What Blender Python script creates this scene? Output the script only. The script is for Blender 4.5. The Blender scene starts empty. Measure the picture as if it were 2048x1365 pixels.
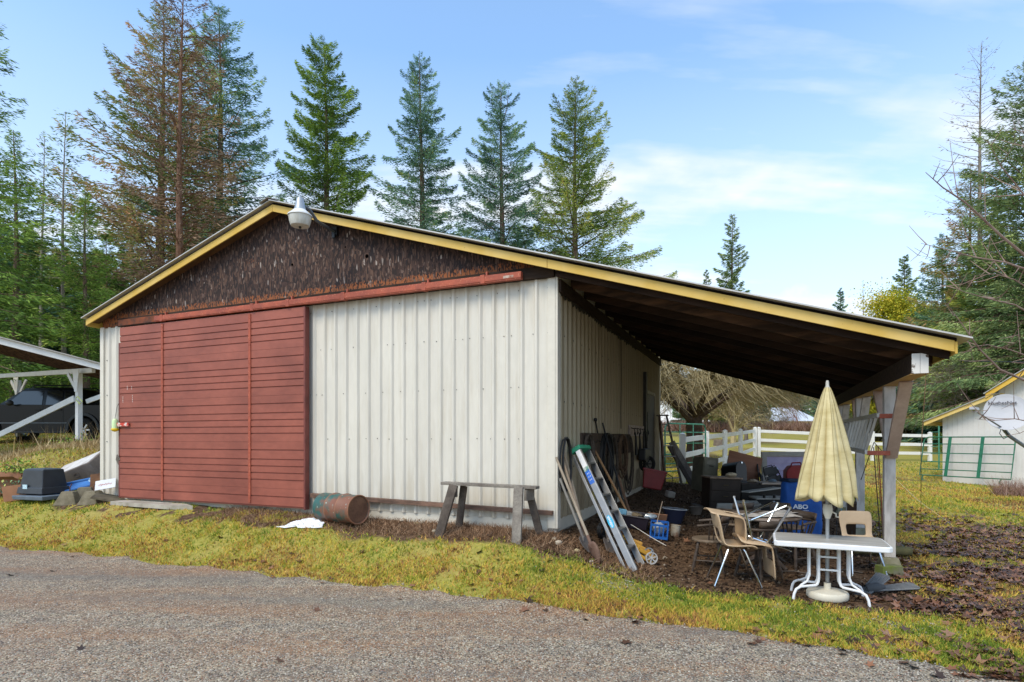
import bpy, math, random
import numpy as np
from mathutils import Vector, Matrix

# ------------------------------------------------------------------ camera, world, sun, exposure
S = bpy.context.scene
COL = S.collection
R = math.radians
FPX, CX, HY, CZ = 1160.0, 1024.0, 878.0, 1.55      # focal length, centre and horizon in photo pixels; eye height
cam_d = bpy.data.cameras.new('camera'); cam = bpy.data.objects.new('camera', cam_d); COL.objects.link(cam)
cam.location = (0, 0, CZ); cam.rotation_euler = (R(90), 0, 0)
cam_d.sensor_width = 36.0; cam_d.lens = 36.0 * FPX / 2048; cam_d.shift_y = (HY - 682.5) / 2048
cam_d.clip_start = 0.05; cam_d.clip_end = 3000
S.camera = cam
S.view_settings.view_transform = 'Standard'; S.view_settings.look = 'None'
S.view_settings.gamma = 1.0; S.view_settings.exposure = 0.86
S.cycles.use_denoising = True
S.cycles.max_bounces = 6; S.cycles.transparent_max_bounces = 8
SUN_EL, SUN_AZ = R(50), R(218)                     # azimuth clockwise from +Y (the view direction)

world = bpy.data.worlds.new('World'); S.world = world; world.use_nodes = True
nt = world.node_tree; nt.nodes.clear()
def wn(t, **k):
    n = nt.nodes.new(t)
    for a, v in k.items(): setattr(n, a, v)
    return n
def wl(a, ao, b, bi): nt.links.new(a.outputs[ao], b.inputs[bi])
sky = wn('ShaderNodeTexSky', sky_type='NISHITA', sun_disc=False, sun_elevation=SUN_EL, sun_rotation=SUN_AZ,
         altitude=300.0, air_density=1.0, dust_density=1.0, ozone_density=1.5)
bg = wn('ShaderNodeBackground'); bg.inputs[1].default_value = 0.105
out = wn('ShaderNodeOutputWorld')
tc = wn('ShaderNodeTexCoord'); sep = wn('ShaderNodeSeparateXYZ'); wl(tc, 'Generated', sep, 0)
def wmath(op, a, b=None, clamp=False):
    n = wn('ShaderNodeMath', operation=op, use_clamp=clamp)
    for i, v in enumerate((a, b)):
        if v is None: continue
        if isinstance(v, (int, float)): n.inputs[i].default_value = v
        else: nt.links.new(v, n.inputs[i])
    return n.outputs[0]
zz = wmath('MAXIMUM', sep.outputs[2], 0.02)
# cirrus laid on a high flat layer: direction / z
lay = wn('ShaderNodeCombineXYZ')
zp = wmath('ADD', zz, 0.18)
nt.links.new(wmath('DIVIDE', sep.outputs[0], zp), lay.inputs[0])
nt.links.new(wmath('DIVIDE', sep.outputs[1], zp), lay.inputs[1])
mp = wn('ShaderNodeMapping'); wl(lay, 0, mp, 0)
mp.inputs['Rotation'].default_value = (0, 0, R(-24)); mp.inputs['Scale'].default_value = (0.55, 2.3, 1)
mp.inputs['Location'].default_value = (1.3, 0.4, 0)
n1 = wn('ShaderNodeTexNoise'); wl(mp, 0, n1, 'Vector')
n1.inputs['Scale'].default_value = 1.15; n1.inputs['Detail'].default_value = 7; n1.inputs['Roughness'].default_value = 0.52
r1 = wn('ShaderNodeMapRange'); wl(n1, 0, r1, 0)
r1.inputs[1].default_value = 0.45; r1.inputs[2].default_value = 0.66; r1.inputs[3].default_value = 0.0; r1.inputs[4].default_value = 0.85
n3 = wn('ShaderNodeTexNoise'); wl(lay, 0, n3, 'Vector')
n3.inputs['Scale'].default_value = 9; n3.inputs['Detail'].default_value = 3
r3 = wn('ShaderNodeMapRange'); wl(n3, 0, r3, 0)
r3.inputs[1].default_value = 0.3; r3.inputs[2].default_value = 0.7; r3.inputs[3].default_value = 0.7; r3.inputs[4].default_value = 1.1
cir = wmath('MULTIPLY', r1.outputs[0], r3.outputs[0])
# low cumulus bank towards the horizon
n2 = wn('ShaderNodeTexNoise'); wl(tc, 'Generated', n2, 'Vector')
n2.inputs['Scale'].default_value = 5.5; n2.inputs['Detail'].default_value = 6; n2.inputs['Roughness'].default_value = 0.55
hz = wn('ShaderNodeMapRange'); nt.links.new(sep.outputs[2], hz.inputs[0])
hz.inputs[1].default_value = 0.08; hz.inputs[2].default_value = 0.34; hz.inputs[3].default_value = 0.26; hz.inputs[4].default_value = -0.24
cum = wmath('MULTIPLY', wmath('SUBTRACT', wmath('ADD', n2.outputs[0], hz.outputs[0]), 0.52), 6.0, True)
cum = wmath('MULTIPLY', cum, 0.85)
cov = wmath('MAXIMUM', cir, cum, True)
# thin veil everywhere
veil = wn('ShaderNodeMapRange'); nt.links.new(sep.outputs[2], veil.inputs[0])
veil.inputs[1].default_value = 0.10; veil.inputs[2].default_value = 0.55; veil.inputs[3].default_value = 0.72; veil.inputs[4].default_value = 0.10
cov = wmath('MAXIMUM', wmath('ADD', cov, wmath('MULTIPLY', veil.outputs[0], 0.25)), veil.outputs[0], True)
mix = wn('ShaderNodeMix', data_type='RGBA'); nt.links.new(cov, mix.inputs['Factor'])
gain = wn('ShaderNodeMix', data_type='RGBA', blend_type='MULTIPLY'); gain.inputs['Factor'].default_value = 1
wl(sky, 0, gain, 6); gain.inputs[7].default_value = (1.36, 1.78, 1.92, 1)
nt.links.new(gain.outputs[2], mix.inputs[6]); mix.inputs[7].default_value = (5.5, 5.7, 5.9, 1)
nt.links.new(mix.outputs[2], bg.inputs[0]); wl(bg, 0, out, 0)

sun_d = bpy.data.lights.new('sun', 'SUN'); sun = bpy.data.objects.new('sun', sun_d); COL.objects.link(sun)
sun_d.energy = 1.5; sun_d.angle = R(24); sun_d.color = (1.0, 0.86, 0.66)
sd = Vector((math.sin(SUN_AZ) * math.cos(SUN_EL), math.cos(SUN_AZ) * math.cos(SUN_EL), math.sin(SUN_EL)))
sun.rotation_euler = sd.to_track_quat('Z', 'Y').to_euler(); sun.location = (-20, -20, 30)

# ------------------------------------------------------------------ helpers
rnd = random.Random(7)
def lin(h):
    h = h.lstrip('#'); o = []
    for i in (0, 2, 4):
        c = int(h[i:i+2], 16) / 255
        o.append(c / 12.92 if c <= .04045 else ((c + .055) / 1.055) ** 2.4)
    return tuple(o)
def P(px, py, Y): return Vector(((px - CX) / FPX * Y, Y, CZ + (HY - py) / FPX * Y))

MATS = {}
def mat(name, col, rough=0.7, metal=0.0, var=0.18, scale=6.0, bump=0.0, col2=None, stretch=None, thr=(0.35, 0.65),
        detail=5, coords='Object', spec=0.4, fine=0.0, emis=None, trans=0.0, speck=None, coat=0):
    """noise-varied principled material; col/col2 linear or #hex"""
    if name in MATS: return MATS[name]
    if isinstance(col, str): col = lin(col)
    if isinstance(col2, str): col2 = lin(col2)
    m = bpy.data.materials.new(name); m.use_nodes = True; t = m.node_tree; N = t.nodes; L = t.links
    b = N['Principled BSDF']; b.inputs['Roughness'].default_value = rough; b.inputs['Metallic'].default_value = metal
    b.inputs['Specular IOR Level'].default_value = spec
    if coat: b.inputs['Coat Weight'].default_value = coat
    if trans: b.inputs['Transmission Weight'].default_value = trans
    tcn = N.new('ShaderNodeTexCoord'); mpn = N.new('ShaderNodeMapping'); L.new(tcn.outputs[coords], mpn.inputs[0])
    if stretch: mpn.inputs['Scale'].default_value = stretch
    no = N.new('ShaderNodeTexNoise'); L.new(mpn.outputs[0], no.inputs['Vector'])
    no.inputs['Scale'].default_value = scale; no.inputs['Detail'].default_value = detail; no.inputs['Roughness'].default_value = 0.6
    cr = N.new('ShaderNodeValToRGB'); L.new(no.outputs[0], cr.inputs[0])
    cr.color_ramp.elements[0].position = thr[0]; cr.color_ramp.elements[1].position = thr[1]
    c0 = tuple(max(0, c * (1 - var)) for c in col); c1 = tuple(min(1, c * (1 + var)) for c in col)
    if col2: c0, c1 = col, col2
    cr.color_ramp.elements[0].color = (*c0, 1); cr.color_ramp.elements[1].color = (*c1, 1)
    last = cr.outputs[0]
    if fine or speck:
        n2 = N.new('ShaderNodeTexNoise'); L.new(mpn.outputs[0], n2.inputs['Vector']); n2.inputs['Scale'].default_value = scale * 9
        n2.inputs['Detail'].default_value = 4
        c2 = N.new('ShaderNodeValToRGB'); L.new(n2.outputs[0], c2.inputs[0])
        mx = N.new('ShaderNodeMix'); mx.data_type = 'RGBA'
        if speck:
            c2.color_ramp.elements[0].position = speck[1]; c2.color_ramp.elements[1].position = speck[1] + .05
            c2.color_ramp.elements[0].color = (0, 0, 0, 1); c2.color_ramp.elements[1].color = (1, 1, 1, 1)
            L.new(c2.outputs[0], mx.inputs['Factor']); L.new(last, mx.inputs[6])
            sc = lin(speck[0]) if isinstance(speck[0], str) else speck[0]
            mx.inputs[7].default_value = (*sc, 1)
        else:
            mx.blend_type = 'MULTIPLY'; mx.inputs['Factor'].default_value = 1
            c2.color_ramp.elements[0].position = .3; c2.color_ramp.elements[1].position = .7
            c2.color_ramp.elements[0].color = (1 - fine,) * 3 + (1,); c2.color_ramp.elements[1].color = (1, 1, 1, 1)
            L.new(last, mx.inputs[6]); L.new(c2.outputs[0], mx.inputs[7])
        last = mx.outputs[2]
    L.new(last, b.inputs['Base Color'])
    if bump:
        bp = N.new('ShaderNodeBump'); bp.inputs['Strength'].default_value = bump; bp.inputs['Distance'].default_value = 0.01
        L.new(no.outputs[0], bp.inputs['Height']); L.new(bp.outputs[0], b.inputs['Normal'])
    if emis:
        b.inputs['Emission Color'].default_value = (*emis[0], 1); b.inputs['Emission Strength'].default_value = emis[1]
    MATS[name] = m
    return m

class MB:
    """collects shapes; build() links them as ONE mesh object"""
    def __init__(s): s.v = []; s.f = []
    def add(s, vs, fs):
        o = len(s.v); s.v += [tuple(v) for v in vs]; s.f += [tuple(i + o for i in f) for f in fs]; return s
    def box(s, x0, x1, y0, y1, z0, z1):
        return s.add([(x0,y0,z0),(x1,y0,z0),(x1,y1,z0),(x0,y1,z0),(x0,y0,z1),(x1,y0,z1),(x1,y1,z1),(x0,y1,z1)],
                     [(0,3,2,1),(4,5,6,7),(0,1,5,4),(1,2,6,5),(2,3,7,6),(3,0,4,7)])
    def cbox(s, c, size, rot=(0,0,0)):
        m = Matrix.Translation(Vector(c)) @ (Matrix.Rotation(rot[2],4,'Z') @ Matrix.Rotation(rot[1],4,'Y') @ Matrix.Rotation(rot[0],4,'X'))
        x, y, z = (q / 2 for q in size)
        vs = [m @ Vector(p) for p in [(-x,-y,-z),(x,-y,-z),(x,y,-z),(-x,y,-z),(-x,-y,z),(x,-y,z),(x,y,z),(-x,y,z)]]
        return s.add(vs, [(0,3,2,1),(4,5,6,7),(0,1,5,4),(1,2,6,5),(2,3,7,6),(3,0,4,7)])
    def beam(s, p0, p1, w, h, up=(0,0,1), taper=1.0):
        """rectangular bar p0->p1; h along up, w across"""
        p0, p1 = Vector(p0), Vector(p1); d = (p1 - p0).normalized(); up = Vector(up)
        if abs(d.dot(up.normalized())) > .98: up = Vector((0,1,0)) if abs(d.y) < .9 else Vector((1,0,0))
        x = d.cross(up).normalized(); y = x.cross(d).normalized(); vs = []
        for p, k in ((p0, 1), (p1, taper)):
            for a, b in ((-1,-1),(1,-1),(1,1),(-1,1)): vs.append(p + x * (a*w*k/2) + y * (b*h*k/2))
        return s.add(vs, [(0,1,2,3),(7,6,5,4),(0,4,5,1),(1,5,6,2),(2,6,7,3),(3,7,4,0)])
    def tube(s, pts, r, n=8, closed=False, caps=True):
        pts = [Vector(p) for p in pts]; N = len(pts); rs = r if isinstance(r, (list, tuple)) else [r] * N
        vs = []; ref = None
        for i, p in enumerate(pts):
            if closed: d = pts[(i+1) % N] - pts[i-1]
            else: d = pts[min(i+1, N-1)] - pts[max(i-1, 0)]
            d = d.normalized() if d.length > 1e-9 else Vector((0,0,1))
            if ref is None: ref = Vector((0,0,1)) if abs(d.z) < .9 else Vector((1,0,0))
            x = d.cross(ref)
            if x.length < 1e-6: x = d.orthogonal()
            x.normalize(); y = d.cross(x).normalized(); ref = x.cross(d).normalized()
            for k in range(n):
                a = 2 * math.pi * k / n; vs.append(p + x * (rs[i]*math.cos(a)) + y * (rs[i]*math.sin(a)))
        fs = []
        for i in range(N if closed else N - 1):
            j = (i + 1) % N
            for k in range(n):
                l = (k + 1) % n; fs.append((i*n+k, i*n+l, j*n+l, j*n+k))
        if caps and not closed: fs += [tuple(range(n-1,-1,-1)), tuple(range((N-1)*n, N*n))]
        return s.add(vs, fs)
    def cyl(s, p0, p1, r0, r1=None, n=16): return s.tube([p0, p1], [r0, r0 if r1 is None else r1], n)
    def lathe(s, prof, c=(0,0,0), n=24, axis='Z', a0=0, a1=2*math.pi):
        full = abs(a1 - a0) > 6.28; vs = []; m = n if full else n + 1
        for r, z in prof:
            for k in range(m):
                a = a0 + (a1 - a0) * k / n; x, y = r*math.cos(a), r*math.sin(a)
                q = (x, y, z) if axis == 'Z' else ((z, x, y) if axis == 'X' else (x, z, y))
                vs.append((q[0]+c[0], q[1]+c[1], q[2]+c[2]))
        fs = []
        for i in range(len(prof)-1):
            for k in range(n):
                l = (k+1) % m; fs.append((i*m+k, i*m+l, (i+1)*m+l, (i+1)*m+k))
        return s.add(vs, fs)
    def prism(s, poly, d, axis='Y', o=0.0):
        """polygon (p,q) extruded o..o+d along axis: Y -> (x,z), X -> (y,z), Z -> (x,y)"""
        n = len(poly); vs = []
        for t in (o, o + d):
            for p, q in poly: vs.append({'Y': (p, t, q), 'X': (t, p, q), 'Z': (p, q, t)}[axis])
        fs = [tuple(range(n)), tuple(range(2*n-1, n-1, -1))] + [(i, i+n, (i+1) % n + n, (i+1) % n) for i in range(n)]
        return s.add(vs, fs)
    def sphere(s, c, r, n=12, m=8, sc=(1,1,1)):
        vs = []; fs = []
        for i in range(m+1):
            t = math.pi * i / m
            for k in range(n):
                a = 2*math.pi*k/n; vs.append((c[0]+r*sc[0]*math.sin(t)*math.cos(a), c[1]+r*sc[1]*math.sin(t)*math.sin(a), c[2]+r*sc[2]*math.cos(t)))
        for i in range(m):
            for k in range(n): l = (k+1) % n; fs.append((i*n+k, (i+1)*n+k, (i+1)*n+l, i*n+l))
        return s.add(vs, fs)
    def xf(s, m): s.v = [tuple(m @ Vector(v)) for v in s.v]; return s
    def build(s, name, m, parent=None, smooth=False, bevel=0.0, seg=2, fix=True):
        me = bpy.data.meshes.new(name); me.from_pydata(s.v, [], s.f)
        if fix:
            import bmesh
            b = bmesh.new(); b.from_mesh(me); bmesh.ops.recalc_face_normals(b, faces=b.faces); b.to_mesh(me); b.free()
        me.materials.append(m)
        o = bpy.data.objects.new(name, me); COL.objects.link(o)
        if smooth:
            me.polygons.foreach_set('use_smooth', [True] * len(me.polygons))
            try: me.set_sharp_from_angle(angle=R(40))
            except Exception: pass
        if parent: o.parent = parent
        if bevel:
            md = o.modifiers.new('bevel', 'BEVEL'); md.width = bevel; md.segments = seg; md.limit_method = 'ANGLE'; md.angle_limit = R(35)
        return o
def thing(name, label, cat, loc=(0,0,0), rz=0.0, group=None, rot=None):
    o = bpy.data.objects.new(name, None); COL.objects.link(o); o.location = loc
    o.rotation_euler = rot if rot else (0, 0, rz); o.empty_display_size = .1
    return tag(o, label, cat, group)
def tag(o, label, cat, group=None):
    o['label'] = label; o['category'] = cat
    if group: o['group'] = group
    return o
def kind(o, k): o['kind'] = k; return o
def copy_tree(o, parent=None):
    c = o.copy(); COL.objects.link(c)
    if parent: c.parent = parent
    for ch in list(o.children): copy_tree(ch, c)
    return c
def np_mesh(name, V, F, m, parent=None, attr=None, smooth=False):
    V = np.asarray(V, dtype=np.float32); F = np.asarray(F, dtype=np.int32); k = F.shape[1]
    me = bpy.data.meshes.new(name); me.vertices.add(len(V)); me.vertices.foreach_set('co', V.ravel())
    me.loops.add(F.size); me.loops.foreach_set('vertex_index', F.ravel())
    me.polygons.add(len(F)); me.polygons.foreach_set('loop_start', np.arange(0, F.size, k, dtype=np.int32))
    if attr:
        for an, arr in attr.items():
            a = me.attributes.new(an, 'FLOAT', 'POINT'); a.data.foreach_set('value', np.asarray(arr, dtype=np.float32))
    me.update(calc_edges=True)
    if smooth: me.polygons.foreach_set('use_smooth', np.ones(len(F), dtype=bool))
    me.materials.append(m)
    o = bpy.data.objects.new(name, me); COL.objects.link(o)
    if parent: o.parent = parent
    return o
def text_mesh(s, name, size, m, parent, M, ext=.001, bold=0.0, sx=1.0):
    cu = bpy.data.curves.new(name, 'FONT'); cu.body = s; cu.size = size; cu.extrude = ext; cu.offset = bold
    cu.align_x = 'CENTER'; cu.align_y = 'CENTER'; cu.materials.append(m); cu.resolution_u = 3
    q = bpy.data.objects.new(name, cu); COL.objects.link(q)
    dg = bpy.context.evaluated_depsgraph_get(); me = bpy.data.meshes.new_from_object(q.evaluated_get(dg)); bpy.data.objects.remove(q)
    me.materials.clear(); me.materials.append(m)
    o = bpy.data.objects.new(name, me); COL.objects.link(o)
    if parent: o.parent = parent
    o.matrix_local = M @ Matrix.Diagonal((sx, 1, 1, 1))
    return o

# ------------------------------------------------------------------ the barn's own frame: a to the right along the front wall, v back along the side wall
BX, BY = 0.516, 6.8
AX, AY = 0.9196, -0.3930
VX, VY = 0.3930, 0.9196
BROT = math.atan2(AY, AX)
def B(a, v, z=0.0): return Vector((BX + a*AX + v*VX, BY + a*AY + v*VY, z))
def toB(x, y): return ((x-BX)*AX + (y-BY)*AY, (x-BX)*VX + (y-BY)*VY)

# ------------------------------------------------------------------ terrain
def _ctl():
    pts = []
    def bp(a, v, z): q = B(a, v); pts.append((q.x, q.y, z))
    for s in (0.4, 1.5, 3, 4.5, 6, 7.5, 9.0):
        k = .46 + .008*s
        for v, z in ((.6, k), (-.15, k), (-.6, .40), (-1.0, .18), (-1.42, .01), (-2.2, -.0), (-3.5, 0)): bp(-s, v, z)
    for s, v, z in ((12, -1.6, 0), (12, -3, 0), (16, -2.2, 0), (16, -6, 0), (12, -.6, .35), (12, .5, .5), (16, .5, .45)): bp(-s, v, z)
    for a, v, z in ((.15, -.2, .40), (.15, .6, .40), (.2, 2, .44), (.2, 4, .48), (.2, 6, .52), (.2, 8, .5), (.7, -.2, .22), (.75, .8, .17), (.9, 2, .25), (1.0, 4, .34),
                    (1.0, 6, .42), (1.2, 8, .44), (1.4, -.5, .06), (1.5, .5, .06), (1.6, 2, .12), (1.8, 4, .2), (2, 6, .3), (2.2, 8, .38),
                    (2.5, -.3, .04), (2.6, 1.5, .06), (3, 3.5, .14), (3.2, 6, .26), (3.7, -.5, .05), (3.8, 1.5, .1), (5, 1, .06), (6, 3, .06),
                    (7, 6, .07), (9, 3, .05), (3.5, 8.5, .34), (5, 5.5, .14), (.7, -1.0, .12), (.2, -.7, .28), (1.0, -1.6, .01), (2.5, -1.6, 0), (4, -1.6, .01), (4.5, -2.6, 0),
                    (0, -2.4, 0), (0, -5, 0), (6, -4, 0), (8, -2, 0), (10, -5, 0), (14, -2, 0)): bp(a, v, z)
    pts += [(-8.8, 10.6, .54), (-10.3, 12.3, .95), (-11.6, 14.5, 1.28), (-11, 16, 1.38), (-14, 19, 1.44), (-9, 18, 1.4), (-20, 20, 1.45), (-20, 14, 1.0), (-30, 30, 2.2),
            (-4, 20, 1.3), (0, 24, 1.4), (-10, 35, 2.2), (5, 35, 1.6), (6, 20, .62), (4.3, 14.6, .36), (10.9, 26, .74), (14.9, 20, .09), (15.9, 17.5, -.02),
            (12.2, 13.8, .06), (19, 26, .5), (25, 26, .5), (16, 35, 1.25), (30, 40, 1.4), (20, 60, 2.2), (35, 90, 2.95), (0, 60, 2.3), (-40, 60, 3), (60, 90, 3),
            (-60, 40, 2.5), (60, 30, .6), (40, 10, 0), (-40, 5, 0), (0, 120, 3.6), (80, 150, 4), (-80, 150, 4), (0, -15, 0), (40, -15, 0), (-40, -15, 0),
            (160, 60, 3), (-160, 60, 3), (0, 260, 6), (160, 260, 6), (-160, 260, 6)]
    return np.array(pts)
_C = _ctl(); _cs = .35
_d = np.hypot(_C[:, None, 0]-_C[None, :, 0], _C[:, None, 1]-_C[None, :, 1])
_W = np.linalg.solve(np.sqrt(_d**2 + _cs**2) - 0*np.eye(len(_C)), _C[:, 2])
def gza(x, y):
    x = np.asarray(x, float).ravel(); y = np.asarray(y, float).ravel(); o = np.zeros(len(x))
    for i in range(0, len(x), 20000):
        d = np.sqrt((x[i:i+20000, None]-_C[None, :, 0])**2 + (y[i:i+20000, None]-_C[None, :, 1])**2 + _cs**2)
        o[i:i+20000] = d @ _W
    return o
def gz(x, y): return float(gza([x], [y])[0])
def G(px, py):
    """where the photo pixel's ray meets the ground"""
    k = (py - HY) / FPX; Ys = np.linspace(2.5, 60, 600); X = (px - CX) / FPX * Ys
    h = CZ - k * Ys - gza(X, Ys); j = np.where(h < 0)[0]; Y = Ys[j[0]] if len(j) else 60.0
    return Vector(((px - CX) / FPX * Y, Y, gz((px - CX) / FPX * Y, Y)))
def on(x, y, dz=0): return Vector((x, y, gz(x, y) + dz))
def noise2(x, y, f, seed=0):
    """cheap smooth value noise, numpy"""
    x = np.asarray(x)*f + seed*17.3; y = np.asarray(y)*f + seed*9.7
    xi = np.floor(x).astype(np.int64); yi = np.floor(y).astype(np.int64); xf = x-xi; yf = y-yi
    def h(a, b): 
        q = np.sin(a*127.1 + b*311.7 + seed*74.7)*43758.5453; return q - np.floor(q)
    u = xf*xf*(3-2*xf); v = yf*yf*(3-2*yf)
    return (h(xi,yi)*(1-u)+h(xi+1,yi)*u)*(1-v) + (h(xi,yi+1)*(1-u)+h(xi+1,yi+1)*u)*v
def fbm(x, y, f, seed=0, o=4): return sum(noise2(x, y, f*2**i, seed+i)*.5**i for i in range(o)) / sum(.5**i for i in range(o))
def sst(e0, e1, x): t = np.clip((x-e0)/(e1-e0), 0, 1); return t*t*(3-2*t)
def edge_v(a): return -1.40 - .02*np.abs(a) + np.where(a > 2, -.13*(a-2), 0)     # road edge in the barn's frame
def masks(x, y):
    """dirt 0..1, leafy 0..1, road 0..1 over world x,y"""
    x = np.asarray(x, float); y = np.asarray(y, float)
    a = (x-BX)*AX + (y-BY)*AY; v = (x-BX)*VX + (y-BY)*VY
    n = fbm(x, y, 1.3, 3); n2 = fbm(x, y, 4.5, 8)
    strip = sst(-.78, -.45, v + (n-.5)*.5) * sst(.6, .2, a) * sst(-9.3, -8.6, a) * sst(8.2, 7.7, v)
    strip = np.where((a < -3.6) & (a > -8.4), strip * sst(.50, .62, n2 + sst(-.45,-.15,v)*.12), strip)
    lean = sst(-.62, -.25, v + (n-.5)*.6 + .03*a) * sst(-.1, .2, a) * sst(4.1, 3.5, a + (n2-.5)*.6) * sst(8.6, 7.6, v)
    far = sst(.56, .68, fbm(x, y, .35, 21)) * sst(12, 18, y) * .55
    dirt = np.clip(np.maximum(np.maximum(strip, lean), far), 0, 1)
    leafy = sst(3.2, 4.6, a + (n-.5)*1.6) * sst(7.6, 4.2, v + (n2-.5)*2.0 - .25*(a-5)) * sst(-3.2, -1.6, v + .13*(a-2))
    road = sst(.10, -.10, v - edge_v(a) + (fbm(x, y, .9, 5)-.5)*.45 + (n2-.5)*.22)
    return dirt, leafy, road
# ------------------------------------------------------------------ ground sheet
def axis_pts(lo, hi, d0, d1, fine, coarse_grow=1.16):
    p = list(np.arange(d0, d1 + fine/2, fine)); st = fine; q = p[-1]
    while q < hi: st = min(st*coarse_grow, 12); q += st; p.append(q)
    st = fine; q = p[0]
    while q > lo: st = min(st*coarse_grow, 12); q -= st; p.insert(0, q)
    return np.array(p)
gx = axis_pts(-170, 170, -11, 8.5, .07); gy = axis_pts(-16, 280, 3.0, 13.0, .07)
XX, YY = np.meshgrid(gx, gy); xs, ys = XX.ravel(), YY.ravel()
zs = gza(xs, ys); di, le, rd = masks(xs, ys)
near = sst(30, 12, ys)
zs = zs + ((fbm(xs, ys, 4, 11)-.5)*.022*(1-rd) + (fbm(xs, ys, 18, 12)-.5)*.022*(di*.9+.3)*(1-rd)) * near + (fbm(xs, ys, .12, 30)-.5)*.5*sst(25, 70, ys)
zs -= .004
# level pad under the barn, so that soil never comes through
aa = (xs-BX)*AX + (ys-BY)*AY; vv = (xs-BX)*VX + (ys-BY)*VY
nx, ny = len(gx), len(gy)
ii = np.arange(nx*ny).reshape(ny, nx)
F = np.stack([ii[:-1, :-1].ravel(), ii[:-1, 1:].ravel(), ii[1:, 1:].ravel(), ii[1:, :-1].ravel()], 1)

def ground_mat():
    m = bpy.data.materials.new('turf_and_soil'); m.use_nodes = True; t = m.node_tree; N = t.nodes; L = t.links
    b = N['Principled BSDF']; b.inputs['Roughness'].default_value = .95; b.inputs['Specular IOR Level'].default_value = .15
    g = N.new('ShaderNodeNewGeometry')
    def noise(sc, det=6, ro=.6, mp=None):
        n = N.new('ShaderNodeTexNoise'); n.inputs['Scale'].default_value = sc; n.inputs['Detail'].default_value = det
        n.inputs['Roughness'].default_value = ro; L.new(mp or g.outputs['Position'], n.inputs['Vector']); return n.outputs[0]
    def ramp(src, *st):
        r = N.new('ShaderNodeValToRGB'); L.new(src, r.inputs[0]); e = r.color_ramp.elements
        while len(e) < len(st): e.new(.5)
        for i, (p, c) in enumerate(st): e[i].position = p; e[i].color = (*(lin(c) if isinstance(c, str) else c), 1)
        return r.outputs[0]
    def mixc(f, a, c, bt='MIX'):
        x = N.new('ShaderNodeMix'); x.data_type = 'RGBA'; x.blend_type = bt
        if isinstance(f, float): x.inputs['Factor'].default_value = f
        else: L.new(f, x.inputs['Factor'])
        L.new(a, x.inputs[6]); L.new(c, x.inputs[7]); return x.outputs[2]
    def math_(op, a, c):
        x = N.new('ShaderNodeMath'); x.operation = op; x.use_clamp = True
        for i, q in enumerate((a, c)):
            if isinstance(q, (int, float)): x.inputs[i].default_value = q
            else: L.new(q, x.inputs[i])
        return x.outputs[0]
    at = lambda nm: (lambda n: (setattr(n, 'attribute_name', nm), n.outputs['Fac'])[1])(N.new('ShaderNodeAttribute'))
    big = ramp(noise(.55, 4), (.35, '#86853a'), (.5, '#9d9446'), (.62, '#a99458'), (.75, '#7a8436'))
    fine = ramp(noise(26, 5, .7), (.3, '#4f5526'), (.5, '#8d8a40'), (.7, '#baa766'))
    turf = mixc(.5, big, fine)
    brn = ramp(noise(3.1, 6, .65), (.52, (0, 0, 0)), (.66, (1, 1, 1)))
    soilc = ramp(noise(20, 6, .72), (.3, '#33261c'), (.5, '#5a4534'), (.62, '#755f4a'), (.8, '#97826a'))
    turf = mixc(math_('MULTIPLY', brn, .6), turf, ramp(noise(40, 3), (.3, '#6b5a30'), (.7, '#ab9052')))
    f = math_('MULTIPLY', math_('SUBTRACT', math_('ADD', at('dirt'), math_('MULTIPLY', noise(9, 5, .7), .6)), .62), 3.0)
    col = mixc(f, turf, soilc)
    lf = math_('MULTIPLY', math_('SUBTRACT', math_('ADD', at('leafy'), math_('MULTIPLY', noise(3, 5, .7), .8)), .85), 2.2)
    col = mixc(lf, col, ramp(noise(24, 5, .7), (.35, '#2c2019'), (.6, '#5b4233'), (.8, '#7c6a3c')))
    L.new(col, b.inputs['Base Color'])
    bp = N.new('ShaderNodeBump'); bp.inputs['Strength'].default_value = .8; bp.inputs['Distance'].default_value = .02
    L.new(noise(30, 6, .7), bp.inputs['Height']); L.new(bp.outputs[0], b.inputs['Normal'])
    return m
GM = ground_mat()
ground = np_mesh('ground', np.stack([xs, ys, zs], 1), F, GM, attr={'dirt': di, 'leafy': le}, smooth=True); kind(ground, 'structure')

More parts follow.
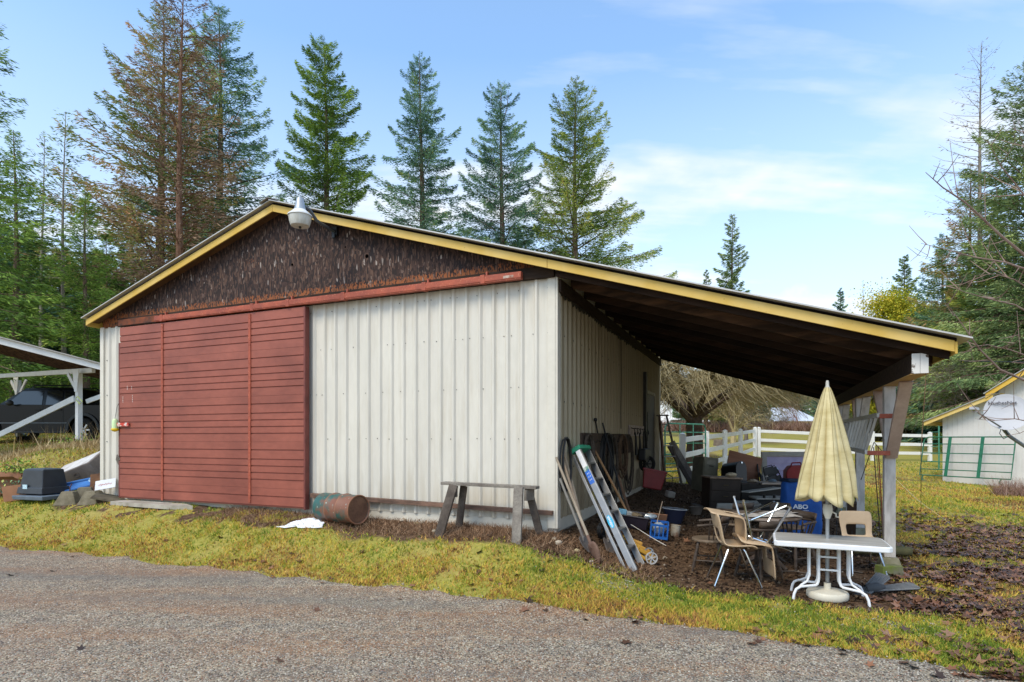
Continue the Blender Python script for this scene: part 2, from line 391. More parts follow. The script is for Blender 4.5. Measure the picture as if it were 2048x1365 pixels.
# ------------------------------------------------------------------ road: chip-sealed lane along the bank, ragged edge
def road_mat():
    m = bpy.data.materials.new('chipped_stone_road'); m.use_nodes = True; t = m.node_tree; N = t.nodes; L = t.links
    b = N['Principled BSDF']; b.inputs['Roughness'].default_value = .85; b.inputs['Specular IOR Level'].default_value = .3
    g = N.new('ShaderNodeNewGeometry')
    v = N.new('ShaderNodeTexVoronoi'); v.inputs['Scale'].default_value = 92; L.new(g.outputs['Position'], v.inputs['Vector'])
    sp = N.new('ShaderNodeSeparateColor'); L.new(v.outputs['Color'], sp.inputs[0])
    r = N.new('ShaderNodeValToRGB'); L.new(sp.outputs[0], r.inputs[0]); r.color_ramp.interpolation = 'CONSTANT'
    e = r.color_ramp.elements
    cols = [(0, '#4f4b44'), (.14, '#7b7366'), (.3, '#998f80'), (.46, '#aba190'), (.6, '#c0b49e'), (.72, '#93897a'), (.82, '#d2cabb'), (.9, '#ab8a76'), (.96, '#6a625a')]
    while len(e) < len(cols): e.new(.5)
    for i, (p, c) in enumerate(cols): e[i].position = p; e[i].color = (*lin(c), 1)
    # rusty needles drifted over it
    n = N.new('ShaderNodeTexNoise'); n.inputs['Scale'].default_value = .9; n.inputs['Detail'].default_value = 5; n.inputs['Roughness'].default_value = .6
    mp = N.new('ShaderNodeMapping'); mp.inputs['Rotation'].default_value = (0, 0, R(24)); mp.inputs['Scale'].default_value = (.22, 1.5, 1)
    L.new(g.outputs['Position'], mp.inputs[0]); L.new(mp.outputs[0], n.inputs['Vector'])
    n2 = N.new('ShaderNodeTexNoise'); n2.inputs['Scale'].default_value = 125; n2.inputs['Detail'].default_value = 3; L.new(g.outputs['Position'], n2.inputs['Vector'])
    mr = N.new('ShaderNodeMapRange'); L.new(n.outputs[0], mr.inputs[0]); mr.inputs[1].default_value = .40; mr.inputs[2].default_value = .64
    mr.inputs[3].default_value = -.02; mr.inputs[4].default_value = .15
    ad = N.new('ShaderNodeMath'); ad.operation = 'ADD'; L.new(mr.outputs[0], ad.inputs[0]); L.new(n2.outputs[0], ad.inputs[1])
    r2 = N.new('ShaderNodeValToRGB'); L.new(ad.outputs[0], r2.inputs[0]); r2.color_ramp.elements[0].position = .56; r2.color_ramp.elements[1].position = .66
    r2.color_ramp.elements[0].color = (0, 0, 0, 1); r2.color_ramp.elements[1].color = (.75, .75, .75, 1)
    mx = N.new('ShaderNodeMix'); mx.data_type = 'RGBA'; L.new(r2.outputs[0], mx.inputs['Factor']); L.new(r.outputs[0], mx.inputs[6])
    mx.inputs[7].default_value = (*lin('#a8744c'), 1)
    # bluish-grey worn patches
    n3 = N.new('ShaderNodeTexNoise'); n3.inputs['Scale'].default_value = .8; n3.inputs['Detail'].default_value = 4
    mp3 = N.new('ShaderNodeMapping'); mp3.inputs['Location'].default_value = (4, 7, 0); mp3.inputs['Rotation'].default_value = (0, 0, R(24)); mp3.inputs['Scale'].default_value = (.16, 1.7, 1)
    L.new(g.outputs['Position'], mp3.inputs[0]); L.new(mp3.outputs[0], n3.inputs['Vector'])
    r3 = N.new('ShaderNodeValToRGB'); L.new(n3.outputs[0], r3.inputs[0]); r3.color_ramp.elements[0].position = .5; r3.color_ramp.elements[1].position = .68
    r3.color_ramp.elements[0].color = (0, 0, 0, 1); r3.color_ramp.elements[1].color = (.55, .55, .55, 1)
    mx3 = N.new('ShaderNodeMix'); mx3.data_type = 'RGBA'; L.new(r3.outputs[0], mx3.inputs['Factor']); L.new(mx.outputs[2], mx3.inputs[6])
    mx3.inputs[7].default_value = (*lin('#7c7974'), 1)
    # overall tone drift
    n4 = N.new('ShaderNodeTexNoise'); n4.inputs['Scale'].default_value = 7; n4.inputs['Detail'].default_value = 6; L.new(g.outputs['Position'], n4.inputs['Vector'])
    r4 = N.new('ShaderNodeValToRGB'); L.new(n4.outputs[0], r4.inputs[0]); r4.color_ramp.elements[0].position = .3; r4.color_ramp.elements[1].position = .7
    r4.color_ramp.elements[0].color = (.60, .60, .61, 1); r4.color_ramp.elements[1].color = (.90, .90, .84, 1)
    mx4 = N.new('ShaderNodeMix'); mx4.data_type = 'RGBA'; mx4.blend_type = 'MULTIPLY'; mx4.inputs['Factor'].default_value = 1
    L.new(mx3.outputs[2], mx4.inputs[6]); L.new(r4.outputs[0], mx4.inputs[7])
    L.new(mx4.outputs[2], b.inputs['Base Color'])
    bp = N.new('ShaderNodeBump'); bp.inputs['Strength'].default_value = .7; bp.inputs['Distance'].default_value = .008; bp.invert = True
    L.new(v.outputs['Distance'], bp.inputs['Height']); L.new(bp.outputs[0], b.inputs['Normal'])
    return m
ra = axis_pts(-60, 60, -12, 8, .1); rv = np.linspace(0, 1, 60)**1.6
RA, RV = np.meshgrid(ra, rv); a_ = RA.ravel(); q_ = RV.ravel()
ev = edge_v(a_); x0 = BX + a_*AX + ev*VX; y0 = BY + a_*AY + ev*VY
ev2 = ev - (fbm(x0, y0, .9, 5)-.5)*.45 - (fbm(x0, y0, 4.5, 8)-.5)*.2
v_ = ev2 - q_*14
rx = BX + a_*AX + v_*VX; ry = BY + a_*AY + v_*VY
rz_ = gza(rx, ry) + .008 - .004*(q_ == 0) * 4
ii = np.arange(len(rx)).reshape(RA.shape)
F = np.stack([ii[:-1, :-1].ravel(), ii[1:, :-1].ravel(), ii[1:, 1:].ravel(), ii[:-1, 1:].ravel()], 1)
road = np_mesh('road', np.stack([rx, ry, rz_], 1), F, road_mat(), smooth=True); kind(road, 'structure')

# ------------------------------------------------------------------ grass blades, weeds, leaves, chips: uncountable stuff
rs = np.random.RandomState(5)
def attr_mat(name, stops, rough=.8, spec=.2, trans=0.0, gain=1.0):
    m = bpy.data.materials.new(name); m.use_nodes = True; N = m.node_tree.nodes; L = m.node_tree.links
    b = N['Principled BSDF']; b.inputs['Roughness'].default_value = rough; b.inputs['Specular IOR Level'].default_value = spec
    at = N.new('ShaderNodeAttribute'); at.attribute_name = 'tint'
    r = N.new('ShaderNodeValToRGB'); L.new(at.outputs['Fac'], r.inputs[0]); e = r.color_ramp.elements
    while len(e) < len(stops): e.new(.5)
    for i, (p, c) in enumerate(stops): e[i].position = p; e[i].color = (*[min(1, q*gain) for q in lin(c)], 1)
    L.new(r.outputs[0], b.inputs['Base Color'])
    if trans:
        tr = N.new('ShaderNodeBsdfTranslucent'); L.new(r.outputs[0], tr.inputs[0]); ms = N.new('ShaderNodeMixShader'); ms.inputs[0].default_value = trans
        L.new(b.outputs[0], ms.inputs[1]); L.new(tr.outputs[0], ms.inputs[2]); L.new(ms.outputs[0], N['Material Output'].inputs[0])
    return m
def scatter(n, ylo, yhi, pw=1.6, klo=-1.0, khi=1.0):
    """points inside the view wedge (and a margin), denser near the eye"""
    u = rs.rand(n); Y = (ylo**(1-pw) + u*(yhi**(1-pw)-ylo**(1-pw)))**(1/(1-pw)) if pw != 1 else ylo*(yhi/ylo)**u
    return (klo + (khi-klo)*rs.rand(n))*Y, Y
def blades(name, x, y, hgt, wid, lean, tint, m, zoff=-.004):
    n = len(x); z = gza(x, y) + zoff
    a = rs.rand(n)*2*np.pi; ca, sa = np.cos(a), np.sin(a); l = lean*rs.rand(n)*hgt; b = rs.rand(n)*2*np.pi
    w = wid*(.6+.8*rs.rand(n)); h = hgt*(.5+rs.rand(n)*.8)
    tx, ty = x+np.cos(b)*l, y+np.sin(b)*l
    V = np.stack([np.stack([x-ca*w, y-sa*w, z], 1), np.stack([x+ca*w, y+sa*w, z], 1), np.stack([tx, ty, z+h], 1)], 1).reshape(-1, 3)
    return np_mesh(name, V, np.arange(3*n).reshape(n, 3), m, attr={'tint': np.repeat(tint, 3)})
x, y = scatter(620000, 3.6, 26, 1.75)
di, le, rd = masks(x, y); a = (x-BX)*AX+(y-BY)*AY; v = (x-BX)*VX+(y-BY)*VY
pl = fbm(x, y, 2.4, 40)
keep = (rs.rand(len(x)) > di*1.05 + .02) & (rd < .35 + .25*rs.rand(len(x))) & (rs.rand(len(x)) > le*.75) & ~((a < .05) & (a > -8.4) & (v > -.06) & (v < 7.6))
keep &= (rs.rand(len(x)) < .1 + 1.6*pl) & (rs.rand(len(x)) > sst(.60, .70, fbm(x, y, 3.2, 44))*.8)
x, y = x[keep], y[keep]; pl = fbm(x, y, 1.1, 41); pf = fbm(x, y, 6, 42)
pb = fbm(x, y, .45, 43); tint = np.clip(.46 + (pb-.5)*1.0 + (pl-.5)*1.2 + (pf-.5)*1.1 + rs.randn(len(x))*.27, 0, 1)
grass_m = attr_mat('grass_blade', [(0, '#5f7428'), (.16, '#85943a'), (.34, '#a9a33c'), (.54, '#c2a94c'), (.74, '#c89a54'), (.9, '#a0744a'), (1, '#6e5238')], trans=.25, gain=1.2)
grass = blades('grass', x, y, .026 + .022*fbm(x, y, 2.7, 47) + .016*np.clip((y-6)/8, 0, 1), .0030 + .0006*y, 1.5, tint, grass_m)
kind(grass, 'stuff'); tag(grass, 'short mossy yellow-green grass on the bank and lawn', 'grass')

# tall dead grass in front of the carport
n = 21000; x = -15 + 8.5*rs.rand(n); y = 11.2 + 5.0*rs.rand(n)**.7 + (x+10)*-.05
a = (x-BX)*AX+(y-BY)*AY; ok = a < -8.9; x, y = x[ok], y[ok]
straw_m = attr_mat('dead_straw', [(0, '#7d6340'), (.5, '#b3986a'), (1, '#d8c49a')], trans=.2)
h = np.where((rs.rand(len(x)) < .035) & (y > 13.4), .55, np.where(y > 13.2, .15, .06))
dg = blades('dead_grass', x, y, h, .010, .9, rs.rand(len(x)), straw_m); kind(dg, 'stuff'); tag(dg, 'tall dry straw-coloured grass in front of the carport', 'dry grass')
# dead weeds along the foundation and the foot of the lean-to
n = 9000; s = rs.rand(n); a = -5.2 + 6.4*rs.rand(n); v = -.04 - .55*rs.rand(n)**1.2
x = BX+a*AX+v*VX; y = BY+a*AY+v*VY
w2 = blades('dead_weeds', x, y, .07, .0035, 2.2, rs.rand(n), attr_mat('weed_stalk', [(0, '#4b3527'), (.5, '#856449'), (1, '#b5977a')])); kind(w2, 'stuff')
tag(w2, 'dead brown weeds along the barn foundation', 'weeds')

# fallen maple leaves
def leaf_mesh(name, x, y, size, m, tint, lift=.012):
    n = len(x); z = gza(x, y) + lift; k = 11
    base = []                                              # lobed outline
    for i in range(k-1):
        t = 2*math.pi*i/(k-1); r = (1.0 if i % 2 == 0 else .48) * (1 - .12*math.cos(t)); base.append((r*math.cos(t), r*math.sin(t), .22 if i % 2 == 0 else .05))
    base = np.array(base); rot = rs.rand(n)*2*np.pi; c, s_ = np.cos(rot), np.sin(rot); sz = size*(.55+.75*rs.rand(n))
    curl = (rs.rand(n, k-1)*1.1 - .25); bx = base[None, :, 0]*c[:, None]-base[None, :, 1]*s_[:, None]; by = base[None, :, 0]*s_[:, None]+base[None, :, 1]*c[:, None]
    px_ = (x[:, None]+bx*sz[:, None]); py_ = (y[:, None]+by*sz[:, None]); tl = rs.randn(n, 2)*.25
    pz_ = z[:, None]+(base[None, :, 2]*curl*1.6 + bx*tl[:, :1]+by*tl[:, 1:])*sz[:, None] + .006
    V = np.concatenate([np.stack([x, y, z+.004], 1)[:, None, :], np.stack([px_, py_, np.maximum(pz_, z[:, None]-.003)], 2)], 1)
    f = np.array([[0, 1+i, 1+(i+1) % (k-1)] for i in range(k-1)])
    F = (f[None] + (np.arange(n)*k)[:, None, None]).reshape(-1, 3)
    return np_mesh(name, V.reshape(-1, 3), F, m, attr={'tint': np.repeat(tint, k)})
leaf_m = attr_mat('dead_leaf', [(0, '#33241a'), (.35, '#553a2b'), (.6, '#76513c'), (.85, '#8a5f44'), (1, '#8a6a54')], rough=.45, spec=.5)
x, y = scatter(42000, 3.7, 17, 1.3, .3, 1.05)
di, le, rd = masks(x, y); keep = rs.rand(len(x)) < le*.85*sst(.26, .56, fbm(x, y, 1.6, 60)); x1, y1 = x[keep], y[keep]
x, y = scatter(8200, 3.8, 12, 1.2, -.95, 1.0)
di, le, rd = masks(x, y); a = (x-BX)*AX+(y-BY)*AY; v = (x-BX)*VX+(y-BY)*VY
near_edge = np.exp(-((v-edge_v(a)-.2)/.28)**2) * (.22+.5*sst(-3, 3, a)); keep = (rs.rand(len(x)) < near_edge*.85*sst(.38, .58, fbm(x, y, 1.9, 61))+.022*(rd < .5)+.003) & ~((a < .05) & (v > -.1))
x2, y2 = x[keep], y[keep]
x = np.concatenate([x1, x2]); y = np.concatenate([y1, y2])
lv = leaf_mesh('fallen_leaves', x, y, .045, leaf_m, np.clip(rs.rand(len(x))**1.3, 0, 1)); kind(lv, 'stuff')
tag(lv, 'wet brown maple leaves strewn over the lawn and lane edge', 'fallen leaves')

# loose stones on the road's edge and in the dirt
def stones(name, x, y, size, m, tint, sink=.35):
    n = len(x); z = gza(x, y); d = np.array([(1,0,0),(0,1,0),(-1,0,0),(0,-1,0),(0,0,.8),(0,0,-.8)], float)
    sz = size*(.5+rs.rand(n)); V = d[None]*sz[:, None, None]*(.7+.6*rs.rand(n, 6))[:, :, None]
    rot = rs.rand(n)*6.28; c, s_ = np.cos(rot)[:, None], np.sin(rot)[:, None]
    X = V[:, :, 0]*c - V[:, :, 1]*s_ + x[:, None]; Y_ = V[:, :, 0]*s_ + V[:, :, 1]*c + y[:, None]; Z = V[:, :, 2] + z[:, None] + (sz*sink)[:, None] + .004
    f = np.array([(0,1,4),(1,2,4),(2,3,4),(3,0,4),(1,0,5),(2,1,5),(3,2,5),(0,3,5)])
    F = (f[None] + (np.arange(n)*6)[:, None, None]).reshape(-1, 3)
    return np_mesh(name, np.stack([X, Y_, Z], 2).reshape(-1, 3), F, m, attr={'tint': np.repeat(tint, 6)})
x, y = scatter(90000, 3.0, 10, 1.6)
di, le, rd = masks(x, y); a = (x-BX)*AX+(y-BY)*AY; v = (x-BX)*VX+(y-BY)*VY
gr = (rd > .35) * np.where(v - edge_v(a) > -.8, .6, .35); gr = np.maximum(gr, np.exp(-(((a-.9)/.45)**2+((v+.75)/.3)**2))*.9); gr = np.maximum(gr, np.exp(-(((a-3.1)/.7)**2+((v+.9)/.28)**2))*.7)
keep = rs.rand(len(x)) < gr; x, y = x[keep], y[keep]
gv = stones('gravel', x, y, .0065, attr_mat('stone_chip', [(0, '#3f3e3f'), (.3, '#77736f'), (.6, '#9c958c'), (.85, '#bdb6a8'), (1, '#8a5c44')], spec=.3), rs.rand(len(x))); kind(gv, 'stuff')
tag(gv, 'loose stone chips on the lane and its edge', 'gravel')
# clods and litter of the dirt floor
n = 9000; a = .05+3.9*rs.rand(n); v = -.6+8*rs.rand(n)**1.3; x = BX+a*AX+v*VX; y = BY+a*AY+v*VY
cl = stones('dirt_clods', x, y, .014, attr_mat('clod', [(0, '#2c211a'), (.6, '#5d4936'), (.93, '#6f5c48'), (1, '#a0978a')], spec=.1), rs.rand(n)**1.5, .1); kind(cl, 'stuff')
tag(cl, 'crumbled earth and litter on the lean-to floor', 'dirt')
# ------------------------------------------------------------------ materials
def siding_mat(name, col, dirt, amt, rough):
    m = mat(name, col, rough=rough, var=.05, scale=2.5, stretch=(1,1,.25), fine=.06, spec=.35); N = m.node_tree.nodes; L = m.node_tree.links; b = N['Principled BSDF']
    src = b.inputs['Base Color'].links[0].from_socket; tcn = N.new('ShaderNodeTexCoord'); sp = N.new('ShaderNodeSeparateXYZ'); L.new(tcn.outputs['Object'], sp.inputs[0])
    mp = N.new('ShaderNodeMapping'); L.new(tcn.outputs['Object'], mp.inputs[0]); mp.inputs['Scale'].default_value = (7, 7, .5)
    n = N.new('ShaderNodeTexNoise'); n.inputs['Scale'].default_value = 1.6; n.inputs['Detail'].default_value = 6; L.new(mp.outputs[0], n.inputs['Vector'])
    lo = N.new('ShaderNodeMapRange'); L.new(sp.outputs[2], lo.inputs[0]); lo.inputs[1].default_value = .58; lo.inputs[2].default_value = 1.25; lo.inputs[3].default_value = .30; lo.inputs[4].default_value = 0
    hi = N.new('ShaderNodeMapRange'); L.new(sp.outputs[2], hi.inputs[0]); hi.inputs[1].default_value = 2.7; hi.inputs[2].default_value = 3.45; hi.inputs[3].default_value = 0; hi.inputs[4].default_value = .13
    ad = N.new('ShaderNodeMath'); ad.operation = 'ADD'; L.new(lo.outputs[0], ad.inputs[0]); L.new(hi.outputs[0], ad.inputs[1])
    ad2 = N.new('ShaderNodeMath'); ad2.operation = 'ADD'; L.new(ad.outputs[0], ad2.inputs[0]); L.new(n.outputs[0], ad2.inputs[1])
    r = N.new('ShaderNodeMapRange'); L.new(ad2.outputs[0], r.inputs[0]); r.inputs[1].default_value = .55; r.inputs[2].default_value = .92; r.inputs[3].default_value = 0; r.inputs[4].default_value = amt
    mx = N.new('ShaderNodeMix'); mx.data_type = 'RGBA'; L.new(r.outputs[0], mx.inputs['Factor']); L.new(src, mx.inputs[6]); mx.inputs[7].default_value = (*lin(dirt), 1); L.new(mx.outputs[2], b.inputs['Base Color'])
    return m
M_SIDING = siding_mat('cream_metal_siding', '#d0cbbf', '#94825f', .40, .42)
M_SIDING_SIDE = siding_mat('cream_metal_siding_shaded_dusty', '#a3967d', '#6c5a42', .5, .6)  # darker copy of the cream siding: lean-to shade put into the colour, slight dust
M_TRIM = mat('cream_trim', '#d0cabc', rough=.45, var=.05, scale=3, fine=.05)
M_RED = mat('red_door_metal', '#a05b4a', col2='#84493c', rough=.5, scale=1.1, fine=.14, spec=.35, thr=(.3,.7), stretch=(1,1,1.6))
M_REDRUST = mat('rusty_red_steel', '#a8543c', col2='#8a4535', rough=.65, scale=7, thr=(.35,.65), speck=('#c07a5c', .62), bump=.2)
M_DARKBEAM = mat('smoke_dark_wood', '#2b221d', col2='#41342b', rough=.85, scale=4, stretch=(1,6,6), bump=.3, spec=.15)
M_RAFTER = mat('dark_rafter_wood', '#3c2f27', col2='#755742', rough=.85, scale=2.2, stretch=(.8,5,5), thr=(.42,.72), bump=.2, spec=.15)
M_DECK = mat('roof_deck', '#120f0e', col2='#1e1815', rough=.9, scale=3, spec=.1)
M_YEL = mat('yellow_fascia_paint', '#c4a044', col2='#d0b268', rough=.6, scale=2.0, fine=.12, thr=(.35,.65), stretch=(1,1,1), spec=.35, speck=('#a07c2c', .68))
M_ROOFM = mat('roof_sheet_metal', '#b9b6b2', rough=.4, metal=.3, var=.1, scale=5)
M_CONC = mat('concrete', '#9a958c', col2='#7d776d', rough=.9, scale=5, fine=.25, bump=.5, spec=.15)
M_OLDWOOD = mat('weathered_grey_wood', '#6f6760', col2='#918a80', rough=.85, scale=6, stretch=(1,1,1), fine=.3, bump=.4, spec=.15)
M_LEDGE = mat('worn_red_sill_board', '#8a6a58', col2='#4f3d33', rough=.8, scale=3, stretch=(1,4,4), fine=.35, bump=.4)
M_POST = mat('chipped_white_post_paint', '#c4beb7', col2='#9a928a', rough=.7, scale=5, stretch=(3,3,.8), fine=.12, thr=(.45,.75), speck=('#6f665c', .70))
M_TANBOARD = mat('tan_brace_board', '#c0a794', col2='#ab9280', rough=.75, scale=4, fine=.1)
M_WHITE = mat('white_paint', '#dedcd8', rough=.55, var=.05, scale=5, fine=.06)
M_WHITEPEEL = mat('peeling_white_endgrain', '#d2cfca', col2='#5a4c42', rough=.8, scale=9, thr=(.58,.62))
M_BLACK = mat('black_plastic', '#17181a', rough=.5, var=.2, scale=5, spec=.4)
M_SCREW = mat('screw_head', '#4c4b4a', rough=.5, metal=.5)

def osb_mat():
    m = bpy.data.materials.new('weathered_strand_board'); m.use_nodes = True; N = m.node_tree.nodes; L = m.node_tree.links
    b = N['Principled BSDF']; b.inputs['Roughness'].default_value = .8; b.inputs['Specular IOR Level'].default_value = .25
    tcn = N.new('ShaderNodeTexCoord')
    def vor(rot, sc, st):
        mp = N.new('ShaderNodeMapping'); L.new(tcn.outputs['Object'], mp.inputs[0]); mp.inputs['Rotation'].default_value = (0, R(rot), 0); mp.inputs['Scale'].default_value = st
        v = N.new('ShaderNodeTexVoronoi'); v.inputs['Scale'].default_value = sc; L.new(mp.outputs[0], v.inputs['Vector']); return v
    v1 = vor(18, 15, (3.4, 1, .95)); v2 = vor(-24, 14, (3.6, 1, 1.0))
    def rc(v, st):
        s_ = N.new('ShaderNodeSeparateColor'); L.new(v.outputs['Color'], s_.inputs[0]); r = N.new('ShaderNodeValToRGB'); L.new(s_.outputs[1], r.inputs[0]); e = r.color_ramp.elements
        r.color_ramp.interpolation = 'CONSTANT'
        while len(e) < len(st): e.new(.5)
        for i, (p, c) in enumerate(st): e[i].position = p; e[i].color = (*lin(c), 1)
        return r.outputs[0], s_
    c1, s1 = rc(v1, [(0, '#2e221f'), (.25, '#3f302b'), (.5, '#4c3a33'), (.7, '#2a2324'), (.85, '#5d473c'), (.95, '#6c5a50'), (.99, '#9c9088')])
    c2, s2 = rc(v2, [(0, '#382a26'), (.3, '#463530'), (.55, '#2c2422'), (.8, '#584339'), (.93, '#64524a'), (.985, '#857a74')])
    n = N.new('ShaderNodeTexNoise'); n.inputs['Scale'].default_value = 9; n.inputs['Detail'].default_value = 5; L.new(tcn.outputs['Object'], n.inputs['Vector'])
    r = N.new('ShaderNodeValToRGB'); L.new(n.outputs[0], r.inputs[0]); r.color_ramp.elements[0].position = .48; r.color_ramp.elements[1].position = .52
    mx = N.new('ShaderNodeMix'); mx.data_type = 'RGBA'; L.new(r.outputs[0], mx.inputs['Factor']); L.new(c1, mx.inputs[6]); L.new(c2, mx.inputs[7])
    # orange fresh strands near the bottom edge and in a patch, darker grey field right
    sp = N.new('ShaderNodeSeparateXYZ'); L.new(tcn.outputs['Object'], sp.inputs[0])
    mr = N.new('ShaderNodeMapRange'); L.new(sp.outputs[2], mr.inputs[0]); mr.inputs[1].default_value = 3.60; mr.inputs[2].default_value = 3.74; mr.inputs[3].default_value = 1; mr.inputs[4].default_value = .0
    n2 = N.new('ShaderNodeTexNoise'); n2.inputs['Scale'].default_value = .75; n2.inputs['Detail'].default_value = 4; L.new(tcn.outputs['Object'], n2.inputs['Vector'])
    mr2 = N.new('ShaderNodeMapRange'); L.new(n2.outputs[0], mr2.inputs[0]); mr2.inputs[1].default_value = .5; mr2.inputs[2].default_value = .7; mr2.inputs[3].default_value = 0; mr2.inputs[4].default_value = .42
    ad = N.new('ShaderNodeMath'); ad.operation = 'MAXIMUM'; L.new(mr.outputs[0], ad.inputs[0]); L.new(mr2.outputs[0], ad.inputs[1])
    v3 = vor(10, 24, (3.2, 1, 1.2)); s3 = N.new('ShaderNodeSeparateColor'); L.new(v3.outputs['Color'], s3.inputs[0])
    th = N.new('ShaderNodeMath'); th.operation = 'MULTIPLY'; L.new(ad.outputs[0], th.inputs[0]); L.new(s3.outputs[2], th.inputs[1])
    r5 = N.new('ShaderNodeValToRGB'); L.new(th.outputs[0], r5.inputs[0]); r5.color_ramp.elements[0].position = .30; r5.color_ramp.elements[1].position = .42
    mx2 = N.new('ShaderNodeMix'); mx2.data_type = 'RGBA'; L.new(r5.outputs[0], mx2.inputs['Factor']); L.new(mx.outputs[2], mx2.inputs[6]); mx2.inputs[7].default_value = (*lin('#8d5433'), 1)
    L.new(mx2.outputs[2], b.inputs['Base Color'])
    bp = N.new('ShaderNodeBump'); bp.inputs['Strength'].default_value = .6; bp.inputs['Distance'].default_value = .01; L.new(s1.outputs[1], bp.inputs['Height']); L.new(bp.outputs[0], b.inputs['Normal'])
    return m
M_OSB = osb_mat()

# ------------------------------------------------------------------ barn
barn = thing('metal_barn', 'cream metal-sided pole barn with brown gable, red sliding door and dark open lean-to', 'barn', (BX, BY, 0), BROT)
W, D = 8.27, 7.54                  # width along the front, depth
RID, ZR, SL = 4.17, 4.88, .31      # ridge distance from the corner, its height, slope
def zf(a): return ZR - SL*abs(-a - RID)
def ribs_wall(length, z0, z1, first, spacing, axis='a', depth=.027):
    """ribbed sheet as a closed-front strip; ribs stand out towards -v (axis a) or +a (axis v)"""
    prof = [(0, 0)]; s = first
    while s < length - .03:
        prof += [(s-.034, 0), (s-.012, depth), (s+.012, depth), (s+.034, 0)]
        for q in (.33, .66):
            c = s + spacing*q
            if c < length - .03: prof += [(c-.008, 0), (c-.004, .0008), (c+.004, .0008), (c+.008, 0)]
        s += spacing
    prof += [(length, 0)]; m = MB(); vs = []
    for p, d in prof:
        for z in (z0, z1): vs.append((-p, -d, z) if axis == 'a' else (d, p, z))
    n = len(prof); fs = [(2*i, 2*i+1, 2*i+3, 2*i+2) for i in range(n-1)]
    return m.add(vs, fs)
# front siding to the right of the door and the strip left of it
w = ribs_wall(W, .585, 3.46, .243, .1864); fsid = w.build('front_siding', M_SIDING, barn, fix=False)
MB().box(-W, 0, .004, .05, .45, 3.5).build('front_wall', M_TRIM, barn)
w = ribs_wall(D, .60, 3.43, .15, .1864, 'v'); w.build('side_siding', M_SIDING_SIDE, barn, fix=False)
MB().box(-.05, -.004, .052, D, .45, 3.6).build('side_wall', M_TRIM, barn)
MB().box(-W, -W+.05, .052, D-.05, .45, 3.5).build('left_wall', M_TRIM, barn)
MB().box(-W, -.002, D-.048, D, .45, 3.5).prism([(-W, 3.501), (-.002, 3.501), (-.002, zf(0)-.02), (-RID, ZR-.02), (-W, zf(-W)-.02)], .04, 'Y', D-.045).build('rear_wall', M_TRIM, barn)
# foundation
f = MB().box(-W+.01, -.012, .014, .15, .05, .605).box(-.14, -.014, .151, D-.02, .05, .62)
f.build('foundation', M_CONC, barn, bevel=.004)
# corner trims
ct = MB().box(-.095, .012, -.030, -.001, .50, 3.45).box(-.0015, .030, -.030, .085, .50, 3.45)
ct.build('corner_trim', M_TRIM, barn, bevel=.003)
MB().box(-W-.03, -W+.06, -.030, -.001, .53, 3.47).build('corner_trim', M_TRIM, barn, bevel=.003)
MB().box(-.04, .03, D-.06, D+.03, .50, 3.40).build('corner_trim', M_TRIM, barn, bevel=.003)
# rows of screws across the front sheets
sc = MB()
for z in (1.55, 2.17, 2.80, 3.33):
    s = .10
    while s < 3.7:
        sc.cyl((-s, -.0035, z + rnd.uniform(-.01, .01)), (-s, -.0075, z), .0055, n=6); s += rnd.choice((.1864, .373, .1, .1864*1.5))
for z in (1.5, 2.3, 2.9):
    for s in (W-.12, W-.2, W-.38): sc.cyl((-s, -.0035, z), (-s, -.010, z), .009, n=6)
for z in (1.2, 2.0, 2.8):
    s = .3
    while s < 7.3: sc.cyl((.0035, s, z), (.010, s, z), .009, n=6); s += .373
k = sc.build('screws', M_SCREW, fsid); k['kind'] = 'stuff'
# gable boards
g = MB().prism([(-W+.02, 3.455), (-.03, 3.455), (-.03, zf(-.03)-.03), (-RID, ZR-.03), (-W+.02, zf(-W+.02)-.03)], .03, 'Y', -.012)
gable = g.build('gable_board', M_OSB, barn)
hole = MB(); hole.cyl((-2.69, -.012, 4.02), (-2.69, -.0165, 4.02), .026, n=14); hole.cyl((-4.0, -.012, 4.06), (-4.0, -.0165, 4.06), .018, n=12); hole.cyl((-3.05,-.012,4.19),(-3.05,-.0165,4.19),.012,n=10)
hole.build('knot_hole', mat('hole_dark', '#050404', rough=1, spec=0), gable)
# header beam, door track with brackets
MB().box(-7.76, -.002, -.075, -.0135, 3.435, 3.575).build('header_beam', M_DARKBEAM, barn, bevel=.004)
MB().box(-7.74, -6.75, -.082, -.0755, 3.45, 3.55).build('header_board', mat('burnt_orange_board', '#7c3d1c', col2='#3a2419', scale=5, rough=.7, thr=(.35,.6)), barn)
tr = MB().box(-6.72, -.376, -.165, -.105, 3.425, 3.515).box(-6.72, -.376, -.172, -.1655, 3.44, 3.50)
track = tr.build('door_track', M_REDRUST, barn, bevel=.006)
for s in (6.56, 4.62, 3.94, 2.97, 1.70, .877):
    b = MB().box(-s-.03, -s+.03, -.175, -.10, 3.418, 3.525).box(-s-.012+.03, -s+.012+.03, -.12, -.0755, 3.526, 3.575)
    b.build('track_bracket', M_REDRUST, track, bevel=.003)
MB().box(-.60, -.47, -.1745, -.1725, 3.45, 3.48).build('peeled_sticker', mat('sticker', '#b9a99b', col2='#8a5a48', scale=20), track)
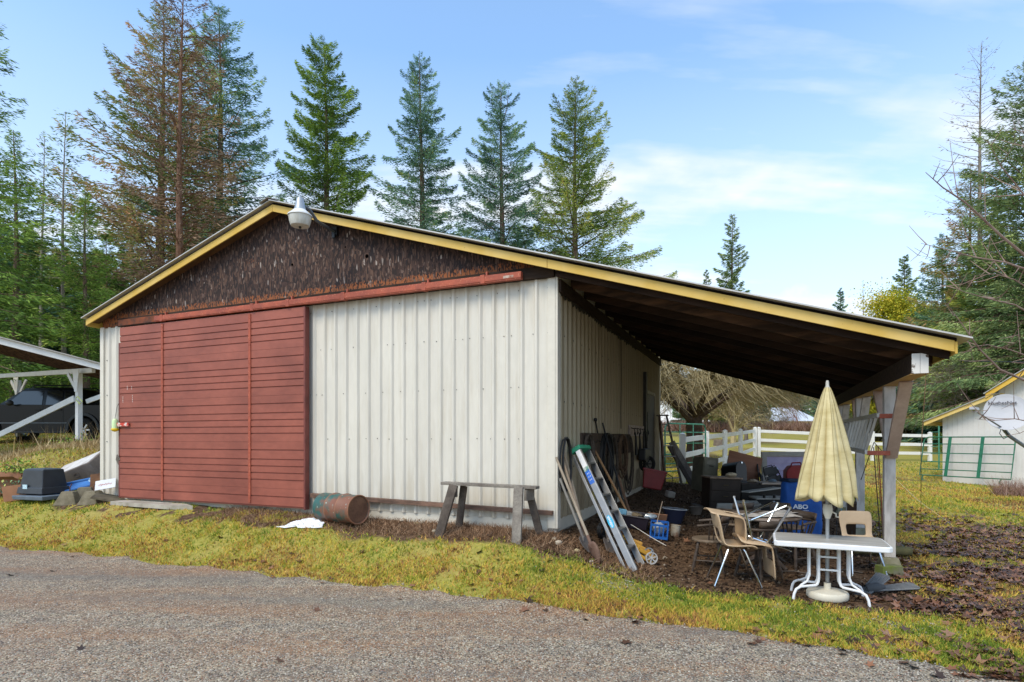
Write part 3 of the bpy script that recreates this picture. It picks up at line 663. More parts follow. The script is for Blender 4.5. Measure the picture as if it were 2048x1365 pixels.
# sliding door: clapboard sheets, frame, battens, hasp
DX0, DX1 = -7.61, -3.64; DZ0, DZ1 = .565, 3.40; DV = -.135
dm = MB()
zt = DZ1; pat = [.135, .098, .098, .098, .115, .125]; zc = DZ1; i = 0; rows = []
while zc > DZ0 + .03:
    h = pat[i % 6] if i else .15; zb = max(DZ0, zc - h); rows.append((zc, zb, i % 6 == 4)); zc = zb; i += 1
prof = []
for a0, a1, flush in rows:
    prof += [(0, a0), (.0, a1 + .018), (.014, a1 + .012), (.014, a1)] if not flush else [(0, a0), (0, a1+.004), (.004, a1+.003), (.004, a1)]
vs = []; fs = []
for d, z in prof:
    vs += [(DX0, DV + d, z), (DX1-.03, DV + d, z)]
for j in range(len(prof)-1): fs.append((2*j, 2*j+1, 2*j+3, 2*j+2))
dm.add(vs, fs)
door = dm.build('sliding_door', M_RED, barn, fix=False)
MB().box(DX0+.002, DX1-.002, DV+.018, DV+.058, DZ0+.002, DZ1-.002).build('door_core', M_RED, door)
MB().box(DX1-.0295, DX1, DV-.008, DV+.072, DZ0-.01, DZ1).build('edge_stile', mat('dark_red_edge', '#6e3831', rough=.6), door)
MB().box(DX0-.05, DX0-.002, DV+.01, DV+.09, DZ0, DZ1-.25).build('edge_stile', mat('dark_red_edge', '#6e3831', rough=.6), door)
for s in (6.57, 4.69):
    b = MB().box(-s-.022, -s+.022, DV-.012, DV-.001, DZ0+.05 if s < 6 else DZ0, DZ1-.02)
    for q in range(9): b.cyl((-s, DV-.012, DZ0+.12+q*.33), (-s, DV-.017, DZ0+.12+q*.33), .008, n=6)
    b.build('door_batten', M_REDRUST, door)
hs = MB().box(DX0-.06, DX0+.26, DV-.035, DV-.014, 1.77, 1.815).box(DX0-.06, DX0+.26, DV-.036, DV-.002, 1.755, 1.769)
hs.build('hasp', mat('scuffed_red_bar', '#c03a28', col2='#d8c8c0', rough=.5, scale=14, thr=(.5,.62)), door, bevel=.003)
ch = MB()
for x_, z_, h_ in ((DX0+.19, 2.36, .07), (DX0+.30, 2.36, .06), (DX0+.08, 2.15, .11), (DX0+.32, 2.15, .13)):
    for q in range(4): ch.box(x_-.005-.004*(q % 2), x_+.005, DV-.0025, DV-.0005, z_+q*h_/4, z_+(q+.7)*h_/4)
ch.build('paint_scuff', mat('chalky_scuff', '#cbb5ac', rough=.9), door)
# bottom guide board along the front
lm = MB().add([(-.02,-.095,.66),(-3.6,-.095,.725),(-3.6,-.031,.725),(-.02,-.031,.66),(-.02,-.095,.71),(-3.6,-.095,.785),(-3.6,-.031,.785),(-.02,-.031,.71)],
              [(0,1,2,3),(7,6,5,4),(0,4,5,1),(1,5,6,2),(2,6,7,3),(3,7,4,0)])
lm.build('bottom_guide_board', M_LEDGE, barn, bevel=.004)
# roof: sheets, deck, fascia, rafters
V0, V1 = -.22, D + .30
EL, ER = -W - .10, 3.80          # eaves
def slab(m, a0, a1, v0, v1, dz, th):
    z0, z1 = zf(a0) + dz, zf(a1) + dz
    return m.add([(a0,v0,z0),(a1,v0,z1),(a1,v1,z1),(a0,v1,z0),(a0,v0,z0+th),(a1,v0,z1+th),(a1,v1,z1+th),(a0,v1,z0+th)],
                 [(0,3,2,1),(4,5,6,7),(0,1,5,4),(1,2,6,5),(2,3,7,6),(3,0,4,7)])
roof = slab(slab(MB(), EL-.05, -RID, V0-.05, V1, .034, .014), -RID+.0005, ER+.09, V0-.07, V1, .034, .014)
q = 0.0
while q < 8.0:      # standing ribs of the sheet metal, running down the slope
    for a0, a1 in ((EL-.05, -RID-.02), (-RID+.02, ER+.09)):
        roof.add([(a0,V0+q,zf(a0)+.048),(a1,V0+q,zf(a1)+.048),(a1,V0+q+.05,zf(a1)+.048),(a0,V0+q+.05,zf(a0)+.048),
                  (a0,V0+q+.015,zf(a0)+.068),(a1,V0+q+.015,zf(a1)+.068),(a1,V0+q+.035,zf(a1)+.068),(a0,V0+q+.035,zf(a0)+.068)],
                 [(4,5,6,7),(0,1,5,4),(2,3,7,6),(1,2,6,5),(3,0,4,7)])
    q += .2286
rf = roof.build('roof_sheets', M_ROOFM, barn)
cap = MB().add([(-RID-.16, V0-.09, ZR-.05+.065), (-RID, V0-.09, ZR+.07), (-RID+.16, V0-.09, ZR-.05+.065), (-RID-.16, V1+.02, ZR-.05+.065), (-RID, V1+.02, ZR+.07), (-RID+.16, V1+.02, ZR-.05+.065)], [(0,1,4,3),(1,2,5,4)])
cp = cap.build('ridge_cap', mat('ridge_cap_metal', '#8d8b88', rough=.5, metal=.4), rf); sd_ = cp.modifiers.new('s', 'SOLIDIFY'); sd_.thickness = .006
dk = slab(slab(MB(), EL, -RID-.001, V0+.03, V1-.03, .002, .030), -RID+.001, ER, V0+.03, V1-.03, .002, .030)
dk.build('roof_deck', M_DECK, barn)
def fascia(name, a0, a1, v):
    z0, z1 = zf(a0), zf(a1)
    return MB().add([(a0,v,z0-.10),(a1,v,z1-.10),(a1,v+.02,z1-.10),(a0,v+.02,z0-.10),(a0,v,z0),(a1,v,z1),(a1,v+.02,z1),(a0,v+.02,z0)],
             [(0,3,2,1),(4,5,6,7),(0,1,5,4),(1,2,6,5),(2,3,7,6),(3,0,4,7)]).build(name, M_YEL, barn, bevel=.003)
fascia('fascia_board', EL, -RID-.002, V0); fascia('fascia_board', -RID+.002, -.035, V0); fascia('fascia_board', -.030, ER-.022, V0-.002)
ez = zf(ER)
MB().box(ER-.020, ER, V0, V1, ez-.11, ez-.002).build('fascia_board', M_YEL, barn, bevel=.003)
MB().box(EL, EL+.02, V0+.022, V1, zf(EL)-.11, zf(EL)-.002).build('fascia_board', M_YEL, barn, bevel=.003)
# plywood soffit strip behind the rake on the main gable
slab(slab(MB(), EL+.022, -RID-.002, V0+.03, -.014, -.04, .03), -RID+.002, -.03, V0+.03, -.014, -.04, .03).build('soffit', mat('brown_soffit_board', '#6a4c30', col2='#4a3424', scale=4, rough=.8), barn)
# lean-to rafters
RAFT = [M_RAFTER, mat('rafter_dark_brown', '#241c18', col2='#382a22', rough=.85, scale=2.2, stretch=(.8,5,5), spec=.15), mat('rafter_black_brown', '#191412', col2='#2a201b', rough=.85, scale=2.2, stretch=(.8,5,5), spec=.15), mat('rafter_mid_brown', '#2e231d', col2='#463429', rough=.85, scale=2.2, stretch=(.8,5,5), spec=.15)]
v = -.10; i = 0
while v < D + .2:
    a0, a1 = .03, ER - .03
    MB().add([(a0,v,zf(a0)-.15),(a1,v,zf(a1)-.15),(a1,v+.038,zf(a1)-.15),(a0,v+.038,zf(a0)-.15),(a0,v,zf(a0)-.001),(a1,v,zf(a1)-.001),(a1,v+.038,zf(a1)-.001),(a0,v+.038,zf(a0)-.001)],
             [(0,3,2,1),(4,5,6,7),(0,1,5,4),(1,2,6,5),(2,3,7,6),(3,0,4,7)]).build('rafter', RAFT[0 if i == 1 else 1 + (i*7) % 3], barn); v += .58; i += 1
# ledger on the side wall with frayed lower edge
ld = MB().box(.024, .062, .0, D, 3.27, zf(.06)-.155)
ld.build('ledger_board', M_DARKBEAM, barn)
fr = MB(); v = .05
while v < 4.6:
    h = rnd.uniform(.02, .07); wd = rnd.uniform(.08, .2); fr.prism([(v, 3.269), (v+wd, 3.269), (v+wd*.8, 3.269-h*.6), (v+wd*.4, 3.269-h)], .006, 'X', .0265); v += wd
fr.build('tar_paper_fringe', mat('tar_paper', '#3d3a33', rough=.9), barn)
# outer beam (doubled), white front end
bz = zf(3.55) - .152
for o in (0, .066):
    MB().box(3.485+o, 3.548+o, -.085, D+.25, bz-.185, bz).build('outer_beam', M_DARKBEAM, barn, bevel=.003)
    MB().box(3.485+o, 3.548+o, -.094, -.0855, bz-.184, bz-.001).build('beam_end', M_WHITEPEEL, barn)
MB().box(3.478, 3.622, -.08, D+.2, bz-.190, bz-.1855).build('beam_underside', mat('tan_painted_underside', '#c9a268', col2='#a98a60', scale=3, rough=.7), barn)
# posts, braces, footings
BB = bz - .191
for i, v in enumerate((1.30, 3.40, 5.45, 7.35)):
    p = B(3.55, v); zg = gz(p.x, p.y)
    ps = MB().box(3.495, 3.605, v-.055, v+.055, zg+.12, BB); po = ps.build('post', M_POST, barn, bevel=.004)
    if i < 3:
        for sgn, dz_, ww in ((-1, .80 if i == 0 else .55, .15), (1, .55, .11)):
            top = v + sgn*(.68 if i == 0 else .38)
            if sgn < 0:
                br = MB().beam((3.56, v-.06, BB-dz_), (3.58, top, BB-.002), .05, .115 if i == 0 else .10, up=(1,0,0))
            else: br = MB().beam((3.55, v+.06, BB-dz_), (3.55, top, BB-.002), .05, ww, up=(1,0,0))
            br.build('brace', M_TANBOARD if i == 0 or sgn > 0 else M_POST, barn, bevel=.003)
    fb = MB(); m_ = .13
    fb.add([(3.55+s*m_, v+t*m_, zg-.05) for s, t in ((-1,-1),(1,-1),(1,1),(-1,1))] + [(3.55+s*m_*.62, v+t*m_*.62, zg+.118) for s, t in ((-1,-1),(1,-1),(1,1),(-1,1))],
           [(3,2,1,0),(4,5,6,7),(0,1,5,4),(1,2,6,5),(2,3,7,6),(3,0,4,7)]); fb.build('footing', mat('mossy_footing', '#6f6c50', col2='#8a8572', scale=9, rough=.95, bump=.4), barn, bevel=.01)
# side door near the back
sdm = MB().box(.026, .05, 5.62, 6.72, 2.50, 2.56).box(.026, .05, 5.62, 5.69, .5, 2.499).box(.026, .05, 6.65, 6.72, .5, 2.499)
sdo = sdm.build('side_door_frame', mat('door_frame_dusty', '#8f8676', rough=.7), barn)
MB().box(.0235, .034, 5.6905, 6.6495, .5, 2.498).build('side_door', mat('dark_door', '#3a3530', rough=.6, var=.2), barn)

# cable down the side wall
c = MB().tube([B(.035, 3.3, 3.25), B(.037, 3.31, 2.6), B(.035, 3.29, 2.0), B(.036, 3.3, 1.72)], .006, 5).build('hanging_wire', M_BLACK)
tag(c, 'thin black wire hanging down the shaded side wall of the barn', 'wire')
# electrical conduit next to the side door
cd = thing('electrical_conduit', 'dark conduit and small boxes running up beside the side door', 'conduit', (BX, BY, 0), BROT)
MB().box(.03, .09, 5.36, 5.50, .55, 2.9).build('conduit_channel', mat('dark_grey_channel', '#35332f', rough=.6), cd)
MB().box(.03, .10, 5.52, 5.58, 1.5, 2.1).build('cable_cover', M_BLACK, cd)

# ------------------------------------------------------------------ yard lamp on the gable
LAMP_Z = Matrix.Diagonal((1, 1, .74, 1))
lamp = thing('yard_lamp', 'white dome yard light on a short grey arm below the barn ridge', 'outdoor lamp', tuple(B(-3.21, -.70, 4.45)), BROT)
M_GALV = mat('galvanised_metal', '#a9adb0', rough=.4, metal=.7, var=.12, scale=12)
MB().lathe([(.0, .235), (.045, .23), (.055, .16), (.062, .10), (.07, .06), (.07, .03), (.0, .03)], n=20).cyl((.0,0,.235), (0,0,.28), .022, n=10).xf(LAMP_Z).build('lamp_head', M_GALV, lamp, smooth=True)
MB().lathe([(.0, .035), (.08, .03), (.11, -.01), (.15, -.055), (.152, -.075), (.146, -.075), (.143, -.055), (.105, -.012), (.0, .025)], n=28).xf(LAMP_Z).build('lamp_shade', mat('white_enamel', '#d9d9d6', rough=.35, var=.04), lamp, smooth=True)
MB().lathe([(.142, -.074), (.134, -.15), (.118, -.23), (.112, -.243), (.0, -.25)], n=28).xf(LAMP_Z).build('lens', mat('frosted_lens', '#c9cac4', col2='#b0ada2', rough=.3, scale=20, stretch=(1,1,.2)), lamp, smooth=True)
MB().sphere((0, 0, -.196), .018, 8, 6).build('lens_screw', M_BLACK, lamp)
arm_end = Vector((0, .665, -.03))
MB().tube([(0, .05, .10), (0, .16, .095), (0, .30, -.005), (0, .5, -.028), tuple(arm_end)], .023, 10).build('lamp_arm', mat('arm_grey', '#5c6368', rough=.5, metal=.4), lamp, smooth=True)
MB().cbox(tuple(arm_end + Vector((.0, .0, -.0))), (.09, .04, .13)).cbox((0, .64, -.10), (.05, .03, .06)).build('mounting_plate', M_BLACK, lamp, bevel=.004)
# ------------------------------------------------------------------ trees
BARK = mat('conifer_bark', '#5a463a', col2='#7c6a5c', rough=.95, scale=3, stretch=(4,4,.7), bump=.4, spec=.1)
BARKR = mat('reddish_bark', '#65493a', col2='#806555', rough=.95, scale=3, stretch=(4,4,.7), bump=.4, spec=.1)
BARKG = mat('grey_bark', '#6b655c', col2='#938b80', rough=.95, scale=4, stretch=(3,3,1), bump=.4, spec=.1)
GREEN = {
 'green': attr_mat('needles_green', [(0, '#26361a'), (.35, '#3f5422'), (.65, '#5c7230'), (.9, '#7c8c40'), (1, '#949c50')], trans=.25, gain=2.2),
 'blue': attr_mat('needles_blue_green', [(0, '#20332a'), (.35, '#385043'), (.65, '#567058'), (.88, '#76864a'), (1, '#8c8a50')], trans=.25, gain=2.35),
 'olive': attr_mat('needles_olive', [(0, '#263618'), (.35, '#44562a'), (.6, '#66743a'), (.85, '#8a8a40'), (1, '#8f7444')], trans=.25, gain=2.3),
 'brown': attr_mat('needles_browning', [(0, '#2b3a20'), (.3, '#4a5a2e'), (.6, '#6c6c3c'), (.82, '#7a6440'), (1, '#8f6c50')], trans=.25, gain=2.2),
 'dead': attr_mat('dead_twigs', [(0, '#5f4a3c'), (.5, '#7a6450'), (1, '#927c66')], gain=1.2),
 'pale': attr_mat('needles_grey_green', [(0, '#38482e'), (.4, '#586a44'), (.75, '#7b8652'), (1, '#98a066')], trans=.2, gain=1.7),
 'yellow': attr_mat('leaves_yellow_green', [(0, '#5f6a1c'), (.4, '#8a8a28'), (.8, '#b09e34'), (1, '#c09a3c')], trans=.3, gain=1.6),
}
def conifer(name, label, base, H, Rm, kindc='green', seed=1, cb=.12, dens=1.0, droop=.35, n_br=95, bark=None, tr=.016, pw=.75, group='conifers round the yard',
            limbs=True, gap=None, lo_only=None, spray=.25, top2=False, extra=None, cat='conifer'):
    """tapered trunk, limbs in whorls, crown of many small needle sprays along every limb"""
    r = np.random.RandomState(seed)
    t = thing(name, label, cat, base, 0, group); bark = bark or BARK
    m = MB(); pts = []; 
    for i in range(9):
        q = i/8; pts.append((math.sin(q*5+seed)*.012*H*(.3+q)*.35, math.cos(q*4+seed)*.010*H*q*.4, H*q - (.3 if i == 0 else 0)))
    m.tube(pts, [max(.012, H*tr*(1-.96*(i/8))) for i in range(9)], 8)
    if top2: m.tube([pts[7], (pts[7][0]+H*.018, pts[7][1], H*.93), (pts[7][0]+H*.022, 0, H*.985)], [H*tr*.12, H*tr*.08, .01], 5)
    m.build('trunk', bark, t, smooth=True)
    br = MB(); P0 = []; DR = []; LN = []; TI = []
    C = []; AXS = []; NRM = []; SZ = []; TT = []
    def ctr(h): 
        q = h/H*8; i = int(min(7, q)); f = q-i; return [(pts[i][k]*(1-f)+pts[i+1][k]*f) for k in range(2)]
    n_br = int(n_br*1.75)
    for b in range(n_br):
        q = cb + (1-cb)*((b+r.rand())/n_br)**1.05; h = H*q
        if gap and gap[0] < q < gap[1]: continue
        prof = ((1-q)/(1-cb))**pw
        low = min(1, (q-cb)/(.10)+.55)
        L = 1.42*Rm*prof*low*(.50+.68*r.rand()) + H*.010
        if r.rand() < .06: L *= .5
        az = b*2.399 + r.randn()*.35; up = .25 + .75*q + r.randn()*.20; dr = droop*(1.15-q)
        cx_, cy_ = ctr(h); ca, sa = math.cos(az), math.sin(az)
        def pos(s): return np.array([cx_+ca*L*s, cy_+sa*L*s, h + L*(up*s*.55 - dr*s*s*1.25 + .22*s**4)])
        if limbs and L > .5: br.tube([pos(0), pos(.4), pos(.75), pos(1)], [max(.008, L*.013), L*.009, L*.005, .004], 3, caps=False)
        ns = int(dens*(88*L+30)); s = r.rand(ns)**.75*.92+.08; lat = r.randn(ns)*(.10+.20*L*(1-s)**.7)*.8; lat = np.clip(lat, -L*.4, L*.4)
        zz_ = -np.abs(r.randn(ns))*.10*L**.5 - np.abs(lat)*.15 + r.randn(ns)*.04
        x = cx_+ca*L*s - sa*lat; y = cy_+sa*L*s + ca*lat; z = h + L*(up*s*.55 - dr*s*s*1.25+.22*s**4) + zz_
        sg = np.sign(lat+1e-6)*(.3+.6*r.rand(ns)); dx = ca - sa*sg; dy = sa + ca*sg; dz = up*.3 - dr*s*1.2 - .15 + r.randn(ns)*.32
        C.append(np.stack([x, y, z], 1)); AXS.append(np.stack([dx, dy, dz], 1)); SZ.append(spray*(.5+.8*r.rand(ns))*min(1, .45+L*.25))
        tb = r.rand()*.5; TT.append(np.clip(.15 + tb + r.randn(ns)*.16 + (.22*(s-.5)), 0, 1))
    if limbs: br.build('limbs', bark, t)
    C = np.concatenate(C); A = np.concatenate(AXS); SZ = np.concatenate(SZ); TT = np.concatenate(TT)
    if extra: TT = extra(C, TT, r)
    A /= np.linalg.norm(A, axis=1, keepdims=True); n = len(C)
    Wd = np.cross(A, r.randn(n, 3)); Wd /= np.linalg.norm(Wd, axis=1, keepdims=True)
    L_ = SZ[:, None]; w = L_*.105
    V = np.stack([C - A*L_*.5, C + Wd*w - A*L_*.05, C + A*L_*.5, C - Wd*w - A*L_*.05], 1).reshape(-1, 3)
    np_mesh('crown', V, np.arange(4*n).reshape(n, 4), GREEN[kindc], t, {'tint': np.repeat(TT, 4)})
    return t
def at_px(px, Y): return ((px-CX)/FPX*Y, Y)
def con_px(name, label, px, top, hw, Y, **k):
    """a conifer standing at distance Y, sized from what the photo shows"""
    x, y = at_px(px, Y); z = gz(x, y) - .05; H = CZ + (HY-top)/FPX*Y - z
    return conifer(name, label, (x, y, z), H, hw/FPX*Y, **k)
# four trees behind the barn roof
con_px('conifer', 'bright green conifer behind the barn roof with a bare gap above its lowest boughs', 650, 84, 92, 42, kindc='green', seed=11, cb=.30, n_br=120, dens=1.8, gap=(.50, .56), pw=.62)
con_px('conifer', 'slim blue-green conifer directly right of the bright green one behind the barn roof', 843, 114, 96, 44, kindc='blue', seed=12, cb=.2, n_br=120, dens=1.4, pw=.68, droop=.42)
con_px('conifer', 'blue-green conifer with a forked tip, third of four behind the barn roof', 1005, 170, 100, 44, kindc='blue', seed=13, cb=.2, n_br=112, dens=1.4, pw=.66, top2=True)
con_px('conifer', 'wide olive-green conifer spreading over the roof slope, fourth of the row', 1152, 158, 150, 44, kindc='olive', seed=14, cb=.2, n_br=120, dens=1.45, pw=.85, droop=.42)
# big group left of the ridge
def brownish(C, T, r): return np.clip(T + .35*(np.sin(C[:, 2]*.7+C[:, 0]) > 0)*r.rand(len(T)), 0, 1)
con_px('conifer', 'tall sparse larch with rusty trunk and mostly bare brown limbs above the door', 362, -60, 105, 29, kindc='dead', seed=21, cb=.22, n_br=85, dens=.5, pw=.45, droop=.28, bark=BARKR, tr=.012, spray=.24)
con_px('conifer', 'broad browning fir left of the rusty trunk, its boughs reaching far left', 322, 8, 165, 33, kindc='brown', seed=22, cb=.2, n_br=110, dens=1.0, pw=.75, droop=.38, extra=brownish)
con_px('conifer', 'tall blue-green fir with brown patches right of the rusty trunk', 437, 14, 120, 36, kindc='blue', seed=23, cb=.28, n_br=115, dens=1.05, pw=.7, droop=.36, extra=brownish)
con_px('conifer', 'dark green fir low behind the left roof slope', 262, 372, 90, 36, kindc='green', seed=24, cb=.05, n_br=95, dens=1.4)
con_px('conifer', 'dense dark fir between the big trunks low behind the left roof slope', 395, 400, 90, 40, kindc='blue', seed=25, cb=.05, n_br=90, dens=1.4)
con_px('conifer', 'bright airy young fir standing left of the barn corner', 172, 385, 70, 25, kindc='green', seed=26, cb=.06, n_br=90, dens=1.3, spray=.22)
con_px('conifer', 'slender pine with long bare trunk, taller of the pair by the carport', 128, 222, 48, 27, kindc='olive', seed=27, cb=.45, n_br=45, dens=.2, pw=.5, bark=BARKG, tr=.009, spray=.34)
con_px('conifer', 'slender pine with long bare trunk, shorter of the pair by the carport', 84, 272, 36, 29, kindc='brown', seed=28, cb=.45, n_br=36, dens=.18, pw=.5, bark=BARKG, tr=.009, spray=.34)
con_px('conifer', 'large green fir at the left edge whose boughs hang into the frame', -55, -120, 95, 21, kindc='green', seed=29, cb=.08, n_br=90, dens=.6, droop=.45, pw=.6)
con_px('conifer', 'full green fir just right of the left edge above the carport', 30, 262, 78, 25, kindc='green', seed=30, cb=.06, n_br=100, dens=1.1, droop=.45, spray=.24)
con_px('conifer', 'thin young fir growing close beside the left corner of the barn', 215, 470, 60, 30, kindc='green', seed=31, cb=.05, n_br=70, dens=1.2)
# right side
con_px('conifer', 'lone pale grey-green conifer over the middle of the lean-to roof', 1463, 430, 45, 62, kindc='pale', seed=41, cb=.1, n_br=95, dens=.55, pw=.7, spray=.5)
con_px('conifer', 'small fir tip beside the lone pale conifer', 1412, 542, 32, 64, kindc='pale', seed=42, cb=.1, n_br=60, dens=.8, spray=.5)
con_px('conifer', 'small dark fir poking over the lower lean-to roof', 1681, 578, 27, 62, kindc='blue', seed=43, cb=.1, n_br=60, dens=1.0, spray=.5)
con_px('conifer', 'small bare larch next to the dark fir over the lower roof', 1727, 562, 20, 62, kindc='dead', seed=44, cb=.1, n_br=60, dens=.12, spray=.3, tr=.01)
con_px('conifer', 'green fir behind the yellowing trees at right', 1810, 512, 50, 52, kindc='pale', seed=45, cb=.1, n_br=70, dens=1.0, spray=.45)
con_px('conifer', 'tall dead larch with bare limbs at the right of the sky', 1962, 85, 62, 33, kindc='dead', seed=46, cb=.42, n_br=80, dens=.06, pw=.55, droop=.30, spray=.22, tr=.010, bark=BARKG)
con_px('conifer', 'dark fir with brown upper boughs below the dead larch', 1940, 330, 95, 34, kindc='brown', seed=47, cb=.1, n_br=95, dens=1.0, extra=brownish)
con_px('conifer', 'huge green fir filling the right edge of the sky', 2062, 120, 140, 28, kindc='pale', seed=48, cb=.04, n_br=140, dens=1.3, pw=.62, droop=.45, spray=.24)
con_px('conifer', 'pale green fir standing in front of the big right-hand fir', 1995, 420, 110, 31, kindc='olive', seed=49, cb=.04, n_br=110, dens=1.4, droop=.45, spray=.24)
con_px('conifer', 'dark blue-green fir between the dead larch and the yellowing trees', 1885, 470, 70, 40, kindc='blue', seed=50, cb=.04, n_br=90, dens=1.3)
fillers = [conifer('conifer', 'dense fir in the dark belt of trees', (0, 0, 0), 11, 2.9, kindc='blue', seed=60, cb=.02, n_br=75, dens=1.6, spray=.45),
           conifer('conifer', 'dense fir in the dark belt of trees', (0, 0, 0), 10, 2.8, kindc='olive', seed=61, cb=.02, n_br=75, dens=1.6, spray=.45)]
fl = [(0, 1925, 37, 1.0, 'dense blue-green fir filling the belt just left of the right-hand firs'), (1, 1870, 44, .95, 'olive fir low in the belt above the end of the white fence'),
      (0, 2030, 35, 1.0, 'dense fir low behind the white shed roof'), (1, 1960, 42, 1.0, 'olive fir behind the satellite dish in the tree belt'),
      (0, 1770, 52, .75, 'small dense fir seen between the lean-to posts'), (1, 1840, 50, .9, 'olive fir in the belt right of the front lean-to post'),
      (0, 60, 34, 1.05, 'dense fir behind the carport roof, far left'), (1, 120, 36, 1.1, 'olive fir behind the two slender pines'),
      (0, 190, 38, 1.05, 'dense fir right behind the barn corner at left'), (0, 10, 38, 1.2, 'dense fir at the very left edge behind the carport'),
      (1, 240, 42, 1.1, 'olive fir tucked behind the left roof slope'), (1, -60, 32, 1.1, 'olive fir just outside the left edge behind the carport'),
      (0, 1590, 95, .9, 'distant fir behind the far house'), (1, 1555, 100, .8, 'distant olive tree left of the far house roof'), (0, 1640, 105, .8, 'distant fir right of the far house'),
      (0, 1520, 110, .75, 'distant fir seen through the gap beside the bare fruit tree'), (1, 1690, 90, .85, 'distant olive fir behind the lean-to posts'), (0, 1370, 100, .8, 'distant fir behind the left side of the bare fruit tree'),
      (1, 1440, 105, .8, 'distant olive fir straight behind the bare fruit tree')]
for i, (k, px, Y, s, lb) in enumerate(fl):
    o = fillers[k] if i < 2 and k == i else copy_tree(fillers[k]); x, y = at_px(px, Y)
    o.location = (x, y, gz(x, y)-.1); o.scale = (s*1.05, s*1.05, s); o.rotation_euler.z = i*1.7; o['label'] = lb; o['group'] = 'filler firs in the tree belts'

# leafy clumps: broad-leaved trees and shrubs as leaf clouds
def leafy(name, label, base, H, Rx, kindc, seed, n=9000, trunk=.35, leaf=.16, cat='tree', group=None, bark=None, nb=16):
    r = np.random.RandomState(seed); t = thing(name, label, cat, base, 0, group); bark = bark or BARKG
    m = MB(); m.tube([(0,0,-.2), (.02*H,0,H*trunk*.6), (0,.02*H,H*trunk), (.03*H,0,H*.8)], [H*.022, H*.017, H*.014, .01], 7)
    cs = []
    for i in range(nb):
        a = i*2.4+r.rand(); q = r.rand()**.6; z = H*(trunk+(1-trunk)*(.15+.8*r.rand())); rr = Rx*q*math.sqrt(max(.08, 1-((z/H-.6)/.5)**2))*.8
        c = np.array([rr*math.cos(a), rr*math.sin(a), z]); cs.append((c, Rx*(.22+.2*r.rand())))
        m.tube([(0, 0, H*trunk*(.7+.3*r.rand())), (c[0]*.5, c[1]*.5, (z+H*trunk)/2+.05*H), tuple(c)], [H*.009, H*.006, .008], 4, caps=False)
    m.build('trunk', bark, t, smooth=True)
    per = n//nb; C = np.concatenate([c + r.randn(per, 3)*np.array([s, s, s*.7])*.62 for c, s in cs]); C[:, 2] = np.maximum(C[:, 2], .05)
    A = r.randn(len(C), 3); A /= np.linalg.norm(A, axis=1, keepdims=True); Wd = np.cross(A, r.randn(len(C), 3)); Wd /= np.linalg.norm(Wd, axis=1, keepdims=True)
    L_ = leaf*(.5+r.rand(len(C)))[:, None]; V = np.stack([C-A*L_*.5, C+Wd*L_*.32, C+A*L_*.5, C-Wd*L_*.32], 1).reshape(-1, 3)
    tt = np.clip(np.repeat(r.rand(nb)*.5+.15, per) + r.randn(len(C))*.18, 0, 1)
    np_mesh('crown', V, np.arange(4*len(C)).reshape(-1, 4), GREEN[kindc], t, {'tint': np.repeat(tt, 4)}); return t
def leaf_px(name, label, px, top, hw, Y, kindc, seed, **k):
    x, y = at_px(px, Y); z = gz(x, y)-.05; return leafy(name, label, (x, y, z), CZ+(HY-top)/FPX*Y-z, hw/FPX*Y, kindc, seed, **k)
leaf_px('tree', 'yellow-green broad-leaved tree over the low end of the lean-to roof', 1805, 590, 85, 48, 'yellow', 71, n=46000, leaf=.15, trunk=.12, nb=34)
leaf_px('tree', 'smaller yellowing tree seen between the lean-to posts', 1745, 690, 60, 46, 'yellow', 72, n=26000, leaf=.15, trunk=.12, nb=24)
leaf_px('tree', 'rounded olive tree at the right of the yellowing tree', 1868, 610, 70, 45, 'olive', 73, n=36000, leaf=.14, trunk=.12, nb=30)
leaf_px('tree', 'dull green tree just right of the bare fruit tree, behind the far house', 1650, 765, 60, 112, 'olive', 74, n=9000, leaf=.4, trunk=.15)
leaf_px('tree', 'dark green shrubby tree left of the far house', 1500, 812, 40, 70, 'blue', 75, n=5000, leaf=.4, trunk=.1)

# bare trees: recursive twigs
def bare(name, label, base, H, seed, m_bark, spread=.5, levels=5, tr=.02, umbrella=0.0, cat='bare tree', nbr=(3, 4), first=.3, twig=.012, kill=0.0, tilt=(0,0)):
    r = random.Random(seed); t = thing(name, label, cat, base); tk = MB(); tw = MB()
    def grow(p, d, L, rad, lv):
        n = 3; pts = [p]; q = Vector(p); dd = Vector(d)
        for i in range(n):
            dd = (dd + Vector((r.gauss(0,.16), r.gauss(0,.16), r.gauss(0,.10) - (umbrella*(.09*lv) if lv > 1 else 0)))).normalized(); q = q + dd*(L/n); pts.append(q.copy())
        rr = [max(twig*.35, rad*(1-.45*i/n)) for i in range(n+1)]
        (tk if lv < 2 else tw).tube(pts, rr, 6 if lv < 2 else 3, caps=False)
        if lv >= levels: return
        for i in range(r.randint(*nbr)):
            j = r.choice([1, 2, 3]) if lv else r.choice([2, 3, 3]); az = r.uniform(0, 6.283); perp = dd.orthogonal().normalized(); perp.rotate(Matrix.Rotation(az, 3, dd))
            nd = (dd*(1-spread*.6) + perp*spread*r.uniform(.6, 1.3) + Vector((0, 0, .12 if lv < 2 else -.15*umbrella))).normalized()
            grow(pts[j], nd, L*r.uniform(.6, .85), rr[j]*.62, lv+1)
        if lv < levels: grow(pts[-1], dd, L*.8, rr[-1]*.85, lv+1)
    grow(Vector((0, 0, -.2)), Vector((tilt[0], tilt[1], 1)).normalized(), H*first, H*tr, 0)
    tk.build('trunk', m_bark, t, smooth=True); tw.build('crown', m_bark, t, fix=False); return t
M_TWIG = mat('tan_bare_twigs', '#8f7f5e', col2='#b4a47c', rough=.9, scale=2, spec=.1)
M_TWIG2 = mat('grey_bare_twigs', '#5e564e', col2='#857a6e', rough=.9, scale=2, spec=.1)
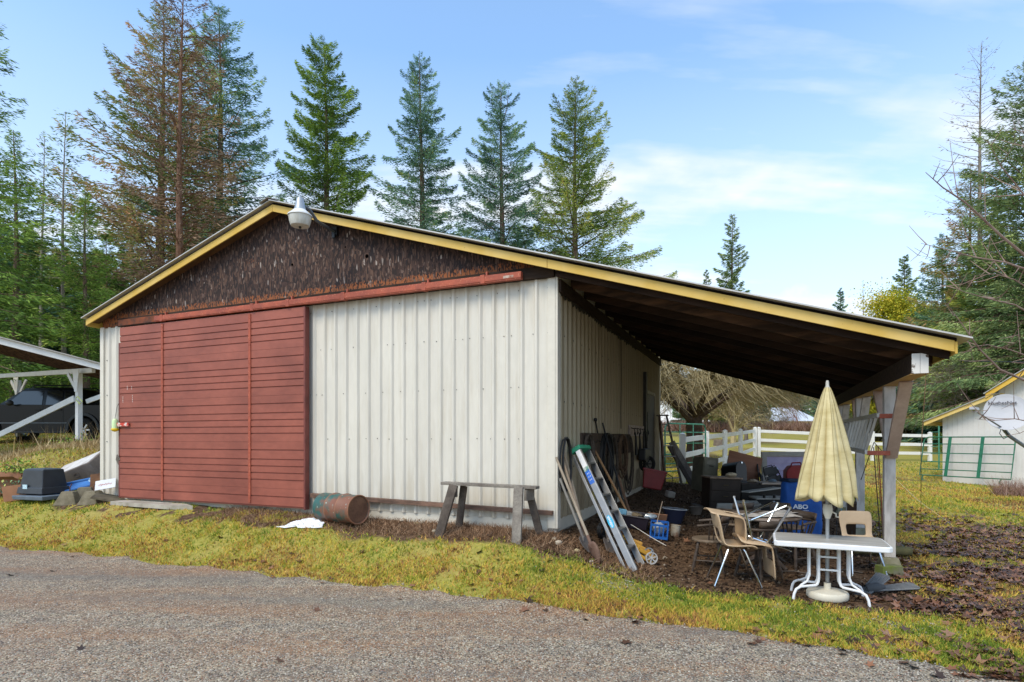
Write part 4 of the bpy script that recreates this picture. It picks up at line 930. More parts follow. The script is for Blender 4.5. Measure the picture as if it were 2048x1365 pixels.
# umbrella-shaped bare fruit tree behind the gate: thick trunk, arching twig dome
def umbrella_tree(px, Y):
    x, y = at_px(px, Y); z0 = gz(x, y)-.05; t = thing('bare_tree', 'wide umbrella-shaped bare fruit tree with dark trunk behind the green gate', 'bare tree', (x, y, z0))
    r = random.Random(5); tk = MB(); tk.tube([(0,0,-.1), (.03,0,.8), (0,.02,1.55), (.08,0,1.9)], [.34, .27, .27, .22], 10)
    limbs = []
    for i in range(11):
        a = i*.571+r.random()*.3; L = r.uniform(2.0, 3.3); p0 = Vector((0, 0, r.uniform(1.5, 1.9))); p1 = p0 + Vector((math.cos(a)*L*.45, math.sin(a)*L*.45, .75)); p2 = p0 + Vector((math.cos(a)*L, math.sin(a)*L, r.uniform(1.2, 2.2)))
        tk.tube([p0, p1, p2], [.12, .08, .035], 6, caps=False); limbs += [(p1, p2, a)]
    tk.build('trunk', mat('dark_wet_bark', '#3d2f27', col2='#57473a', scale=8, rough=.9, bump=.4), t, smooth=True)
    tw = MB()
    for i in range(4600):
        p1, p2, a = r.choice(limbs); q = p1.lerp(p2, r.random()**.6); az = a + r.gauss(0, 1.1); L = r.uniform(.8, 2.3); rise = r.uniform(-.1, 1.0)
        pts = [q]; 
        for s in (.3, .6, .85, 1.0): pts.append(q + Vector((math.cos(az+s*.3)*L*s + r.gauss(0,.06), math.sin(az+s*.3)*L*s + r.gauss(0,.06), rise*s - L*.55*s*s + r.gauss(0,.06))))
        for p in pts: p.z = max(p.z, 1.35 + r.random()*.3)
        tw.tube(pts, [.010, .008, .007, .005, .004], 3, caps=False)
        j = r.choice([1, 2, 3]); b = pts[j]; az2 = az + r.choice([-1, 1])*r.uniform(.5, 1.3); tw.tube([b, b+Vector((math.cos(az2)*.3, math.sin(az2)*.3, r.uniform(-.1, .3))), b+Vector((math.cos(az2)*.6, math.sin(az2)*.6, r.uniform(-.3, .3)))], [.006, .005, .003], 3, caps=False)
    tw.build('crown', M_TWIG, t, fix=False); return t
umbrella_tree(1388, 20)
for px, top, Y, sd, lb in ((1467, 770, 34, 3, 'bare tree with thick mossy trunk right of the umbrella tree'), (1493, 775, 38, 4, 'thin dark-trunked bare tree, second right of the umbrella tree')):
    x, y = at_px(px, Y); bare('bare_tree', lb, (x, y, gz(x, y)-.1), 3.6, sd, M_TWIG2 if sd == 4 else M_TWIG, spread=.62, levels=4, umbrella=.4, tr=.055 if sd == 3 else .04, first=.42, nbr=(3, 5))
for px, Y, sd, H, lb in ((1830, 42, 8, 9, 'grey bare tree tangled in front of the belt right of the front post'), (1905, 38, 9, 8, 'grey bare tree above the shed eave'), (1600, 82, 10, 7, 'reddish bare tree behind the right end of the far house'),
                         (1870, 40, 12, 7, 'low grey bare tree between the post and the shed'), (1575, 70, 11, 2.6, 'small arching bare shrub in front of the far house'), (1975, 30, 14, 7.5, 'brown bare tree behind the shed ridge')):
    x, y = at_px(px, Y); bare('bare_tree', lb, (x, y, gz(x, y)-.1), H, sd, M_TWIG2 if sd != 10 else mat('reddish_twigs', '#7c5c50', col2='#977468', scale=2, rough=.9), spread=.6, levels=5, tr=.018, first=.28, umbrella=.2)

# foreground tree at the right: its trunk stands just outside the frame, its bare branches reach in
ft = thing('bare_tree', 'leafless foreground branches reaching in from the right edge', 'bare tree', (6.3, 5.6, gz(6.3, 5.6)))
fb = Vector((6.3, 5.6, gz(6.3, 5.6))); tk = MB(); tw = MB(); rr_ = random.Random(2)
tk.tube([Vector((0,0,-.1)), Vector((.05,0,1.2)), Vector((0,.05,2.4)), Vector((.1,0,4.6))], [.13, .11, .09, .03], 8)
def limb(pxs, Y0, Y1, r0, start):
    pts = [Vector(start)]; n = len(pxs)
    for i, (a, b) in enumerate(pxs): pts.append(P(a, b, Y0 + (Y1-Y0)*i/max(1, n-1)) - fb)
    rs_ = [r0*(1-.86*i/n) for i in range(n+1)]; tk.tube(pts, rs_, 6, caps=True)
    for i in range(1, n):
        for k in range(rr_.randint(2, 3)):
            f = rr_.random(); p = pts[i].lerp(pts[i+1], f); d = (pts[i+1]-pts[i]).normalized(); q = d.orthogonal(); q.rotate(Matrix.Rotation(rr_.uniform(0, 6.28), 3, d)); L = rr_.uniform(.10, .42)
            e = (d*.6+q*.8).normalized(); m1 = p+e*L*.5+Vector((0, 0, .02)); e2 = p+e*L+Vector((0, 0, .08*L/.3)); tw.tube([p, m1, e2], [.005, .0035, .002], 3, caps=False)
            if L > .25: tw.tube([m1, m1+(d+q*-.3).normalized()*.14], [.003, .0015], 3, caps=False)
limb([(2048, 860), (1985, 800), (1925, 720), (1880, 630), (1850, 345)][:0] or [(2060, 520), (2000, 470), (1930, 405), (1885, 375), (1851, 345)], 5.4, 4.9, .016, (.05, 0, 2.3))
limb([(2070, 545), (2010, 525), (1950, 515), (1895, 500), (1842, 487)], 5.4, 5.1, .012, (.05, 0, 2.2))
limb([(2080, 430), (2040, 380), (2000, 330), (1975, 280)], 5.6, 5.3, .012, (.05, 0, 2.8))
limb([(2080, 640), (2030, 610), (1985, 600), (1930, 585), (1900, 572)], 5.3, 4.8, .010, (.05, 0, 2.0))
limb([(2070, 770), (2000, 740), (1960, 700), (1925, 650), (1895, 610)], 5.3, 4.9, .014, (.05, 0, 1.6))
limb([(2075, 720), (2020, 700), (1975, 690), (1935, 695)], 5.5, 5.1, .009, (.05, 0, 1.8))
limb([(2100, 350), (2060, 290), (2035, 240)], 5.8, 5.6, .010, (.05, 0, 3.2))
limb([(2090, 850), (2030, 838), (1985, 842), (1950, 838)], 5.6, 5.4, .008, (.05, 0, 1.5))
limb([(2090, 600), (2030, 560), (1990, 548), (1948, 552)], 5.7, 5.5, .009, (.05, 0, 2.1))
tk.build('trunk', mat('young_branch_bark', '#7a6258', col2='#9a8478', scale=9, rough=.8), ft, smooth=True); tw.build('crown', mat('young_branch_bark', '#7a6258'), ft)

# low brush and hedges
def brush(name, label, pxs, Y, h, n, cols, wid=.02, lean=1.4, depth=3.0):
    r = np.random.RandomState(len(label)); px = pxs[0]+(pxs[1]-pxs[0])*r.rand(n); Ys = Y + (r.rand(n)-.5)*depth; x = (px-CX)/FPX*Ys
    global rs; sv = rs; rs = r; o = blades(name, x, Ys, h, wid, lean, r.rand(n), cols); rs = sv; kind(o, 'stuff'); tag(o, label, 'brush'); return o
red_brush = attr_mat('red_brown_brush', [(0, '#5c4038'), (.5, '#8a6a5c'), (1, '#ab9080')])
brush('brush', 'band of reddish-brown brush at the far side of the field', (1290, 1760), 66, 1.15, 12000, red_brush, .04, 1.6, 8)
brush('brush', 'low tangle of dry twigs at the foot of the shed by the right edge', (1990, 2080), 15.6, .42, 900, red_brush, .006, 1.4, 1.4)
brush('undergrowth', 'dark undergrowth below the tree belt on the right', (1700, 2090), 44, 1.6, 12000, attr_mat('dark_undergrowth', [(0, '#28301c'), (.5, '#4a4a30'), (1, '#6c6248')]), .07, 1.2, 9)
brush('undergrowth', 'dark undergrowth between the trees behind the carport', (-120, 330), 33, 2.4, 9000, GREEN['green'], .08, 1.2, 8)
# ------------------------------------------------------------------ carport, in the barn's frame
M_SHEDROOF = mat('dull_roof_edge', '#a9a49c', rough=.6)
car = thing('carport', 'low open carport with white posts and white-edged roof, left of the barn', 'carport', (BX, BY, 0), BROT)
CP2 = Vector((-10.65, 15.0, 3.48)); CU, CV = Vector((.906, .423, 0)), Vector((-.423, .906, 0))      # roof: falls along CU
def cslab(x0, x1, y0, y1, dz, th):
    p = lambda x, y, z: CP2 + CU*x + CV*y + Vector((0, 0, -.26*x + z)); m = MB()
    m.add([p(x0,y0,dz),p(x1,y0,dz),p(x1,y1,dz),p(x0,y1,dz),p(x0,y0,dz+th),p(x1,y0,dz+th),p(x1,y1,dz+th),p(x0,y1,dz+th)], [(0,3,2,1),(4,5,6,7),(0,1,5,4),(1,2,6,5),(2,3,7,6),(3,0,4,7)])
    return m.xf((Matrix.Translation((BX, BY, 0)) @ Matrix.Rotation(BROT, 4, 'Z')).inverted())
cslab(-6.5, .62, -.06, 7, .004, .03).build('roof', M_SHEDROOF, car)
cslab(-6.5, .55, 0, .025, -.15, .15).build('fascia_board', M_WHITE, car, bevel=.004)
cslab(.5505, .575, 0, 6.9, -.15, .15).build('fascia_board', M_WHITE, car)
M_CPDECK = mat('brown_roof_boards', '#3b2a1f', col2='#6e5138', scale=3, stretch=(.3, 4, 4), rough=.85, thr=(.35,.7))
cslab(-6.5, .55, .03, 6.9, -.03, .03).build('roof_boards', M_CPDECK, car)
for i in range(10): cslab(-6.5, .54, .3+i*.66, .34+i*.66, -.15, .119).build('rafter', M_CPDECK, car)
CPI = (Matrix.Translation((BX, BY, 0)) @ Matrix.Rotation(BROT, 4, 'Z')).inverted()
MB().beam(P(187, 741, 15.3), P(-70, 757, 21.4), .09, .13).xf(CPI).build('beam', M_WHITE, car, bevel=.004)
for i, (a, v) in enumerate(((-14.53, 3.245), tuple((CPI @ P(37, 760, 20.4)).xy))):
    q = B(a, v); zg = gz(q.x, q.y); zt = 3.30 if i == 0 else 3.60
    m = MB().box(a-.06, a+.06, v-.06, v+.06, zg+.14, zt); m.build('post', M_WHITE, car, bevel=.004)
    MB().box(a-.05, a+.05, v-.05, v+.05, zg-.1, zg+.139).build('post_base', mat('rusty_jack', '#4a3c34', rough=.8), car)
    if True:
        MB().prism([(a-.14, zt+.1), (a+.14, zt+.1), (a+.05, zt-.5), (a-.05, zt-.5)], .02, 'Y', v-.085).build('gusset', M_WHITE, car)
        for s in (-1, 1) if i else (-1,): MB().beam((a+s*.05, v, zt-.5), (a+s*.46, v, zt), .04, .09).build('brace', M_WHITE, car)
MB().beam((-18.3, 3.16, 1.60), (-14.59, 3.16, 2.62), .04, .16).build('diagonal_board', M_WHITE, car, bevel=.004)
MB().beam((-14.47, 3.40, 2.55), (-12.6, 3.9, 3.15), .04, .12).build('diagonal_board', M_WHITE, car, bevel=.004)
o = MB().tube([B(-14.40, 3.1, 2.62), B(-14.25, 3.05, 2.66), B(-14.05, 3.05, 2.52), B(-14.15, 3.05, 2.46), B(-14.40, 3.1, 2.58)], .012, 6).build('hose_loop', mat('pale_green_hose', '#b9c77a'))
tag(o, 'pale green hose loop hooked on the carport post', 'hose')

# dark pickup in the carport, facing left
tp = P(165, 884, 18.9); zg = gz(tp.x, tp.y)
trk = thing('pickup_truck', 'black crew-cab pickup parked under the carport, facing left', 'pickup truck', (tp.x, tp.y + .93, zg + .02), math.pi)
M_PAINT = mat('black_car_paint', '#0c0e12', rough=.25, var=.1, spec=.25); M_GLASS = mat('car_glass', '#15191c', rough=.08, var=.1, spec=.6, coat=.1)
M_TYRE = mat('tyre_rubber', '#1b1b1b', rough=.85, var=.2, scale=12); M_RIM = mat('alloy_rim', '#b5b7b9', rough=.3, metal=.8)
def arch(cx, r, n=10): return [(cx + r*math.cos(math.pi*i/n), .39 + r*math.sin(math.pi*i/n)) for i in range(n, -1, -1)]
WB = 3.25
low = [(-1.12, .55), (-.48, .42)] + arch(0, .47) + [(.48, .30), (WB-.48, .30)] + arch(WB, .47) + [(WB+.48, .42), (WB+1.0, .45), (WB+1.05, .85), (WB+.9, 1.12), (2.86, 1.24), (2.7, 1.22), (.12, 1.20), (-1.12, 1.20)]
MB().prism(low, 1.80, 'Y', -.90).build('body', M_PAINT, trk, smooth=True, bevel=.04, seg=3)
cabm = MB(); bt = [(.14, 1.16), (2.85, 1.20)]; tpz = [(.34, 1.76), (2.20, 1.80)]
cabm.add([(.12,-.86,1.17),(2.88,-.86,1.17),(2.88,.86,1.17),(.12,.86,1.17),(.36,-.70,1.74),(2.05,-.70,1.76),(2.05,.70,1.76),(.36,.70,1.74),(.5,-.6,1.80),(1.9,-.6,1.81),(1.9,.6,1.81),(.5,.6,1.80)],
         [(0,3,2,1),(0,1,5,4),(1,2,6,5),(2,3,7,6),(3,0,4,7),(4,5,9,8),(5,6,10,9),(6,7,11,10),(7,4,8,11),(8,9,10,11)])
cabm.build('cabin', M_PAINT, trk, smooth=True, bevel=.03, seg=2)
def side(x, z, o=.012): t = (z-1.17)/.58; return (x, .86 - .16*t + o, z)
def pane(poly, nm='window'):
    m = MB(); n = len(poly); m.add([side(x, z) for x, z in poly] + [side(x, z, -.004) for x, z in poly], [tuple(range(n)), tuple(range(2*n-1, n-1, -1))] + [(i, (i+1) % n, (i+1) % n+n, i+n) for i in range(n)])
    m.add([(x, -y, z) for x, y, z in [side(x, z) for x, z in poly]], [tuple(range(n))]); return m.build(nm, M_GLASS, trk)
pane([(1.38, 1.21), (2.55, 1.21), (2.12, 1.66), (1.42, 1.68)]); pane([(.70, 1.21), (1.26, 1.21), (1.29, 1.68), (.78, 1.68)]); pane([(.30, 1.25), (.64, 1.22), (.72, 1.66), (.52, 1.64)])
MB().add([(2.80,-.74,1.24),(2.80,.74,1.24),(2.12,.60,1.735),(2.12,-.60,1.735)], [(0,1,2,3)]).xf(Matrix.Translation((.02,0,.02))).build('windshield', M_GLASS, trk)
for x_ in (1.32, .66):
    MB().box(x_-.006, x_+.006, .903, .908, .40, 1.17).build('door_seam', M_BLACK, trk)
for x_ in (1.50, .82): MB().box(x_-.12, x_+.06, .905, .93, 1.02, 1.06).build('door_handle', M_PAINT, trk, bevel=.008)
MB().box(.5, WB-.52, .90, .915, .60, .63).build('trim_strip', mat('grey_trim', '#5d646b', rough=.4), trk)
MB().box(.52, WB-.55, .86, .98, .28, .34).build('side_step', M_BLACK, trk, bevel=.01)
mr_ = MB().sphere((2.28, 1.04, 1.26), .12, 12, 8, (1.05, .55, .75)).tube([(2.34, .88, 1.22), (2.3, 1.0, 1.24)], .025, 6); mr_.build('mirror', M_BLACK, trk, smooth=True)
for s in (-1, 1): MB().tube([(.5, s*.55, 1.80), (.6, s*.55, 1.86), (1.8, s*.55, 1.87), (1.95, s*.55, 1.81)], .022, 6).build('roof_rail', M_BLACK, trk, smooth=True)
for x_ in (0, WB):
    fl_ = MB(); n = 12; vs = []
    for i in range(n+1):
        t = math.pi*i/n; 
        for r_ in (.47, .56): vs += [(x_+r_*math.cos(t), .895, .39+r_*math.sin(t)), (x_+r_*math.cos(t), .945, .39+r_*math.sin(t))]
    fs = []
    for i in range(n):
        a_ = i*4; b_ = a_+4; fs += [(a_+1, b_+1, b_+3, a_+3), (a_, a_+1, b_+1, b_), (a_+2, b_+2, b_+3, a_+3)]
    fl_.add(vs, fs).build('fender_flare', mat('flare_plastic', '#24282c', rough=.5), trk)
    for s in (1, -1):
        w_ = MB().lathe([(.22, -.12), (.36, -.12), (.39, -.09), (.39, .09), (.36, .12), (.22, .12)], (x_, s*.80, .39), 28, 'Y'); wo = w_.build('wheel', M_TYRE, trk, smooth=True)
        rm = MB().lathe([(.02, .07), (.05, .075), (.05, .05)], (x_, s*.83, .39), 14, 'Y').lathe([(.22, .10), (.235, .105), (.235, -.10), (.20, -.10), (.20, .06)], (x_, s*.80, .39), 28, 'Y')
        for j in range(6):
            t = j*math.pi/3; d_ = Vector((math.cos(t), 0, math.sin(t))); c_ = Vector((x_, s*.87, .39)); rm.beam(c_+d_*.03, c_+d_*.21, .045, .03, up=(0, 1, 0))
        rm.build('rim', M_RIM, wo, smooth=True)

# ------------------------------------------------------------------ white vinyl fences
def fence_run(name, label, pts, rails=(.36, .76, 1.16), hgt=1.30):
    t = thing(name, label, 'fence', tuple(on(*pts[0]))); o = Vector(t.location)
    for i, (x, y) in enumerate(pts):
        z = gz(x, y); m = MB().box(x-.065-o.x, x+.065-o.x, y-.065-o.y, y+.065-o.y, z-.1-o.z, z+hgt-o.z)
        m.add([(x-.075-o.x, y-.075-o.y, z+hgt-o.z), (x+.075-o.x, y-.075-o.y, z+hgt-o.z), (x+.075-o.x, y+.075-o.y, z+hgt-o.z), (x-.075-o.x, y+.075-o.y, z+hgt-o.z), (x-o.x, y-o.y, z+hgt+.05-o.z)], [(0,1,4),(1,2,4),(2,3,4),(3,0,4),(3,2,1,0)])
        m.build('fence_post', M_VINYL, t, bevel=.004)
        if i:
            xp, yp = pts[i-1]; zp = gz(xp, yp); d = Vector((x-xp, y-yp, 0)).normalized()*.064
            for r_ in rails:
                MB().beam((xp+d.x-o.x, yp+d.y-o.y, zp+r_-o.z), (x-d.x-o.x, y-d.y-o.y, z+r_-o.z), .038, .135).build('rail', M_VINYL, t, bevel=.003)
    return t
M_VINYL = mat('white_vinyl', '#e6e4df', rough=.4, var=.03, scale=2, speck=('#a9ab92', .70))
fr1 = [(4.29+6.6*t, 14.6+11.4*t) for t in (.0, .216, .442, .694, 1.0)]
fence_run('rail_fence', 'white three-rail fence running from the green gate to its far corner', fr1)
fr2 = [(10.95+.13, 26.05), (13.6, 26.1), (16.28, 26.2), (18.95, 26.3)]
fence_run('rail_fence', 'white three-rail fence running across the field behind the umbrella', fr2)

# ------------------------------------------------------------------ green tube gates
M_GGREEN = mat('green_gate_paint', '#1f5c44', col2='#2d7358', rough=.45, scale=5)
M_GTEAL = mat('faded_green_gate_paint', '#2c6e56', col2='#5fa088', rough=.5, scale=6)
def tube_gate(label, L, H, nb, ups, m, loc, rz, tilt=0.0, feet=False, round_left=True, wide=.045):
    t = thing('tube_gate', label, 'gate', loc, rot=(tilt, 0, rz)); r = .021; cr = .16
    fr = [(cr if round_left else 0, 0, H), (L-cr, 0, H)] + [(L-cr+cr*math.sin(q), 0, H-cr+cr*math.cos(q)) for q in (.5, 1.1, 1.57)] + [(L, 0, 0), (0, 0, 0)]
    fr += ([(0, 0, H-cr)] + [(cr-cr*math.cos(q), 0, H-cr+cr*math.sin(q)) for q in (.5, 1.1)] if round_left else [(0, 0, H)])
    MB().tube(fr, r, 8, closed=True).build('frame', m, t, smooth=True)
    zs_ = [H*(.16+.66*((i/(nb-1))**1.1)) for i in range(nb)] if nb > 1 else [H/2]
    for z_ in zs_: MB().tube([(0, 0, z_), (L, 0, z_)], .017, 6).build('bar', m, t, smooth=True)
    for u in ups: MB().box(u-wide, u+wide, -.027, -.019, .0, H).build('upright', m, t)
    if feet:
        for x_ in (.12, L-.25): MB().tube([(x_, .0, .0), (x_-.03, 0, -.10), (x_-.02, 0, -.16), (x_+.05, 0, -.18)], .018, 6).build('hinge_foot', m, t, smooth=True)
    return t
gp = P(1330, 935, 15.2); gq = P(1411, 930, 16.6)
gl = (Vector((gq.x-gp.x, gq.y-gp.y, 0))).length; z0 = gz(gp.x, gp.y)+.28
tube_gate('faded green tube gate standing open at the far end of the lean-to', gl, 1.27, 4, (gl*.33, gl*.66), M_GTEAL, (gp.x, gp.y, z0), math.atan2(gq.y-gp.y, gq.x-gp.x), wide=.02)

# ------------------------------------------------------------------ white shed at the right
SHR = math.atan2(-2.0, 1.05); shed = thing('white_shed', 'white grooved-board shed with yellow-edged roof at the right edge', 'shed', (14.85, 20.0, 0), SHR)
M_T111 = mat('white_grooved_board', '#d9d6d4', rough=.65, var=.04, scale=3, fine=.05); M_FASC2 = mat('pale_yellow_fascia', '#e0c684', col2='#d8b45c', rough=.6, scale=2)
def grooved(x0, x1, zlo, ztop, y):
    m = MB(); prof = []; x = x0
    while x < x1-.005:
        xe = min(x1, x+.152); prof += [(x, 0), (xe-.012, 0), (xe-.012, .010), (xe, .010)] if xe < x1 else [(x, 0), (xe, 0)]; x = xe
    vs = []; fs = []
    for p, d in prof: vs += [(p, y+d, zlo), (p, y+d, ztop(p))]
    for i in range(len(prof)-1): fs.append((2*i, 2*i+2, 2*i+3, 2*i+1))
    return m.add(vs, fs)
def zs1(x): return 2.18 + .415*(x+.3)
def zs2(x): return 3.02 + .66*(x-1.45) if x < 3.3 else 3.02+.66*1.85 - .45*(x-3.3)
grooved(0, 1.6, .02, lambda x: zs1(x)-.02, 0).build('side_wall', M_T111, shed, fix=False)
grooved(1.6, 6.0, -.15, lambda x: zs2(x)-.03, 0).build('gable_wall', M_T111, shed, fix=False)
MB().box(0, 6, .012, 4.5, -.2, 2.1).build('wall_core', M_T111, shed)
MB().box(.01, 5.99, .0115, 4.49, -.4, .0199 if False else -.2005).build('footing', M_CONC, shed)
MB().box(0, .05, .012, 4.5, 2.1, 2.3).build('side_wall', M_T111, shed)
def rslab(fn, x0, x1, y0, y1, dz, th, m=None):
    m = m or MB(); return m.add([(x0,y0,fn(x0)+dz),(x1,y0,fn(x1)+dz),(x1,y1,fn(x1)+dz),(x0,y1,fn(x0)+dz),(x0,y0,fn(x0)+dz+th),(x1,y0,fn(x1)+dz+th),(x1,y1,fn(x1)+dz+th),(x0,y1,fn(x0)+dz+th)],
                 [(0,3,2,1),(4,5,6,7),(0,1,5,4),(1,2,6,5),(2,3,7,6),(3,0,4,7)])
rslab(zs1, -.42, 1.62, -.42, 4.8, .0, .03).build('roof', M_ROOFM, shed); rslab(zs1, -.40, 1.60, -.38, -.355, -.13, .128).build('fascia_board', M_FASC2, shed)
MB().box(-.40, -.375, -.354, 4.7, zs1(-.4)-.13, zs1(-.4)-.002).build('fascia_board', M_FASC2, shed)
rslab(zs2, 1.38, 3.3, -.46, 4.8, .005, .03).build('roof', M_ROOFM, shed); rslab(zs2, 3.3001, 6.4, -.46, 4.8, .005, .03).build('roof', M_ROOFM, shed)
rslab(zs2, 1.42, 3.3, -.42, -.395, -.15, .15).build('fascia_board', mat('yellow_fascia_two', '#d9a93a', col2='#e0bd5c', rough=.6), shed); rslab(zs2, 3.3001, 6.35, -.42, -.395, -.15, .15).build('fascia_board', mat('yellow_fascia_two', '#d9a93a'), shed)
MB().box(1.66, 1.76, -.05, -.002, 2.2, 3.0).build('corner_board', M_FASC2, shed)
def SH(x, y, z): return Vector((14.85, 20, 0)) + Matrix.Rotation(SHR, 3, 'Z') @ Vector((x, y, z))
g2 = SH(-.45, -.55, .30)
tube_gate('dark green tube gate leaning against the white shed', 2.62, 1.34, 4, (.82, 1.76), M_GGREEN, tuple(g2), SHR - .03, tilt=-.22, feet=True, wide=.05)
ar = thing('arch_trellis', 'thin teal metal arch standing behind the end of the white fence', 'garden arch', tuple(on(*at_px(1878, 23.5))))
MB().tube([(0,0,0),(0,0,1.9),(.05,0,2.08),(.2,0,2.2),(.42,0,2.22),(.6,0,2.1),(.68,0,1.85),(.68,0,0)], .03, 7).build('arch_tube', M_GTEAL, ar, smooth=True)
for i in range(6): MB().tube([(0,0,.3+i*.3),(0,.45,.3+i*.3)], .012, 5).build('rung', M_GTEAL, ar)

# satellite dish
dd = P(2012, 826, 12.4); dish = thing('satellite_dish', 'round pale grey satellite dish on a bent mast before the shed', 'satellite dish', tuple(dd), 0)
M_DISH = mat('dish_grey', '#b4b4b8', rough=.5, var=.03); M_MAST = mat('mast_grey', '#74777a', rough=.5, metal=.4)
dm_ = MB().lathe([(.0, .06), (.15, .054), (.28, .035), (.37, .008), (.395, -.002), (.395, .010), (.0, .075)], n=36); Dm = Matrix.Rotation(R(-28), 4, 'Z') @ Matrix.Rotation(R(74), 4, 'X')
dm_.xf(Dm @ Matrix.Diagonal((1, 1.02, -1, 1)) @ Matrix.Translation((0, 0, -.06))).build('reflector', M_DISH, dish, smooth=True)
text_mesh('HughesNet', 'lettering', .105, mat('dish_letter', '#3c3c44', rough=.6), dish, Dm @ Matrix.Translation((-.06, .20, .062)), .001, .002)
MB().tube([(.0, .02, -.36), (-.45, -.2, -.20), (-1.02, -.45, .02)], .016, 7).build('feed_arm', M_MAST, dish, smooth=True)
MB().cbox((-1.06, -.48, .06), (.20, .10, .06), (0, .1, .5)).cbox((-1.02, -.45, .02), (.06, .08, .07)).build('feed_horn', M_DISH, dish, bevel=.008)
gzd = gz(dd.x+.95, dd.y+.1) - dd.z
MB().tube([(.03, .14, -.20), (.06, .12, -.36), (.16, .1, -.50), (.40, .1, -.66), (.70, .1, -.86), (.93, .1, -1.0), (.95, .1, gzd)], .038, 8).build('mast', M_MAST, dish, smooth=True)
MB().tube([(-.02, .1, -.34), (-.12, .02, -.44), (-.05, .0, -.56), (.08, .02, -.5), (.06, .08, -.38)], .008, 5).build('cable', M_BLACK, dish)

# far house
hx, hy = at_px(1568, 84); hz_ = gz(hx, hy); hs = thing('far_house', 'distant yellow house with pale metal hip roof beyond the field', 'house', (hx, hy, hz_), -.1)
M_HW = mat('pale_yellow_wall', '#d6c48e', var=.08, scale=1); M_HR = mat('pale_blue_metal_roof', '#cfd6de', rough=.35, metal=.2, var=.05)
MB().box(-1.6, 4.0, -1.5, 4, -.3, 1.3).build('wall', M_HW, hs); MB().box(-3.8, -1.601, .3, 4, -.3, 1.8).build('wall', M_HW, hs)
MB().add([(-2.0,-2,1.25),(4.4,-2,1.25),(4.4,4.5,1.25),(-2.0,4.5,1.25),(-3.2,1.2,3.35),(1.6,1.2,3.35),(-4.6,4.5,1.7),(-4.6,-.4,1.75)], [(0,1,5,4),(1,2,5),(2,3,4,5),(0,4,7),(7,4,6),(4,3,6),(3,2,1,0)]).build('roof', M_HR, hs)
wf = MB().box(1.7, 2.9, -1.53, -1.501, .25, 1.0).build('window', M_WHITE, hs); MB().box(1.78, 2.82, -1.54, -1.531, .32, .93).build('pane', mat('teal_pane', '#2f8296', rough=.2), wf)
wf = MB().box(-1.3, -.6, -1.53, -1.501, .2, 1.0).build('window', mat('grey_green_shutter', '#6f7a5e'), hs)
# stumps in the field and overhead wire
for px, py, r_, h_, lb in ((1437, 892, .26, .30, 'short old stump behind the white fence'), (1549, 868, .4, .3, 'far stump in the sunlit field')):
    s_ = G(px, py); o = MB().lathe([(r_*1.25, -.1), (r_*1.05, .1), (r_, h_), (r_*.9, h_+.02), (0, h_)], (0,0,0), 12).build('stump', mat('grey_stump', '#5c5048', col2='#7d7064', rough=.9, scale=6, bump=.4)); o.location = s_; tag(o, lb, 'tree stump')
o = MB().tube([P(1925, 722, 14), P(1990, 724, 13), P(2048, 725, 12), P(2300, 720, 9)], .012, 5).build('overhead_wire', M_BLACK); tag(o, 'thin dark overhead wire crossing the trees at right', 'wire')
# ------------------------------------------------------------------ drum, sheet, sawhorse, rocks, slab by the door
M_DRUM = mat('rusty_painted_drum', '#2f5a55', col2='#7c5240', rough=.55, scale=3.2, thr=(.42,.56), speck=('#8fa79c', .66), bump=.15)
M_DRUMEND = mat('rusty_drum_end', '#5d4032', col2='#7f5c46', rough=.7, scale=5, fine=.3)
DR = G(690, 1047)
drum = thing('oil_drum', 'rusty blue-green steel drum lying on its side before the barn wall', 'drum', tuple(B(-2.84, -.36, gz(*B(-2.84, -.36).xy)+.185)), BROT-.16)
drum.scale = (.80, .9, .9)
prof = [(.0, -.40), (.19, -.40), (.195, -.415), (.205, -.415), (.205, -.395)]
for c_ in (-.13, .13): prof += [(.205, c_-.03), (.217, c_-.008), (.217, c_+.008), (.205, c_+.03)]
prof += [(.205, .395), (.205, .415), (.195, .415), (.19, .40)]
MB().lathe(prof, (0, 0, 0), 36, 'X').build('shell', M_DRUM, drum, smooth=True); MB().lathe([(.0, .398), (.191, .398)], (0,0,0), 32, 'X').build('end_plate', M_DRUMEND, drum)
MB().lathe([(.192, .412), (.203, .421), (.212, .416), (.212, .405), (.205, .402)], (0,0,0), 36, 'X').build('rim', mat('rust_rim', '#8a6048', rough=.6), drum, smooth=True)
for c_ in (-.13, .13): MB().lathe([(.2171, c_-.009), (.2195, c_), (.2171, c_+.009)], (0,0,0), 36, 'X').build('hoop', mat('rust_rim', '#8a6048'), drum, smooth=True)
def crumple(nm, label, cat, c, rx, ry, h, m, seed, thick=.006, rz=0, nu=22, nv=6):
    r = np.random.RandomState(seed); V = []; F_ = []
    for j in range(nv+1):
        q = j/nv
        for i in range(nu):
            t = 2*math.pi*i/nu; k = q*(1+.28*math.sin(3*t+seed)+.16*math.sin(7*t)+.08*r.randn()*q)
            x, y = rx*k*math.cos(t), ry*k*math.sin(t); V.append((x, y, h*(1-q)**.8*(.6+.5*r.rand()) + .012*abs(r.randn())*(q > .2)))
    for j in range(nv):
        for i in range(nu): F_.append((j*nu+i, j*nu+(i+1) % nu, (j+1)*nu+(i+1) % nu, (j+1)*nu+i))
    V = [(x*math.cos(rz)-y*math.sin(rz), x*math.sin(rz)+y*math.cos(rz), z) for x, y, z in V]
    V = [(x, y, z + gz(c[0]+x, c[1]+y) - gz(c[0], c[1])) for x, y, z in V]
    o = MB().add(V, F_).build(nm, m); o.location = on(c[0], c[1], .01); md = o.modifiers.new('s', 'SOLIDIFY'); md.thickness = thick; return tag(o, label, cat)
